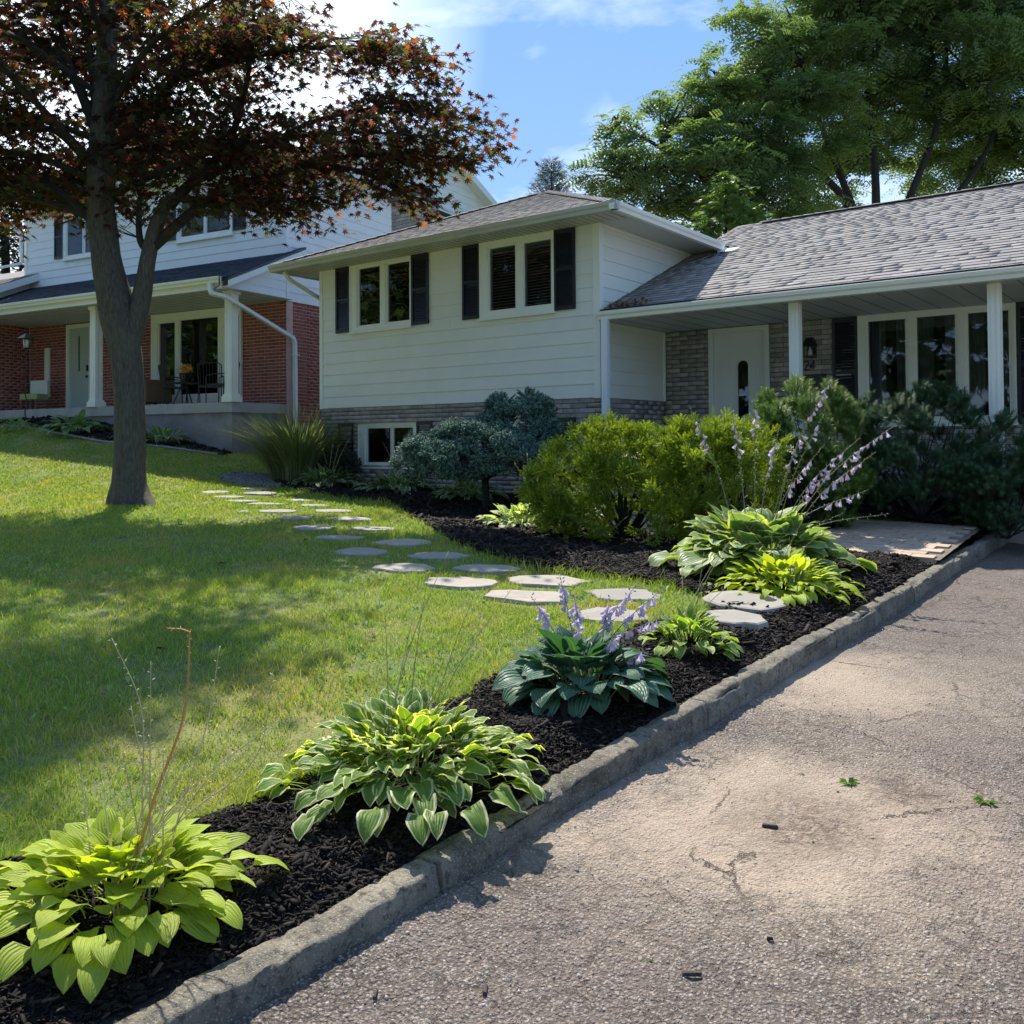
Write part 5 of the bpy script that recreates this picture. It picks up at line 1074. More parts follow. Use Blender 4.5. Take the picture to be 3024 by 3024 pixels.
# hosta leaves: petiole and ribbed blade arching along +x
def hosta_leaf_mesh(name, mat, th0, th1, pet, wid, fold, wave, seed, nu=6):
    r = random.Random(seed); V, F, UV = [], [], []; n = 60; pts = [(0, 0)]; ang = []
    for i in range(n):
        t = i/n; a = th0+(th1-th0)*t**1.25; ang.append(a); x, z = pts[-1]; pts.append((x+math.cos(a)/n, z+math.sin(a)/n))
    ang.append(ang[-1]); twist = r.uniform(-.25, .25); side = r.uniform(-.06, .06)
    def at(t): i = min(int(t*n), n); return pts[i][0], pts[i][1], ang[i]
    # petiole as a thin channel
    for t in (0, pet*.5, pet):
        x, z, a = at(t); w = .012+.006*(t/pet)
        for s in (-1, 0, 1): V.append((x, s*w, z-(.006 if s == 0 else 0))); UV.append((0, .5))
    F += [(0, 3, 4, 1), (1, 4, 5, 2), (3, 6, 7, 4), (4, 7, 8, 5)]
    b0 = len(V); cols = (-1, -.62, 0, .62, 1); ph = r.uniform(0, 6)
    for i in range(nu+1):
        s = i/nu; t = pet+(1-pet)*s; x, z, a = at(t)
        h = wid*(math.sin(math.pi*min(1, s**.62))**.75)*(1 if s < .98 else 0)+.002
        if i == nu: h = .002
        nx_, nz_ = -math.sin(a), math.cos(a); yo = side*math.sin(s*math.pi)
        for c in cols:
            up = fold*abs(c)*h*(1-.5*s)-.10*h*(abs(c)**2)*s*1.6+wave*h*math.sin(ph+s*9+c*2)*abs(c)+twist*c*h*s
            back = -.35*h*abs(c) if i == 0 else (-.10*h*abs(c) if i == 1 else 0)
            V.append((x+nx_*up+back*math.cos(a), yo+c*h, z+nz_*up+back*math.sin(a))); UV.append((s, .5+.5*c))
    k = len(cols)
    for i in range(nu):
        for j in range(k-1): F.append((b0+i*k+j, b0+(i+1)*k+j, b0+(i+1)*k+j+1, b0+i*k+j+1))
    me = bpy.data.meshes.new(name); me.from_pydata(V, [], F); me.materials.append(mat); uvl = me.uv_layers.new(name='UV')
    for l in me.loops: uvl.data[l.index].uv = UV[l.vertex_index]
    me.polygons.foreach_set('use_smooth', [True]*len(me.polygons)); return me
_hl = {}
def hosta_leaves(key, mat, wid, fold, wave, pet=.42):
    k = (key, mat, wid)
    if k not in _hl:
        A = [(80, 30), (70, 0), (60, -25), (48, -45), (36, -62)]
        _hl[k] = [[hosta_leaf_mesh('leaf', M[mat], math.radians(a), math.radians(b), pet, wid, fold, wave, i*7+j) for j in range(2)] for i, (a, b) in enumerate(A)]
    return _hl[k]
def hosta(pos, R, H, n, mat, label, wid=.17, fold=.35, wave=.12, pet=.42, seed=0, group='hostas in the garden beds', ell=(1, 1), spread=.18, name='hosta', fine=1.0, parent_z=None):
    r = random.Random(seed); z0 = (g1(*pos) if parent_z is None else parent_z)+.03
    t = thing(name, label, 'hosta', (pos[0], pos[1], z0), 0, group); ls = hosta_leaves(mat, mat, wid, fold, wave, pet)
    for i in range(n):
        f = (i+.5)/n; az = i*2.39996+r.uniform(-.35, .35); ti = min(4, int(f*5+r.uniform(-.6, .6)+.2)); ti = max(0, ti)
        L = (R*(.50+.22*f)+.22*H*(1-f))*r.uniform(.78, 1.15)*fine; br = min(.78, spread+.20+(1-fine)*.55)*R*math.sqrt(r.random())*(.45+.75*f)
        bx, by = math.cos(az)*br*ell[0], math.sin(az)*br*ell[1]
        Mx = Matrix.Translation((bx, by, r.uniform(-.01, .015)+H*(.06+(1-fine)*1.1)*(1-f)*(1-br/R))) @ Matrix.Rotation(az+r.uniform(-.2, .2), 4, 'Z') @ Matrix.Rotation(r.uniform(-.12, .10), 4, 'Y') @ Matrix.Rotation(r.uniform(-.25, .25), 4, 'X') @ Matrix.Diagonal((L, L*r.uniform(.9, 1.1), L*r.uniform(.85, 1.05)*(H/R/.62)**.5, 1))
        Mx = Matrix.Diagonal((ell[0], ell[1], 1, 1)) @ Mx
        link('leaf', ls[ti][r.randrange(2)], t, matrix=Mx)
    return t
# bell flowers, pods and stalks
def bell_mesh(mat, L=.045, open_=.55):
    m = MB(); prof = [(.0022, 0), (.004, .25), (.007, .45), (.011, .70), (.014*open_*1.7, .86)]; k = 6; V = []
    for r_, z in prof:
        for i in range(k): a = i*math.pi/3; V.append((r_*math.cos(a), r_*math.sin(a), -z*L))
    n0 = len(V)
    for i in range(k): a = (i+.5)*math.pi/3; V.append((.021*open_*1.5*math.cos(a), .021*open_*1.5*math.sin(a), -L*1.02))
    F = [(j*k+i, (j+1)*k+i, (j+1)*k+(i+1) % k, j*k+(i+1) % k) for j in range(len(prof)-1) for i in range(k)]+[((len(prof)-1)*k+i, n0+i, (len(prof)-1)*k+(i+1) % k) for i in range(k)]
    return m.add(V, F).mesh('flower', mat, True)
BELL = None
def flower_stalk(t, pts, origin, mat='stalk', rad=.0035, pods=.5, flowers=(), podmat=None, seed=0, podsize=.006, fl_scale=1.0, pod_spread=.016):
    """pts in world coordinates; pods: from this fraction of the length upwards"""
    global BELL
    if BELL is None: BELL = [bell_mesh(M['petal']), bell_mesh(M['petal'], .04, .30), bell_mesh(M['petal_purple'], .026, .16)]
    r = random.Random(seed); P = [p-Vector(origin) for p in bez(pts, 7)]; n = len(P); m = MB(); m.tube(P, [rad*(1-.72*i/n) for i in range(n)], 5); st = m.build('flower_stalk', M[mat], t, True)
    L = sum((P[i+1]-P[i]).length for i in range(n-1)); cnt = int(L*(1-pods)/pod_spread); pm = MB()
    for i in range(cnt):
        f = pods+(1-pods)*(i+.5)/max(cnt, 1); k = min(int(f*(n-1)), n-2); p = P[k].lerp(P[k+1], f*(n-1)-k); a = i*2.4+r.uniform(-.4, .4); T = (P[k+1]-P[k]).normalized(); u = T.orthogonal().normalized(); w = T.cross(u)
        d = (u*math.cos(a)+w*math.sin(a)+T*.5).normalized(); s = podsize*r.uniform(.7, 1.3); q = p+d*s*.6; e = d.orthogonal().normalized()*s*.38; g = d.cross(e)
        pm.add([q, q+d*s*.8+e, q+d*s*.8+g, q+d*s*.8-e, q+d*s*.8-g, q+d*s*2.2], [(0, 2, 1), (0, 3, 2), (0, 4, 3), (0, 1, 4), (5, 1, 2), (5, 2, 3), (5, 3, 4), (5, 4, 1)])
    if cnt: pm.build('seed_pods', M[podmat or 'bud'], st)['kind'] = 'stuff'
    if flowers:
        f0, f1_, nf, kind = flowers
        for i in range(nf):
            f = f0+(f1_-f0)*(i+.5)/nf; k = min(int(f*(n-1)), n-2); p = P[k].lerp(P[k+1], f*(n-1)-k); a = r.uniform(0, 6.28); tilt = r.uniform(.3, 1.0)
            kk = kind if kind is not None else (0 if r.random() < .65 else 1)
            Mx = Matrix.Translation(p) @ Matrix.Rotation(a, 4, 'Z') @ Matrix.Rotation(-tilt, 4, 'Y') @ Matrix.Scale(r.uniform(.8, 1.15)*fl_scale, 4)
            link('flower', BELL[kk], st, matrix=Mx)
    return st
# conifer sprays
def needle_template(L, n, nl, w, flat=False, fwd=.6, start=0.0):
    r = random.Random(5); V, F = [], []
    for i in range(n):
        f = start+(1-start)*(i+.5)/n; a = (0 if i % 2 else math.pi) if flat else i*2.4; x = f*L; d = Vector((fwd, math.cos(a), math.sin(a)*(1 if not flat else .15))).normalized(); s = Vector((1, 0, 0)).cross(d).normalized() if not flat else Vector((d.y, -d.x, 0)).normalized()
        ll = nl*(1-.35*f if flat else 1)*r.uniform(.85, 1.1); b = Vector((x, 0, 0)); k = len(V); V += [b-s*w/2, b+s*w/2, b+d*ll]; F.append((k, k+1, k+2))
    k = len(V); V += [Vector((0, 0, w*.5)), Vector((0, 0, -w*.5)), Vector((L, 0, 0))]; F.append((k, k+1, k+2))
    k = len(V); V += [Vector((0, w*.5, 0)), Vector((0, -w*.5, 0)), Vector((L, 0, 0))]; F.append((k, k+1, k+2))
    return np.array([tuple(v) for v in V]), np.array(F)
def shoot_template(L, n, nl, w, core=.009):
    V, F = needle_template(L, n, nl+core, w); V = [tuple(v) for v in V]; F = [tuple(f) for f in F]; k = len(V)
    for x, r_ in ((0, core*.5), (L*.3, core), (L*.8, core*.9), (L, core*.3)):
        for i in range(4): a = i*math.pi/2+x*30; V.append((x, r_*math.cos(a), r_*math.sin(a)))
    for j in range(3):
        for i in range(4): a, b, c, d = k+j*4+i, k+j*4+(i+1) % 4, k+(j+1)*4+(i+1) % 4, k+(j+1)*4+i; F += [(a, b, c), (a, c, d)]
    return np.array(V), np.array(F)
def _blobs(blobs, n, depth, lower):
    B = np.array(blobs, float); area = (B[:, 3]*B[:, 4]+B[:, 3]*B[:, 5]+B[:, 4]*B[:, 5]); pick = rng.choice(len(B), n*2, p=area/area.sum()); d = unit(rng.normal(size=(n*2, 3)))
    k = d[:, 2] > lower; d = d[k]; pick = pick[k]; rad = 1-depth*rng.random(len(d))**1.6; P = B[pick, :3]+d*B[pick, 3:]*rad[:, None]; nrm = unit(d/B[pick, 3:])
    ins = np.zeros(len(P), bool)
    for i, b in enumerate(B): ins |= ((((P-b[:3])/b[3:])**2).sum(1) < (1-depth)**2*.96) & (pick != i)
    return P[~ins][:n], nrm[~ins][:n]
def on_blobs(blobs, n, depth=.35, r_=None, lower=-.6, clump=0.0, K=60, flat=1.0):
    """points near the surface of a union of ellipsoids (cx,cy,cz,rx,ry,rz) with outward normals; clump: radius of the tufts they gather into"""
    if not clump: return _blobs(blobs, n, depth, lower)
    C, Nn = _blobs(blobs, K, depth*.5, lower); i = rng.integers(0, len(C), n); d = unit(rng.normal(size=(n, 3))+Nn[i]*.7); cr_ = clump*rng.uniform(.6, 1.25, len(C))
    return C[i]+d*np.array([1, 1, flat])*(cr_[i]*(1-.35*rng.random(n)))[:, None], unit(d+Nn[i]*.5)
def branch_set(name, parent, origin, base, tips, mat, r0=.02, sides=5, sag=.15, seed=0):
    m = MB(); r = random.Random(seed)
    for tp in tips:
        b = Vector(base)+Vector((r.uniform(-.04, .04), r.uniform(-.04, .04), 0)); e = Vector(tp); mid = b.lerp(e, .5)+Vector((r.uniform(-.1, .1), r.uniform(-.1, .1), r.uniform(-.05, .1)))*(e-b).length
        P = bez([b, mid, e], 4); m.tube([p-Vector(origin) for p in P], [r0*(1-.8*i/len(P)) for i in range(len(P))], sides, False)
    return m.build(name, mat, parent)

# ---------------------------------------------------------------- trees
# maple: trunk and limbs
K = 1.308; MX, MY = -9.08*K, 5.28*K; mz = g1(MX, MY)
def kk(L): return [tuple(c*K for c in p) for p in L]
maple = thing('maple_tree', 'large purple leaved maple with a forked grey trunk standing in the front lawn', 'tree', (MX, MY, mz)); MOv = Vector((MX, MY, mz))
tb = MB()
def trunk_tube(pts, rad, sides=20, seed=1, rough=.05):
    P = bez(pts, 6); n = len(P); R_ = np.interp(np.linspace(0, 1, n), np.linspace(0, 1, len(rad)), rad); r = np.random.default_rng(seed); V = []
    u = Vector((1, 0, 0)); 
    for i, p in enumerate(P):
        T = (P[min(i+1, n-1)]-P[max(i-1, 0)]).normalized(); u = (u-T*u.dot(T)).normalized(); w = T.cross(u)
        for k in range(sides):
            a = 2*math.pi*k/sides; zz = (p.z-mz); flare = 1+max(0, .32-zz)*1.5*(.55+.45*math.sin(a*5+1.3))+max(0, .16-zz)*3.2*max(0, math.cos(a-math.atan2(CR[1], CR[0])))**6*(1 if seed == 1 else 0)
            rr = R_[i]*flare*(1+rough*math.sin(a*3+i*.35+seed)+rough*.6*math.sin(a*7+i*.8)); V.append(p-MOv+(u*math.cos(a)+w*math.sin(a))*rr)
    F = [(i*sides+k, i*sides+(k+1) % sides, (i+1)*sides+(k+1) % sides, (i+1)*sides+k) for i in range(n-1) for k in range(sides)]
    tb.add(V, F)
trunk_tube([(-9.08*K, 5.28*K, mz-.2), (-9.085*K, 5.27*K, mz+.3)]+kk([(-9.09, 5.27, .45), (-9.12, 5.25, 1.0), (-9.2, 5.19, 1.45), (-9.29, 5.12, 2.0), (-9.33, 5.09, 2.6), (-9.33, 5.09, 3.1), (-9.30, 5.11, 3.7), (-9.27, 5.14, 4.4), (-9.2, 5.18, 5.4), (-9.15, 5.2, 6.6), (-9.1, 5.2, 7.8)]),
           [K*v for v in (.185, .165, .150, .160, .185, .148, .135, .125, .115, .10, .08, .05, .02)])
trunk_tube(kk([(-9.08, 5.26, .95), (-9.02, 5.32, 1.35), (-8.96, 5.37, 1.74), (-8.91, 5.41, 2.1), (-8.84, 5.46, 2.4), (-8.76, 5.52, 2.6)]), [K*v for v in (.10, .105, .088, .078, .07, .06)], 14, 2)
tb.build('trunk', M['bark'], maple, True)
LIMBS = [[(-8.76,5.52,2.51),(-8.57,5.67,2.77),(-8.29,5.88,3.11),(-8.14,5.99,3.59),(-8.05,6.05,4.2),(-7.9,6.0,5.2)], [(-8.92,5.4,2.03),(-9.0,5.34,2.18),(-9.0,5.34,2.57),(-8.92,5.4,3.09),(-8.82,5.48,3.5)],
 [(-8.88,5.43,2.1),(-8.56,5.68,2.46),(-8.26,5.9,2.70),(-7.97,6.13,2.82),(-7.33,6.61,3.02),(-6.79,7.03,3.06),(-6.3,7.4,3.0)], [(-9.3,5.12,3.0),(-9.07,5.29,3.34),(-8.9,5.42,3.6),(-8.7,5.57,3.88),(-8.41,5.79,4.27),(-7.82,6.24,4.8),(-7.1,6.75,5.2)],
 [(-9.4,5.07,3.6),(-9.45,5.0,4.4),(-9.6,4.9,5.2),(-9.75,4.75,6.2)], [(-9.36,5.05,2.35),(-9.76,4.76,2.75),(-10.1,4.5,2.8),(-10.7,4.0,2.72),(-11.4,3.5,2.6)], [(-7.6,6.35,2.95),(-7.1,6.75,2.85),(-6.75,7.0,2.62)], [(-9.36,5.05,2.4),(-9.9,4.6,2.6),(-10.6,4.1,2.5),(-11.2,3.6,2.35)], [(-9.36,5.05,2.6),(-9.8,4.95,2.85),(-10.5,4.9,2.9),(-11.4,4.7,2.8)], [(-9.4,5.05,2.8),(-9.7,4.6,3.0),(-10.0,4.1,3.0),(-10.3,3.5,2.8)], [(-9.36,5.05,3.3),(-9.59,4.89,3.94),(-9.89,4.66,4.35),(-10.5,4.21,4.95),(-11.1,3.9,5.5)],
 [(-9.4,5.02,3.5),(-9.63,4.86,4.16),(-9.69,4.81,4.63),(-9.8,4.6,5.6)], [(-9.36,5.05,2.9),(-9.69,4.81,3.31),(-9.96,4.61,3.38),(-10.9,4.1,3.7),(-11.8,3.9,3.9)], [(-8.57,5.67,2.77),(-8.11,6.02,3.03),(-7.52,6.47,3.42),(-6.8,7.0,3.55),(-6.3,7.38,3.35)],
 [(-8.7,5.57,3.88),(-8.11,6.02,4.1),(-7.5,6.48,4.2),(-6.95,6.9,4.15),(-6.55,7.2,3.9)], [(-8.65,5.6,2.6),(-8.26,5.9,2.55),(-7.97,6.13,2.55),(-7.5,6.4,2.6)]]
r = random.Random(11)
for i in range(30):      # further limbs all round the trunk
    az = i*2.39996+.4; h0 = 2.6+4.6*(i/30); ln_ = (3.9-2.9*(i/30))*r.uniform(.8, 1.08); rise = .28+.5*(i/30); ln_ *= 1-.55*max(0, -math.cos(az)*.743+math.sin(az)*.669)
    if 1 < ((az-math.atan2(CR[1], CR[0])+math.pi) % (2*math.pi)) < 0: continue
    bx, by = np.interp(h0, [2, 3, 4.4, 7.8], [-9.29, -9.33, -9.27, -9.1]), np.interp(h0, [2, 3, 4.4, 7.8], [5.12, 5.09, 5.14, 5.2])
    LIMBS.append([(bx, by, h0), (bx+math.cos(az)*ln_*.35, by+math.sin(az)*ln_*.35, h0+ln_*rise*.38), (bx+math.cos(az+.1)*ln_*.7, by+math.sin(az+.1)*ln_*.7, h0+ln_*rise*.55), (bx+math.cos(az+.05)*ln_, by+math.sin(az+.05)*ln_, h0+ln_*rise*.5-.1)])
nodes = []; lm = 0
for i, L in enumerate(LIMBS):
    P = bez(kk(L), 6); n = len(P); r0 = K*(.062 if i in (0, 2, 3, 5, 8) else .045) if i < 16 else K*.04*(1-.5*(i-16)/30); m = MB()
    m.tube([p-MOv for p in P], [r0*(1-.85*k/n) for k in range(n)], 7, False); m.build('branch', M['bark_dark'], maple, True)
    for k in range(n//4, n): nodes.append((P[k], (P[min(k+1, n-1)]-P[k-1]).normalized(), k/n))
# twigs and leaf clusters
tw = MB(); centers = []
r = random.Random(21)
def gap(p): return p.z > 5.9 and vn(np.array([p.x+p.z*.593+20]), np.array([p.y-p.z*.465+20]), .62, 88)[0] < -.02
for p, T, f in nodes:
    if gap(p): continue
    for q in range(3):
        a = r.uniform(0, 6.28); hz_ = Vector((math.cos(a), math.sin(a), 0)); d = (T*.55+hz_*.9+Vector((0, 0, r.uniform(-.25, .35)))).normalized(); L = K*r.uniform(.35, .95)*(1.15-.5*f)
        e = p+d*L; e.z -= .10*L; tw.tube([p-MOv, p+d*L*.5-MOv, e-MOv], [.010, .006, .003], 4, False); centers.append((e, d, L)); centers.append((p+d*L*.55, d, L*.6))
        if r.random() < .6:
            d2 = (d+Vector((r.uniform(-.8, .8), r.uniform(-.8, .8), r.uniform(-.3, .2)))).normalized(); e2 = p+d*L*.5+d2*L*.5; tw.tube([p+d*L*.5-MOv, e2-MOv], [.005, .003], 4, False); centers.append((e2, d2, L*.5))
tw.build('twigs', M['bark_dark'], maple)['kind'] = 'stuff'
def lobed(n=5):
    pts = [(0, -.10)]; spec = [(-2.05, .42), (-1.62, .22), (-1.25, .60), (-.88, .27), (-.62, .66), (-.3, .30), (0, .85), (.3, .30), (.62, .66), (.88, .27), (1.25, .60), (1.62, .22), (2.05, .42)]
    V = [(0, 0, .02)]+[(math.cos(a)*l, math.sin(a)*l, -.10*l*l) for a, l in spec]+[(-.10, 0, .01)]; k = len(V)-1
    return np.array(V), np.array([(0, i, i+1) for i in range(1, k)]+[(0, k, 1)])
LV, LF = lobed(); C3 = np.array([tuple(c[0]) for c in centers]); per = 8; idx = np.repeat(np.arange(len(C3)), per); n = len(idx)
spr = np.array([c[2] for c in centers])[idx]
P = C3[idx]+rng.normal(size=(n, 3))*np.array([.13, .13, .06])*(.55+spr)[:, None]
keep = (P[:, 2] > 2.7+.16*rng.random(n)); P = P[keep]; n = len(P)
az = rng.uniform(0, 2*np.pi, n); out = unit(np.stack([P[:, 0]-MX, P[:, 1]-MY, 0*az], -1)); X = unit(out*.5+np.stack([np.cos(az), np.sin(az), np.full(n, -.55)], -1)); up = np.stack([rng.normal(0, .45, n), rng.normal(0, .45, n), np.ones(n)], -1)
sz = rng.uniform(.085, .14, n)*1.12; MM = frames(X, up, sz); P0 = P-np.array(MOv)
dd_ = P@CF; uu = (P@CR)/dd_*2726; vv = (P@CU)/dd_*2726; vis = (np.abs(uu) < 1500) & (vv < 1240) & (vv > -400); edge_score = np.where(vis, sz/dd_*(1+.6*(rng.random(n))), 0); order = np.argsort(-edge_score); top = order[:300]; rest = order[300:]
lme = np_mesh('leaf', LV, LF, M['maple'])
for i in top:
    Mx = Matrix.Identity(4)
    for a_ in range(3):
        for b_ in range(3): Mx[a_][b_] = MM[i, a_, b_]
        Mx[a_][3] = P0[i, a_]
    link('leaf', lme, maple, matrix=Mx)
V, F = instances(LV, LF, MM[rest], P0[rest]); tri_mesh('crown', V, F, M['maple'], maple, 'stuff'); print('maple leaves', n)

# feathery tree behind the roof
def leafy_tree(name, label, base, trunk, limbs, blobs, mat, tmpl, n, scale, r0, hang=.5, inner=.55, seed=0, cat='tree', group=None, barkm='bark_dark', flatz=.8, jit=.0):
    t = thing(name, label, cat, base, 0, group); O = Vector(base); m = MB(); P = bez(trunk, 5); m.tube([p-O for p in P], [r0*(1-.5*k/len(P)) for k in range(len(P))], 12, False); m.build('trunk', M[barkm], t, True)
    r = random.Random(seed); tips = []
    for L in limbs:
        P = bez(L, 6); k_ = len(P); m = MB(); m.tube([p-O for p in P], [r0*.55*(1-.85*k/k_) for k in range(k_)], 7, False); m.build('branch', M[barkm], t, True); tips += P[k_//3:]
    B = np.array(blobs, float); tw_ = MB()
    for b in blobs:
        c = Vector(b[:3]); q = min(tips, key=lambda p: (p-c).length) if tips else c
        for k in range(7):
            e = c+Vector((r.gauss(0, .5)*b[3], r.gauss(0, .5)*b[3], r.gauss(0, .45)*b[3])); tw_.tube([p-O for p in bez([q, q.lerp(e, .5)+Vector((0, 0, r.uniform(-.2, .4))), e], 3)], [.05*r0/.3, .035*r0/.3, .03*r0/.3, .025*r0/.3, .02*r0/.3, .015*r0/.3, .01*r0/.3], 4, False)
    tw_.build('twigs', M[barkm], t)['kind'] = 'stuff'
    w = B[:, 3]**2.4; pk = rng.choice(len(B), n, p=w/w.sum()); d = unit(rng.normal(size=(n, 3))); rad = inner+(1-inner)*rng.random(n)**.6
    # clumps: snap to random clump centres inside each blob
    K = 44; cc = unit(rng.normal(size=(len(B), K, 3)))*(inner+(1.02-inner)*rng.random((len(B), K, 1))**.5); ci = rng.integers(0, K, n); P = B[pk, :3]+cc[pk, ci]*B[pk, 3:4]*np.array([1, 1, flatz])+rng.normal(size=(n, 3))*B[pk, 3:4]*.12*np.array([1.35, 1.35, .45])
    az = rng.uniform(0, 2*np.pi, n); o_ = unit(P-B[pk, :3]); X = unit(o_*.7+np.stack([np.cos(az), np.sin(az), np.full(n, -hang)], -1)); up = np.stack([rng.normal(0, .4, n), rng.normal(0, .4, n), np.ones(n)], -1)
    V, F = instances(tmpl[0], tmpl[1], frames(X, up, scale*rng.uniform(.7, 1.3, n)), P-np.array(O)); tri_mesh('crown', V, F, M[mat], t, 'stuff'); return t
def frond(n=7, w=.17):
    V, F = [], []
    for i in range(n):
        x = (i+.7)/n; dr = -.35*x*x
        for s in (-1, 1):
            k = len(V); V += [(x-.05, 0, dr), (x+.055, s*.02, dr), (x+.07, s*w*(1.1-.5*x), dr-.05), ]; F.append((k, k+1, k+2))
            k = len(V); V += [(x-.05, 0, dr), (x+.07, s*w*(1.1-.5*x), dr-.05), (x-.06, s*w*.75, dr-.03)]; F.append((k, k+1, k+2))
    return np.array(V), np.array(F)
LB = [(-9.6,26.4,11.0,1.9),(-8.2,28.7,12.4,2.3),(-6.3,30.2,12.0,2.4),(-4.9,31.3,10.6,2.2),(-10.5,24.5,8.8,1.7),(-11.8,23.5,9.4,1.0),(-10.7,23.1,7.2,1.6),(-9.7,26.4,8.9,1.8),(-8.5,29.8,10.0,1.8),(-6.8,32.4,9.8,2.0),(-12.0,22.1,7.5,1.2),(-12.8,21.5,8.5,.55),(-13.1,21.3,7.2,.8),(-10.5,25.7,11.8,1.2),(-8.6,28.3,14.3,2.2),(-6.5,29.9,14.3,2.4),(-4.7,32.5,14.0,1.8),(-9.9,25.0,6.9,1.5),(-5.3,33.5,8.6,1.6),(-10.3,31.0,8.2,1.2),(-3.2,33,12,2.2),(-2.5,33.5,9.5,2.0),(-11.2,24.1,10.4,.6)]
leafy_tree('locust_tree', 'tall spreading green locust tree with feathery leaves behind the long roof', (-7.6, 28.2, -1.1), [(-7.6,28.2,-1.1),(-7.7,28.1,1.2),(-7.8,28,3.0),(-7.9,27.9,4.6)],
 [[(-7.8,28,3.2),(-8.6,27.2,5.4),(-9.6,26,7.4),(-10.6,25,9.4)], [(-7.9,27.9,4.2),(-8.3,27.6,6.5),(-9.0,27,9.0),(-9.6,26.4,11.4)], [(-7.9,27.9,4.6),(-7.9,28.2,7.5),(-8.2,28.6,10.5),(-8.4,28.6,13.8)], [(-7.85,27.9,4.4),(-7.2,28.9,7.0),(-6.4,30,10.2),(-6.3,30.1,13.6)], [(-7.8,28,3.6),(-6.8,29.4,6.2),(-5.4,31,8.8),(-4.8,31.6,12.0)],
  [(-7.8,28,3.0),(-9.0,26.4,4.8),(-10.2,24.6,6.2),(-11.8,22.8,7.9),(-12.8,21.6,8.6)], [(-7.8,28,2.6),(-9.2,26,4.2),(-10.6,23.8,5.4),(-12.2,21.9,6.9)], [(-7.8,28,3.4),(-6.2,30.2,5.6),(-4.6,32.2,7.2),(-3.0,33,9.5)], [(-7.9,27.9,4.5),(-8.5,27.2,7),(-9.7,26.2,8.3),(-10.9,25.2,8.9)]],
 LB, 'locust', frond(4, .30), 62000, .36, .30, hang=.22, inner=.25, seed=3)
leafy_tree('catalpa_sapling', 'bright green broad leaved treetop in front of the locust tree above the low roof', (-9.15, 20.6, -1), [(-9.15,20.6,-1),(-9.2,20.6,2),(-9.2,20.5,5)], [[(-9.2,20.5,4),(-9.5,20.4,4.8),(-9.6,20.4,5.4)], [(-9.2,20.5,4.4),(-8.9,20.7,5.0),(-8.8,20.8,5.5)], [(-9.2,20.5,5),(-9.2,20.5,6),(-9.2,20.5,6.4)]],
 [(-9.1,20.6,5.75,.55),(-9.45,20.4,5.3,.6),(-8.85,20.8,5.25,.6),(-9.2,20.5,6.2,.28),(-9.9,20.1,4.9,.6),(-8.4,21.1,4.8,.6)], 'catalpa', (LV*np.array([1, 1.0, 1]), LF), 1700, .16, .07, hang=.6, inner=.2, seed=5)
leafy_tree('evergreen_tree', 'dark blue green evergreen behind the neighbour\'s roof, glimpsed through the maple', (-30.3, 18.1, -1), [(-30.3,18.1,-1),(-30.4,18,6),(-30.5,18,12)], [], [(-30.5,18,12.3,.8),(-30.5,18,11,1.6),(-31,17.7,9.5,2.1),(-29.9,18.5,9.5,1.9),(-30.4,18.1,7.5,2.6)], 'dark_leaf', frond(5), 9000, .42, .2, hang=.5, inner=.3, seed=6, group='dark trees behind the neighbour')
leafy_tree('broadleaf_tree', 'dark leafy tree at the left edge behind the neighbour\'s garage roof', (-37.5, 16.5, -1), [(-37.5,16.5,-1),(-37.4,16.6,4),(-37.4,16.5,9)], [[(-37.4,16.6,4),(-37,16.8,6),(-36.8,17,8)]], [(-37.3,16.7,8.3,2.6),(-37.4,16.5,10.6,2.2),(-38.3,15.9,7.1,2.5),(-36.2,17.4,6.3,2.2)], 'dark_leaf', (LV, LF), 9000, .19, .25, hang=.3, inner=.2, seed=7, group='dark trees behind the neighbour')
# sparse conifer top
t = thing('conifer_tree', 'sparse grey green conifer top peeking over the hip of our roof', 'tree', (-21.6, 31.1, -1)); m = MB(); m.tube([(0, 0, 0), (0, 0, 12.5)], [.22, .02], 8, False); m.build('trunk', M['bark_dark'], t)
n = 2600; hgt = rng.random(n)**.7*4.2; az = rng.choice(np.linspace(0, 6.28, 19), n)+hgt*1.3+rng.normal(0, .12, n); rr = (.15+hgt*.42)*rng.random(n)**.6; P = np.stack([np.cos(az)*rr, np.sin(az)*rr, 12.6-hgt+rr*.35], -1)
NT = needle_template(.30, 14, .10, .014); V, F = instances(NT[0], NT[1], frames(np.stack([np.cos(az), np.sin(az), np.full(n, .5)], -1)+rng.normal(0, .25, (n, 3)), np.array([[0, 0, 1.0]])+rng.normal(0, .2, (n, 3)), rng.uniform(.7, 1.2, n)), P); tri_mesh('crown', V, F, M['conifer'], t, 'stuff')

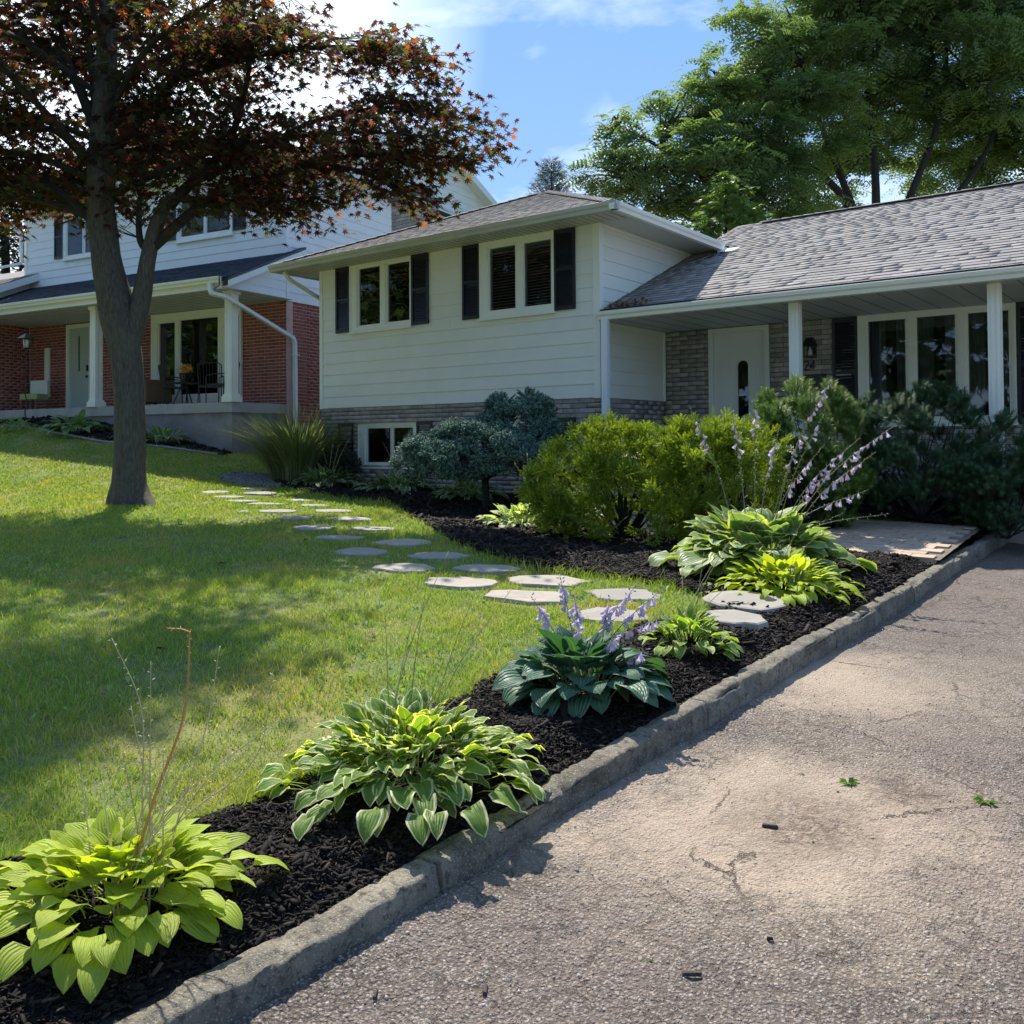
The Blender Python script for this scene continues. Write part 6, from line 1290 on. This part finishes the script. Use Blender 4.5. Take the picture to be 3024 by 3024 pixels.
# blue spruce grafted on a short trunk
sx, sy = -7.85, 9.67; sz_ = g1(sx, sy); t = thing('dwarf_spruce', 'squat blue spruce with layered frosty branches on a short bare trunk', 'small tree', (sx, sy, sz_))
m = MB(); m.tube(bez([(0, 0, -.05), (.02, .0, .2), (-.01, .02, .5), (.0, .0, 1.0), (0, 0, 1.3)], 4), [.05]*9+[.045, .04, .035, .03, .02, .018, .015, .01], 9, False); m.build('trunk', M['bark_dark'], t, True)
ux_, uy_ = CR[0], CR[1]
def loc_(a, b, c): n_ = math.hypot(ux_, uy_); return (a*ux_/n_-b*uy_/n_, a*uy_/n_+b*ux_/n_, c)
SPB = [(.42, 0, 1.22, .34, .30, .17), (.30, .1, 1.02, .52, .40, .14), (-.15, -.1, .92, .42, .38, .12), (.62, 0, .86, .36, .34, .16), (.05, -.25, .80, .50, .38, .13), (-.52, 0, .76, .44, .40, .12), (-.35, -.25, .66, .46, .38, .13), (.35, -.25, .66, .52, .38, .15), (-.74, .05, .58, .26, .30, .12), (.74, -.05, .62, .28, .32, .16), (0, .35, .75, .6, .4, .2), (-.55, -.1, .48, .40, .33, .09), (.15, -.1, .50, .60, .38, .10)]
SP = [(*loc_(a*1.12, b, c*1.12), d*1.12, e, f*1.12) for a, b, c, d, e, f in SPB]
tips = [Vector(q[:3])+Vector((0, 0, -.05)) for q in SP]; branch_set('branches', t, (0, 0, 0), (0, 0, .45), tips, M['bark_dark'], .02)
P, nr = on_blobs(SP, 15000, .25, lower=-.25, clump=.12, K=330, flat=.5); X = nr*np.array([1, 1, .6])+np.array([0, 0, .22])+rng.normal(0, .25, P.shape); NT = shoot_template(.085, 14, .018, .010, .011)
V, F = instances(NT[0], NT[1], frames(X, nr+rng.normal(0, .3, P.shape), rng.uniform(.7, 1.25, len(P))), P); tri_mesh('crown', V, F, M['spruce'], t, 'stuff')

# golden yew
def yew(pos, blobs, n, label, seed):
    z = g1(*pos); t = thing('golden_yew', label, 'shrub', (*pos, z), 0, 'golden yews in the mulch bed'); B = [(*loc_(a, b, c), d, e, f) for a, b, c, d, e, f in blobs]
    branch_set('branches', t, (0, 0, 0), (0, 0, 0), [Vector(q[:3])+Vector((0, 0, q[5]*.3)) for q in B for _ in range(3)], M['bark_dark'], .016, seed=seed)
    P, nr = on_blobs(B, n, .40, lower=-.75, clump=.13, K=70); P += rng.normal(0, .03, P.shape); X = nr*.8+np.array([0, 0, .45])+rng.normal(0, .38, P.shape); T1 = needle_template(.17, 18, .034, .015, True, .6)
    # branchlets: a leading spray with side sprays
    V1, F1 = T1; parts = [(V1, F1)]
    for a, s, x0 in ((.75, .62, .25), (-.75, .62, .35), (.7, .5, .55), (-.7, .45, .62)):
        c_, s_ = math.cos(a), math.sin(a); Rz = np.array([[c_, -s_, 0], [s_, c_, 0], [0, 0, 1]]); parts.append(((V1*s)@Rz.T+np.array([x0*.17, 0, 0]), F1))
    TV = np.concatenate([p[0] for p in parts]); TF = np.concatenate([p[1]+i*len(V1) for i, p in enumerate(parts)])
    V, F = instances(TV, TF, frames(X, nr+rng.normal(0, .5, P.shape), rng.uniform(.65, 1.25, len(P))), P); tri_mesh('crown', V, F, M['yew'], t, 'stuff'); return t
yew((-4.9, 8.35), [(-.25, 0, .45, .5, .45, .40), (.25, 0, .50, .55, .45, .45), (0, .1, .78, .45, .4, .30), (-.55, 0, .70, .30, .3, .24), (.40, .05, .88, .36, .3, .24), (-.70, -.05, .42, .22, .25, .22), (-.35, -.05, .95, .24, .24, .16), (.62, 0, .60, .25, .3, .3), (.0, -.25, .30, .5, .3, .25), (.08, 0, 1.06, .16, .16, .10)], 2100, 'wide golden green yew bush between the blue spruce and the flowering hosta', 1)
yew((-3.95, 9.0-.25), [(.0, 0, .5, .4, .3, .42), (-.3, 0, .62, .35, .3, .35), (.22, 0, .80, .26, .26, .26), (-.20, 0, .96, .22, .2, .16), (.1, 0, 1.0, .16, .16, .12)], 950, 'smaller golden yew behind the flower stalks of the big hosta', 2)

# mugo pines
def mugo(pos, blobs, n, label, mat, seed, group='pines in front of the porch'):
    z = g1(*pos); t = thing('mugo_pine', label, 'shrub', (*pos, z), 0, group); B = [(*loc_(a, b, c), d, e, f) for a, b, c, d, e, f in blobs]
    branch_set('branches', t, (0, 0, 0), (0, 0, -.02), [Vector(q[:3])+Vector((random.gauss(0, .5)*q[3], random.gauss(0, .5)*q[4], random.gauss(0, .3)*q[5])) for q in B for _ in range(4)], M['bark_dark'], .010, seed=seed)
    P, nr = on_blobs(B, n, .35, lower=-.75, clump=.11, K=90); X = nr*.7+np.array([0, 0, .85])+rng.normal(0, .22, P.shape); V1, F1 = needle_template(.11, 46, .058, .0060, fwd=.9)
    V, F = instances(V1, F1, frames(X, nr+rng.normal(0, .4, P.shape), rng.uniform(.7, 1.2, len(P))), P); tri_mesh('crown', V, F, M[mat], t, 'stuff'); return t
mugo((-3.67, 10.15), [(q0, q1, q2*1.07+.02, q3*1.05, q4, q5*1.08) for q0, q1, q2, q3, q4, q5 in [(0, 0, .98, .54, .42, .44), (-.26, 0, .88, .34, .34, .34), (.30, 0, .90, .34, .34, .36), (.0, 0, 1.22, .36, .30, .26), (-.18, 0, 1.34, .18, .18, .16), (.24, .05, 1.20, .22, .22, .2), (.1, -.1, .6, .48, .34, .3), (-.44, 0, .62, .2, .22, .22), (0, 0, .32, .5, .36, .28)]], 3200, 'tall round bright green pine bush beside the front door and house number', 'mugo', 4)
mugo((-2.62, 10.9), [(-.35, 0, .9, .35, .3, .32), (.05, 0, .95, .40, .35, .35), (.0, 0, 1.16, .25, .25, .18), (.38, 0, .86, .28, .3, .34), (.36, 0, 1.12, .16, .18, .20), (.1, -.1, .55, .6, .4, .25), (-.3, -.1, .55, .45, .35, .22), (0, 0, .32, .65, .4, .25)], 2200, 'dark open pine bush below the middle pane of the big window', 'mugo_dark', 5)
mugo((-1.80, 10.95), [(-.15, 0, .95, .14, .18, .32), (.10, 0, .92, .20, .2, .30), (.25, 0, .70, .3, .3, .28), (-.1, 0, .6, .3, .3, .25), (.05, -.1, .4, .45, .3, .2), (.1, 0, .25, .5, .35, .2)], 1400, 'dark pine bush at the right edge below the white column', 'mugo_dark', 6)
# low dark shrubs by the wing
def small_shrub(pos, R, H, n, label, mat='shrub', name='dark_shrub', tmpl=None, sc=.05):
    z = g1(*pos); t = thing(name, label, 'shrub', (*pos, z)); B = [(0, 0, H*.5, R, R*.8, H*.5), (R*.4, 0, H*.62, R*.6, R*.6, H*.38), (-R*.45, 0, H*.5, R*.55, R*.5, H*.4)]
    branch_set('branches', t, (0, 0, 0), (0, 0, 0), [Vector(q[:3]) for q in B for _ in range(5)], M['bark_dark'], .012)
    P, nr = on_blobs(B, n, .5, lower=-.8); T0 = tmpl or (LV, LF); V, F = instances(T0[0], T0[1], frames(nr+rng.normal(0, .5, P.shape), nr+rng.normal(0, .5, P.shape), sc*rng.uniform(.7, 1.3, len(P))), P); tri_mesh('crown', V, F, M[mat], t, 'stuff')
small_shrub((-12.2, 11.0), .44, .66, 1300, 'small dark green shrub left of the basement window'); small_shrub((-7.55, 11.0), .24, 1.15, 1500, 'narrow wispy dark green bush against the stone base behind the spruce', 'mugo_dark', 'wispy_bush', needle_template(.12, 10, .05, .006), 1.0)
# ornamental grass
def blades_clump(name, label, pos, n, R, H, mat, cat='ornamental grass', w=.009, lean=.55, seed=0, parent=None, nb_=7):
    z = g1(*pos); t = thing(name, label, cat, (*pos, z)) if parent is None else parent; q = np.random.default_rng(seed); az = q.uniform(0, 2*np.pi, n); L = H*q.uniform(.6, 1.12, n); b = np.stack([np.cos(az), np.sin(az)], -1)*(R*.28*q.random(n)**.5)[:, None]; ln = lean*q.uniform(.15, 1.0, n); V = []
    sd = np.stack([-np.sin(az), np.cos(az), 0*az], -1)
    for i in range(nb_):
        f = i/(nb_-1); r_ = ln*L*f**1.9; zz = L*(f-.32*ln*f**2.6); c = np.stack([b[:, 0]+np.cos(az)*r_, b[:, 1]+np.sin(az)*r_, zz], -1); ww = w*(1-f**2)*.5+.0004
        V.append(c-sd*ww); V.append(c+sd*ww)
    V = np.stack(V, 1).reshape(-1, 3); F = (np.array([[2*i, 2*i+1, 2*i+3, 2*i+2] for i in range(nb_-1)])[None]+(np.arange(n)*2*nb_)[:, None, None]).reshape(-1, 4); tri_mesh('blades', V, F, M[mat], t, 'stuff'); return t
blades_clump('tall_grass', 'tall clump of arching ornamental grass between the two houses', (-13.15, 10.9), 2300, 1.9, 1.42, 'grass_tall', w=.011, lean=1.15, seed=2)

# ---------------------------------------------------------------- hostas
h1 = hosta((-2.66, 1.50), .42, .25, 260, 'h_lime', 'lime green hosta with dry flower stalks at the bottom left corner', .20, .35, .08, seed=1, spread=.3, ell=(1, 1.0), fine=0.66)
h2 = hosta((-2.58, 2.70), .53, .33, 298, 'h_var', 'big hosta with wavy white edged leaves hanging over the kerb', .185, .4, .28, seed=2, spread=.3, fine=0.6)
h3 = hosta((-2.56, 3.93), .47, .36, 120, 'h_blue', 'blue green hosta with broad leaves and lilac flower spikes', .26, .3, .06, pet=.40, seed=3, spread=.25, fine=0.86)
h4 = hosta((-2.48, 4.95), .30, .26, 120, 'h_gold', 'small green hosta with golden edged leaves next to the thick sandstone slabs', .20, .3, .12, seed=4, spread=.3, fine=0.72)
h5 = hosta((-3.12, 7.5), .84, .62, 270, 'h_pale', 'largest hosta with sage leaves edged yellow and long leaning lilac flower stems', .26, .28, .12, pet=.40, seed=5, spread=.3, fine=0.7)
h6 = hosta((-2.66, 6.85), .54, .33, 260, 'h_lime', 'low lime green hosta in front of the largest hosta', .17, .35, .12, seed=6, spread=.35, fine=0.62)
h7 = hosta((-6.33, 8.47), 0.49, 0.32, 130, 'h_small', 'small hosta with cream centred leaves between the spruce and the yew', .19, .3, .1, seed=7, spread=.4, fine=0.8)
h8 = hosta((-12.12, 10.64), 0.62, 0.39, 130, 'h_dark', 'dark white edged hosta nearest the gravel patch below the tall grass', .12, .35, .15, seed=8, spread=.4)
h9 = hosta((-10.68, 10.92), 0.65, 0.32, 130, 'h_dark', 'wide dark hosta with white edges below the basement window', .12, .35, .15, seed=9, spread=.45)
h10 = hosta((-9.03, 10.77), 0.53, 0.35, 120, 'h_dark', 'white edged hosta in the shade behind the spruce trunk', .12, .35, .15, seed=10, spread=.4)
hosta((-19.6, 10.15), .66, .5, 60, 'h_mid', 'plain green hosta in the neighbour\'s bed left of the maple trunk', .17, .3, .1, seed=11, spread=.35)
hosta((-17.55, 10.95), .55, .42, 60, 'h_dark', 'white edged hosta in the neighbour\'s bed right of the maple trunk', .13, .3, .1, seed=12, spread=.4)
hosta((-18.25, 10.75), .50, .50, 46, 'h_mid', 'plain green hosta behind the maple trunk in the neighbour\'s bed', .15, .3, .1, seed=13, spread=.4)
hosta((-20.9, 9.55), .40, .35, 34, 'h_mid', 'small green hosta at the left edge of the neighbour\'s bed', .17, .3, .1, seed=14, spread=.35)

def stalks(t, base, tips, **k):
    O = t.location
    for i, (tp, kw) in enumerate(tips):
        bx = Vector((base[0]+random.uniform(-.09, .09), base[1]+random.uniform(-.09, .09), O.z)); e = Vector(tp); md = kw.pop('mid', None)
        mid = Vector(md) if md else bx.lerp(e, .55)+Vector((0, 0, .10*(e-bx).length))
        flower_stalk(t, [bx, bx.lerp(mid, .5)+Vector((0, 0, .03)), mid, e], O, seed=i+int(abs(base[0]*100)), **{**k, **kw})
dry = dict(mat='stalk_dry', rad=.0034, pods=.42, podsize=.0055, pod_spread=.022)
random.seed(5)
stalks(h1, (-2.6, 1.5), [((-2.70,1.51,-.59), dict(mid=(-2.62,1.56,-.80))), ((-2.66,1.55,-.80), {}), ((-2.45,1.72,-.62), dict(mid=(-2.47,1.69,-.85))), ((-2.31,1.81,-.70), dict(mid=(-2.33,1.76,-.95), mat='stalk_dry')), ((-2.60,1.58,-.66), {}),
 ((-2.42,1.66,-.86), {}), ((-2.52,1.60,-.93), {}), ((-2.56,1.66,-.90), {}), ((-2.72,1.42,-.95), {}), ((-2.36,1.74,-.93), dict(mid=(-2.42,1.66,-1.0))), ((-2.48,1.70,-.98), {}), ((-2.66,1.46,-1.0), {}), ((-2.40,1.62,-1.0), {}), ((-2.55,1.55,-.97), {}), ((-2.34,1.86,-.86), {}), ((-2.50,1.56,-.90), {}),((-2.62,1.50,-.92), {}),((-2.44,1.60,-.94), {})], **dry)
O = h1.location; flower_stalk(h1, [(-2.60, 1.48, -1.38), (-2.53, 1.55, -1.05), (-2.49, 1.62, -.82), (-2.49, 1.64, -.60), (-2.50, 1.635, -.565), (-2.545, 1.60, -.557)], O, mat='stalk_orange', rad=.0052, pods=.55, podmat='stalk_orange', seed=77, podsize=.004)
dk = dict(mat='stalk_dark', rad=.0034, pods=.62, podsize=.0045, podmat='stalk_dry', pod_spread=.03)
stalks(h2, (-2.6, 2.66), [((-2.62,2.85,-.55), {}), ((-2.45,2.95,-.62), {}), ((-2.30,3.0,-.60), {}), ((-2.66,2.80,-.72), {}), ((-2.55,2.9,-.45), {}), ((-2.35,2.85,-.78), {}), ((-2.72,2.7,-.70), {}), ((-2.18,3.08,-.80), {}), ((-2.48,2.8,-.85), {})], **dk)
lil = dict(mat='stalk', rad=.004, pods=.85, podmat='petal_purple', podsize=.009, pod_spread=.008)
stalks(h3, (-2.56, 3.93), [((-2.86,3.90,-.80), dict(flowers=(.70,.9,11,0))), ((-2.78,4.05,-.70), dict(flowers=(.70,.92,12,0))), ((-2.66,4.0,-.78), dict(flowers=(.74,.92,9,0))), ((-2.5,4.1,-.80), dict(flowers=(.68,.92,12,0))), ((-2.36,4.15,-.72), dict(flowers=(.66,.92,13,0))), ((-2.24,4.20,-.74), dict(flowers=(.66,.92,14,0))), ((-2.15,4.1,-.85), dict(flowers=(.66,.92,12,0))), ((-2.5,3.78,-.84), dict(flowers=(.74,.93,9,0))), ((-2.30,3.85,-.93), dict(flowers=(.72,.93,9,0))), ((-2.2,3.95,-1.0), dict(flowers=(.7,.92,8,0)))], **lil, fl_scale=.95)
stalks(h4, (-2.48, 4.95), [((-2.7,5.3,-.72), {}), ((-2.5,5.2,-.68), {}), ((-2.35,5.25,-.60), {}), ((-2.6,5.1,-.85), {}), ((-2.25,5.15,-.80), {}), ((-2.42,5.4,-.62), {})], **dk)
pal = dict(mat='stalk', rad=.0062, pods=.5, podmat='bud', podsize=.0085, pod_spread=.022, fl_scale=1.25)
stalks(h5, (-3.12, 7.5), [((-2.16,8.19,.13), dict(flowers=(.72,.96,11,None))), ((-2.58,7.86,.54), dict(flowers=(.80,.97,9,None))), ((-2.40,8.0,.02), dict(flowers=(.6,.9,13,None))), ((-3.26,7.34,.28), dict(flowers=(.72,.92,7,None))), ((-3.55,7.12,.30), dict(flowers=(.74,.92,7,None))), ((-2.75,7.75,.20), dict(flowers=(.7,.9,7,None))),
 ((-2.35,8.06,-.42), dict(flowers=(.75,.95,8,None))), ((-2.30,8.1,-.10), dict(flowers=(.6,.92,13,None))), ((-2.95,7.6,.10), dict(flowers=(.7,.92,8,None))), ((-2.5,7.9,-.15), dict(flowers=(.6,.9,12,None))), ((-3.1,7.45,.36), dict(flowers=(.8,.95,6,None))), ((-2.65,7.8,-.05), dict(flowers=(.62,.9,10,None))), ((-2.2,8.1,-.62), dict(pods=.4)), ((-2.45,7.7,-.6), dict(pods=.4)), ((-2.6,7.7,.22), dict(flowers=(.8,.95,4,None)))], **pal)
stalks(h6, (-2.66, 6.85), [((-2.9,6.7,-.62), {}), ((-2.7,6.8,-.55), {}), ((-2.5,6.9,-.60), {}), ((-2.35,7.0,-.66), {}), ((-2.95,6.9,-.50), {}), ((-2.55,6.75,-.72), {}), ((-2.8,6.6,-.75), {})], **dk)
stalks(h7, (-6.33, 8.69), [((-6.65, 9.01, -0.13), {}), ((-6.44, 9.12, -0.05), {}), ((-6.22, 9.12, -0.16), {}), ((-6.76, 8.90, -0.24), {}), ((-6.06, 9.01, -0.19), {}), ((-6.54, 8.79, -0.27), {})], **{**dry, 'rad': .004, 'podsize': .008})
stalks(h8, (-12.12, 10.64), [((-12.46, 10.77, 0.06), {}), ((-12.20, 10.90, 0.19), {}), ((-11.94, 10.77, 0.00), {}), ((-11.75, 10.84, 0.10), {})], **{**dry, 'rad': .005, 'podsize': .009}); stalks(h9, (-10.68, 10.92), [((-10.92, 11.05, -0.02), {}), ((-10.74, 11.11, 0.07), {}), ((-11.05, 10.92, 0.02), {})], **{**dry, 'rad': .005, 'podsize': .009})

# ---------------------------------------------------------------- small things on the ground
M['wet_chip'] = surf('drive_wood_chip', (.06, .045, .035), (.03, .022, .018), 60, .85)
def wood_chip(x, y, L, a, label):
    z = float(drive_zf(np.array([x]), np.array([y]))[0]); m = MB(); w = L*.16
    m.add([(-L/2, -w, .002), (L*.4, -w*1.2, .002), (L/2, 0, .002), (L*.45, w, .002), (-L/2, w*.7, .002), (-L*.46, -w*.7, .010), (L*.38, -w*.8, .012), (L*.44, .0, .011), (L*.40, w*.7, .009), (-L*.44, w*.4, .012)], [(0, 4, 3, 2, 1), (5, 6, 7, 8, 9), (0, 1, 6, 5), (1, 2, 7, 6), (2, 3, 8, 7), (3, 4, 9, 8), (4, 0, 5, 9)])
    o = m.build('wood_chip', M['wet_chip']); o.location = (x, y, z+.003); o.rotation_euler = (0, 0, a); tag(o, label, 'wood chip', 'stray wood chips on the driveway')
from_px = [(-1.22, 2.43, .058, .62, 'largest dark wood chip lying on the driveway near the bottom edge'), (-1.65, 2.02, .045, 2.2, 'slim upright looking wood chip on the driveway left of the largest one'), (-1.88, 1.82, .034, 2.2, 'short wood chip on the driveway nearest the kerb'), (-1.37, 3.39, .06, .35, 'wood chip on the dark crumbly stain of the driveway'), (-1.10, 2.71, .02, .5, 'tiny dark crumb of wood on the driveway beyond the largest chip')]
for q in from_px: wood_chip(*q)
def weed(x, y, s, n, label, seed):
    z = float(drive_zf(np.array([x]), np.array([y]))[0]); t = thing('weed', label, 'weed', (x, y, z), 0, 'small weeds in the driveway cracks'); q = random.Random(seed)
    for i in range(n):
        a = q.uniform(0, 6.28); L = s*q.uniform(.5, 1.1); m = MB(); w = L*.16; m.add([(0, 0, 0), (L*.4, -w, L*.28), (L, 0, L*.22), (L*.45, w, L*.3)], [(0, 1, 2), (0, 2, 3)]); o = m.build('leaf', M['catalpa'], t); o.rotation_euler = (0, 0, a)
weed(-1.25, 3.94, .055, 12, 'small tuft of grass in the driveway beside the dark stain', 1); weed(-.76, 4.08, .06, 14, 'bright green weed in the driveway at the right', 2); weed(-1.36, 2.42, .022, 9, 'tiny mossy weed on the driveway left of the largest chip', 3); weed(-1.45, 3.94, .025, 7, 'tiny weed in the long driveway crack', 4)
def fallen(x, y, n, label, seed):
    z = g1(x, y)+.03; t = thing('fallen_leaf', label, 'fallen leaf', (x, y, z), 0, 'dry maple leaves fallen on the lawn'); q = random.Random(seed)
    for i in range(n):
        o = link('leaf_blade', dead, t, matrix=Matrix.Translation((q.uniform(-.05, .05)*(n > 1), q.uniform(-.05, .05)*(n > 1), q.uniform(0, .02))) @ Matrix.Rotation(q.uniform(0, 6.28), 4, 'Z') @ Matrix.Rotation(q.uniform(-.5, .5), 4, 'X') @ Matrix.Scale(.07, 4))
dead = np_mesh('leaf_blade', LV*np.array([1, 1, 2.5]), LF, M['dead_leaf'])
fallen(-6.56, 4.6, 4, 'small heap of dry red brown maple leaves in the middle of the lawn', 1); fallen(-8.46, 5.81, 1, 'single dry leaf on the lawn in front of the maple trunk', 2); fallen(-6.12, 2.31, 1, 'dry curled leaf in the shaded lawn at the left', 3); fallen(-4.73, 2.92, 1, 'dead leaf among the dry flower stalks on the lawn', 4); fallen(-4.05, 3.9, 1, 'dark dead leaf in the sunlit grass near the white edged hosta', 5); fallen(-7.11, 5.96, 1, 'brown leaf beside the shaded flagstones', 6)
# clover and coarse weeds in the lawn
n = 5200; x = rng.uniform(-11, -2.9, n); y = rng.uniform(1.2, 9, n); k = lawn_mask(x, y) & (vn(x, y, .9, 61) > .0); k &= ~np.any(np.hypot(x[:, None]-STA[None, :, 0], y[:, None]-STA[None, :, 1]) < STA[None, :, 2]*1.15, axis=1); x, y = x[k], y[k]; n = len(x); z = ground_z(x, y)
V, F = instances(np.array([(0, 0, 0), (.5, -.35, .5), (1, 0, .55), (.5, .35, .5)]), np.array([(0, 1, 2), (0, 2, 3)]), frames(np.stack([rng.normal(size=n), rng.normal(size=n), np.full(n, .25)], -1), np.array([[0, 0, 1.0]])+rng.normal(0, .2, (n, 3)), rng.uniform(.018, .045, n)), np.stack([x, y, z+.02], -1))
o = link('clover', np_mesh('clover', V, F, leafmat('clover_leaves', [(.16, .30, .06), (.24, .40, .09)], .35))); o['kind'] = 'stuff'; o['label'] = 'clover and broad weeds scattered through the lawn'
# timber edging of the neighbour's bed
e = thing('bed_edging', 'low grey edging strip curving round the neighbour\'s planting bed', 'edging', (-18, 10, 0)); pts = [(x_, y_-.06) for x_, y_ in NBED[:6]]; m = MB(); m.tube([Vector((x, y, g1(x, y)+.03))-Vector((-18, 10, 0)) for x, y in pts], .03, 6); m.build('edging_strip', M['found'], e)

# trees across the street, mirrored in the windows
for i, (x, y, R_) in enumerate(((-14, -26, 6.5), (-3, -30, 7.5), (9, -27, 6.5), (-27, -20, 7.5), (-40, -16, 8), (-52, -30, 9))):
    leafy_tree('street_tree', ['round leafy tree across the street, behind the viewer to the left', 'largest leafy tree across the street, behind the viewer', 'leafy tree across the street, behind the viewer to the right', 'leafy tree across the street, left of the round one', 'tall leafy tree farther left along the street', 'farthest leafy tree down the street to the left'][i], (x, y, -1.6), [(x, y, -1.6), (x+.2, y, 1.5), (x, y, 4)], [[(x, y, 3), (x+1.5, y, 5), (x+3, y, 7)]], [(x, y, 7.5, R_), (x+3.5, y+1, 6, R_*.8), (x-3.5, y-1, 6.5, R_*.8), (x, y, 13, R_*.9), (x+2, y, 17, R_*.6)], 'locust', (LV, LF), 5200, .75, .35, inner=.2, seed=50+i, group='trees across the street')
print('objects', len(bpy.data.objects), 'tris', sum(sum(max(0, len(p.vertices)-2) for p in me.polygons) if len(me.polygons) < 3000 else (len(me.loops)-2*len(me.polygons)) for me in bpy.data.meshes))
